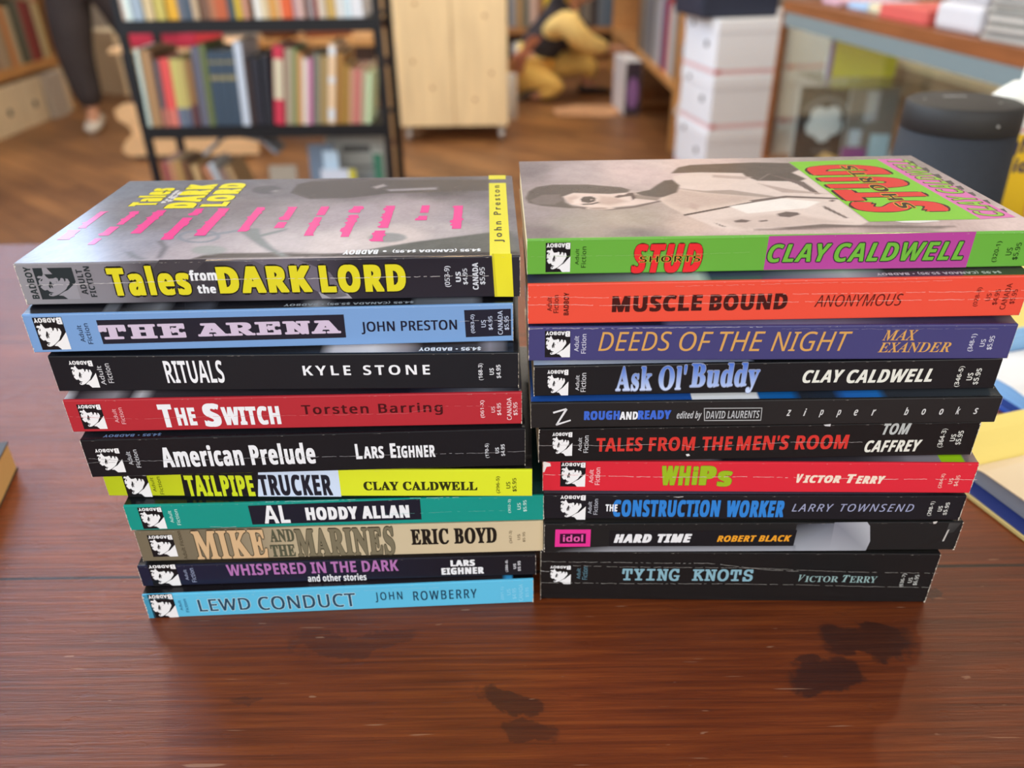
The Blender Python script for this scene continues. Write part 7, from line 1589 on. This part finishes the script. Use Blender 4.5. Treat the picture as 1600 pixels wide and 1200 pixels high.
o = panel('leaflet', 'white and orange leaflet stuck on the end of the right-hand bookcase', 'leaflet', (0.855, 4.04, 0.175), 0.075, 0.14, 0.045, (232, 214, 196), 0.0, rad(-6), prints=((0.2, 0.95, 0.35, 0.62, (226, 132, 70)), (0.1, 0.5, 0.66, 0.9, (216, 180, 186))))
o.rotation_euler = (0, rad(25), rad(-6))
t = thing('wall_tray', 'blue-grey tray with papers fixed on the end of the bookcase', 'tray', (0.845, 4.0, 0.46))
obj('tray', box(-0.005, 0.13, 0, 0.085, 0, 0.05), mat('blue_grey_plastic', (118, 134, 146), 0.5), t)
obj('papers', box(0.02, 0.12, 0.02, 0.07, 0.0505, 0.11), mat('cream_print', (222, 190, 156), 0.8), t)

bk = thing('bookcase', 'brown bookcase against the back wall behind the kneeling person', 'bookcase', (0.15, 6.9, 0))
for z in (0.0, 0.26, 0.72, 1.2):
    obj('shelf_board', box(-1.2, 1.4, 0.0, 0.32, z, z + 0.045), OAK, bk)
for x in (-1.23, 1.401):
    obj('side_panel', box(x, x + 0.028, 0.0, 0.32, 0.0, 1.7), OAK, bk)
obj('back_panel', box(-1.2, 1.4, 0.321, 0.335, 0.0, 1.7), DARKW, bk)
BB = [(150, 150, 150), (176, 138, 88), (112, 112, 96), (210, 176, 156), (156, 108, 72), (222, 186, 42), (126, 110, 96), (110, 96, 88), (120, 106, 92), (96, 84, 76), (128, 116, 100), (70, 60, 56), (112, 120, 126), (96, 110, 122), (96, 70, 54)]
x = 0.02
for i, c in enumerate(BB):
    w = (0.05, 0.055, 0.05, 0.06, 0.05, 0.05, 0.07, 0.06, 0.06, 0.06, 0.06, 0.06, 0.05, 0.06, 0.07)[i]
    shelf_book((x + w / 2, 6.92, 0.3055), w * 0.95, 0.36 - 0.02 * (i % 3), 0.2, c, '%s book %s from the pine cabinet on the back bookcase' % (cname(c), ORD[i]), 'books on the back bookcase')
    x += w + 0.002
o = obj('white_pot', lathe(BM(), [(0.045, 0), (0.06, 0.06), (0.065, 0.12), (0.05, 0.15), (0.0, 0.155)], 20), POST, None, True)
o.location = (0.10, 6.98, 0.0455)
tag(o, 'white round pot on the bottom shelf of the back bookcase', 'pot')

# ------------------------------------------------------------------ white file boxes
WB = mat('white_board', (246, 248, 252), 0.75)
PINKT = mat('pink_stripe', (236, 196, 198), 0.7)
REDT = mat('red_mark', (214, 110, 116), 0.7)


def file_box(loc, rz, w, dp, h, label):
    t = thing('file_box', label, 'box', loc, rz, 'white file boxes')
    body = obj('box_body', box(0.004, w - 0.004, 0.004, dp - 0.004, 0, h * 0.78), WB, t)
    obj('lid', box(0, w, 0, dp, h * 0.78 + 0.0005, h, None, 0.003), WB, t)
    obj('stripe', box(0.004, w - 0.004, 0.0032, 0.0038, 0.012, 0.030), PINKT, t)
    obj('stripe', box(0.0032, 0.0038, 0.004, dp - 0.004, 0.012, 0.030), PINKT, t)
    obj('red_mark', box(0.006, 0.03, 0.0025, 0.0031, 0.012, 0.032), REDT, t)
    for z in (0.55,):
        bm = lathe(BM(), [(0.0, 0), (0.014, 0), (0.014, 0.002), (0.0, 0.002)], 14, Matrix.Translation((0.0031, dp * 0.3, h * z)) @ Matrix.Rotation(-PI / 2, 4, 'Y'), cap=False)
        obj('hand_hole', bm, HOLE, t)
        bm = lathe(BM(), [(0.0, 0), (0.012, 0), (0.012, 0.002), (0.0, 0.002)], 14, Matrix.Translation((-0.0008, dp * 0.72, h * 0.86)) @ Matrix.Rotation(-PI / 2, 4, 'Y'), cap=False)
        obj('hand_hole', bm, HOLE, t)
    return t


for k, nm in enumerate(('bottom', 'middle', 'top')):
    file_box((0.862 + 0.003 * (k % 2), 3.5, 0.222 * k), rad(10), 0.30, 0.37, 0.2215, 'white file box, %s of the stack beside the glass showcase' % nm)
bm = BM()
bx(bm, 0.0, 0.34, 0.02, 0.34, 0.0, 0.20, None, 0.01)
o = obj('storage_crate', bm, mat('navy_crate', (36, 42, 62), 0.6))
o.location = (0.80, 3.53, 0.667)
o.rotation_euler = (0, 0, rad(10))
tag(o, 'dark navy crate on top of the white file boxes', 'crate')
for k, nm in enumerate(('bottom', 'middle', 'top')):
    file_box((1.205, 3.62, 0.222 * k), rad(10), 0.36, 0.37, 0.2215, 'white file box seen through the showcase glass, %s of the second stack' % nm)

# ------------------------------------------------------------------ glass showcase
VW, VL, VH = 0.62, 1.75, 0.80
ang = math.atan2(-0.998, 0.068)
vt = thing('showcase', 'wooden glass showcase at the right with books and magazines inside', 'showcase', (0.844, 2.658, 0), ang)
# local +x towards the viewer along the front pane, +y to the right (inside)
WAL = mat('showcase_wood', (140, 82, 44), 0.4, var=0.2, scale=5, stretch=(1, 8, 8))
GREYS = mat('grey_metal_strip', (122, 136, 138), 0.45)
obj('base_cabinet', box(0.0, VL, 0.0, VW, 0.0, 0.335), WAL, vt)
for x in (0.0, VL - 0.02):
    for y in (0.0, VW - 0.02):
        obj('post', box(x, x + 0.02, y, y + 0.02, 0.336, VH - 0.0305), WAL, vt)
bm = box(0.0, VL, 0.0, 0.05, VH - 0.03, VH)
bx(bm, 0.0, VL, VW - 0.05, VW, VH - 0.03, VH)
bx(bm, 0.0, 0.05, 0.05, VW - 0.05, VH - 0.03, VH)
bx(bm, VL - 0.05, VL, 0.05, VW - 0.05, VH - 0.03, VH)
obj('top_rail', bm, WAL, vt)
obj('top_pane', box(0.051, VL - 0.051, 0.051, VW - 0.051, VH - 0.012, VH - 0.004), GLASS, vt)
obj('front_strip', box(0.021, VL - 0.021, 0.001, 0.005, VH - 0.068, VH - 0.0305), GREYS, vt)
obj('front_pane', box(0.021, VL - 0.021, 0.006, 0.010, 0.336, VH - 0.0305), GLASS, vt)
obj('end_pane', box(0.006, 0.010, 0.021, VW - 0.021, 0.336, VH - 0.0305), GLASS, vt)
obj('back_panel', box(0.3, VL - 0.021, VW - 0.012, VW - 0.006, 0.336, VH - 0.0305), mat('brown_back', (120, 98, 76), 0.7), vt)
obj('glass_shelf', box(0.03, 0.32, 0.06, 0.325, 0.592, 0.598), GLASS, vt)
MAPLE = mat('shelf_maple', (236, 210, 168), 0.5, var=0.1, scale=5)
obj('wood_shelf', box(0.03, 1.4, 0.33, VW - 0.015, 0.622, 0.64), MAPLE, vt)
obj('shelf_apron', box(0.03, 1.4, 0.345, VW - 0.015, 0.54, 0.6215), mat('apron_brown', (172, 140, 108), 0.6, var=0.15, scale=6), vt)


def V(x, y, z):
    c, s = math.cos(ang), math.sin(ang)
    return (0.844 + x * c - y * s, 2.658 + x * s + y * c, z)


# things inside
panel('display_book', 'lime green book with violet spine standing in the glass showcase', 'book', V(0.17, 0.20, 0.5985), 0.20, 0.112, 0.02, (222, 210, 62), 0.0, rad(-4), prints=((0.0, 0.07, 0.0, 0.9, (116, 74, 164)), (0.0, 0.07, 0.9, 1.0, (90, 170, 140))))
o = panel('magazine', 'black magazine with white clover emblem standing in the showcase', 'magazine', V(0.16, 0.125, 0.3365), 0.178, 0.235, 0.008, (62, 60, 60), -0.06, rad(-4), prints=((0.0, 0.02, 0.0, 1.0, (196, 198, 200)),))
P = Print()
emb = []
for n_, (cx, cz, r) in enumerate(((-0.022, 0.150, 0.026), (0.020, 0.152, 0.026), (-0.030, 0.115, 0.027), (0.026, 0.118, 0.027), (-0.002, 0.094, 0.024), (0.0, 0.128, 0.03))):
    P.poly([(cx + r * math.cos(a * PI / 10), -0.0012 - 0.0001 * n_, cz + r * math.sin(a * PI / 10)) for a in range(20)], (236, 238, 236))
for a in range(-6, 7):
    q = PI / 2 + a * 0.16
    for dr in (0,):
        c0 = Vector((math.cos(q), 0, math.sin(q)))
        t0 = Vector((-math.sin(q), 0, math.cos(q)))
        ctr = Vector((0, -0.0012, 0.122)) + c0 * 0.077
        P.poly([tuple(ctr + t0 * s1 * 0.0045 + c0 * s2 * 0.006) for s1, s2 in ((-1, -1), (1, -1), (1, 1), (-1, 1))], (150, 150, 148))
P.poly([(-0.03, -0.0012, 0.04), (0.03, -0.0012, 0.04), (0.03, -0.0012, 0.046), (-0.03, -0.0012, 0.046)], (130, 130, 130))
e = P.build('emblem', MATTE, o)
panel('magazine', 'silver-grey magazine right of the clover magazine in the showcase', 'magazine', V(0.10, 0.27, 0.3365), 0.12, 0.24, 0.008, (128, 136, 142), -0.05, rad(-20), prints=((0.1, 0.4, 0.1, 0.6, (176, 192, 206)), (0.5, 0.9, 0.5, 0.9, (100, 100, 104)), (0.55, 0.8, 0.15, 0.4, (170, 184, 196))))
o = obj('book_stand', box(-0.006, 0.006, 0, 0.12, 0, 0.26), mat('clear_plastic', (196, 200, 198), 0.25))
o.location = V(0.46, 0.215, 0.342)
o.rotation_euler = (0, rad(22), rad(-4))
tag(o, 'slanted pale plastic stand in the showcase right of the silver magazine', 'stand')
panel('magazine', 'grey and white magazine leaning on the plastic stand in the showcase', 'magazine', V(0.25, 0.225, 0.3365), 0.14, 0.245, 0.008, (120, 114, 106), -0.1, rad(-10), prints=((0.1, 0.35, 0.3, 0.5, (186, 200, 210)), (0.35, 0.6, 0.6, 0.95, (170, 170, 170)), (0.55, 0.95, 0.0, 0.45, (176, 206, 218)), (0.0, 0.5, 0.0, 0.28, (146, 64, 142))))
o = obj('pamphlet', box(-0.08, 0.08, -0.06, 0.06, 0, 0.004), mat('pink_paper', (222, 130, 182), 0.7))
o.location = V(0.52, 0.13, 0.336)
o.rotation_euler = (0, 0, rad(-20))
tag(o, 'pink pamphlet lying flat on the floor of the showcase', 'pamphlet')
o = obj('pamphlet', box(-0.09, 0.09, -0.06, 0.06, 0, 0.006), mat('pale_paper', (206, 196, 180), 0.7))
o.location = V(0.62, 0.30, 0.336)
o.rotation_euler = (0, 0, rad(12))
tag(o, 'pale pamphlet lying beside the pink one in the showcase', 'pamphlet')
o = obj('wooden_wedge', prism(BM(), [(-0.06, 0), (0.06, 0), (0.07, 0.03), (0.0, 0.06), (-0.04, 0.035)], -0.03, 0.03, 'y'), mat('wedge_tan', (196, 150, 86), 0.6))
o.location = V(0.26, 0.11, 0.336)
o.rotation_euler = (0, 0, rad(15))
tag(o, 'small tan wooden wedge before the clover magazine in the showcase', 'wedge')
for i, (x, c) in enumerate(((0.33, (206, 176, 126)), (0.51, (228, 200, 156)), (0.69, (190, 152, 112)), (0.87, (226, 192, 142)))):
    o = obj('flat_magazine', box(-0.075, 0.075, -0.10, 0.10, 0, 0.006), mat('flat_mag_%d' % i, c, 0.6))
    o.location = V(x, 0.475, 0.6405)
    o.rotation_euler = (0, 0, ang + rad(-14))
    tag(o, '%s flat magazine, %s from the far end on the wooden showcase shelf' % (('tan', 'cream', 'brown', 'light tan')[i], ORD[i]), 'magazine', 'magazines lying in the showcase')
o = obj('black_object', box(-0.05, 0.05, -0.04, 0.04, 0, 0.05, None, 0.01), mat('black_cloth', (40, 42, 48), 0.7))
o.location = V(0.11, 0.45, 0.6405)
tag(o, 'small black box beside the lime green book in the showcase', 'box')

# things on top of the showcase
z = VH + 0.0005


def stack(x, y, w, dp, cols, h, rz, names, grp):
    zz = z
    for i, c in enumerate(cols):
        o = obj('stacked_magazine', box(-w / 2, w / 2, -dp / 2, dp / 2, 0, h - 0.0004), mat('stack_%d_%d_%d' % c, c, 0.7))
        o.location = V(x + 0.003 * ((i * 7) % 5 - 2), y + 0.002 * ((i * 3) % 5), zz)
        o.rotation_euler = (0, 0, ang + rz + rad((i * 37) % 5 - 2))
        tag(o, '%s, %s from the bottom' % (names, ORD[i]), 'magazine', grp)
        zz += h


stack(1.13, 0.14, 0.30, 0.22, [(172, 166, 156), (146, 140, 132), (186, 178, 168), (150, 144, 134), (196, 188, 178), (140, 134, 126), (182, 176, 164), (150, 144, 136), (190, 184, 174), (200, 150, 140)], 0.0085, 0.1, 'grey magazine in the tall stack on top of the showcase', 'tall magazine stack on the showcase')
t = thing('wrapped_parcel', 'white crumpled parcel on top of the showcase left of the magazine stack', 'parcel', V(0.885, 0.125, z), ang)
obj('parcel_body', box(-0.09, 0.075, -0.10, 0.10, 0, 0.055, None, 0.012), mat('white_wrap', (214, 210, 212), 0.5, bump=0.5, scale=30), t)
obj('parcel_top', box(-0.08, 0.065, -0.09, 0.09, 0.0555, 0.085, None, 0.01), mat('white_wrap', (214, 210, 212), 0.5), t)
o = obj('red_folder', box(-0.12, 0.10, -0.10, 0.10, 0, 0.03, None, 0.003), mat('red_card', (212, 92, 84), 0.6))
o.location = V(0.66, 0.13, z)
o.rotation_euler = (0, 0, ang)
tag(o, 'red folder on top of the showcase', 'folder')
for i, (c, x, hh, ds) in enumerate((((222, 176, 190), 0.17, 0.012, 'pink leaflet pile at the far end on top of the showcase'), ((176, 202, 232), 0.34, 0.014, 'pale blue leaflet pile on top of the showcase'),
                                    ((232, 216, 178), 0.46, 0.02, 'cream leaflet pile beside the red folder on top of the showcase'))):
    o = obj('leaflet_pile', box(-0.055, 0.055, -0.09, 0.09, 0, hh), mat('leaflets_%d' % i, c, 0.7))
    o.location = V(x, 0.16, z)
    o.rotation_euler = (0, 0, ang)
    tag(o, ds, 'leaflets')
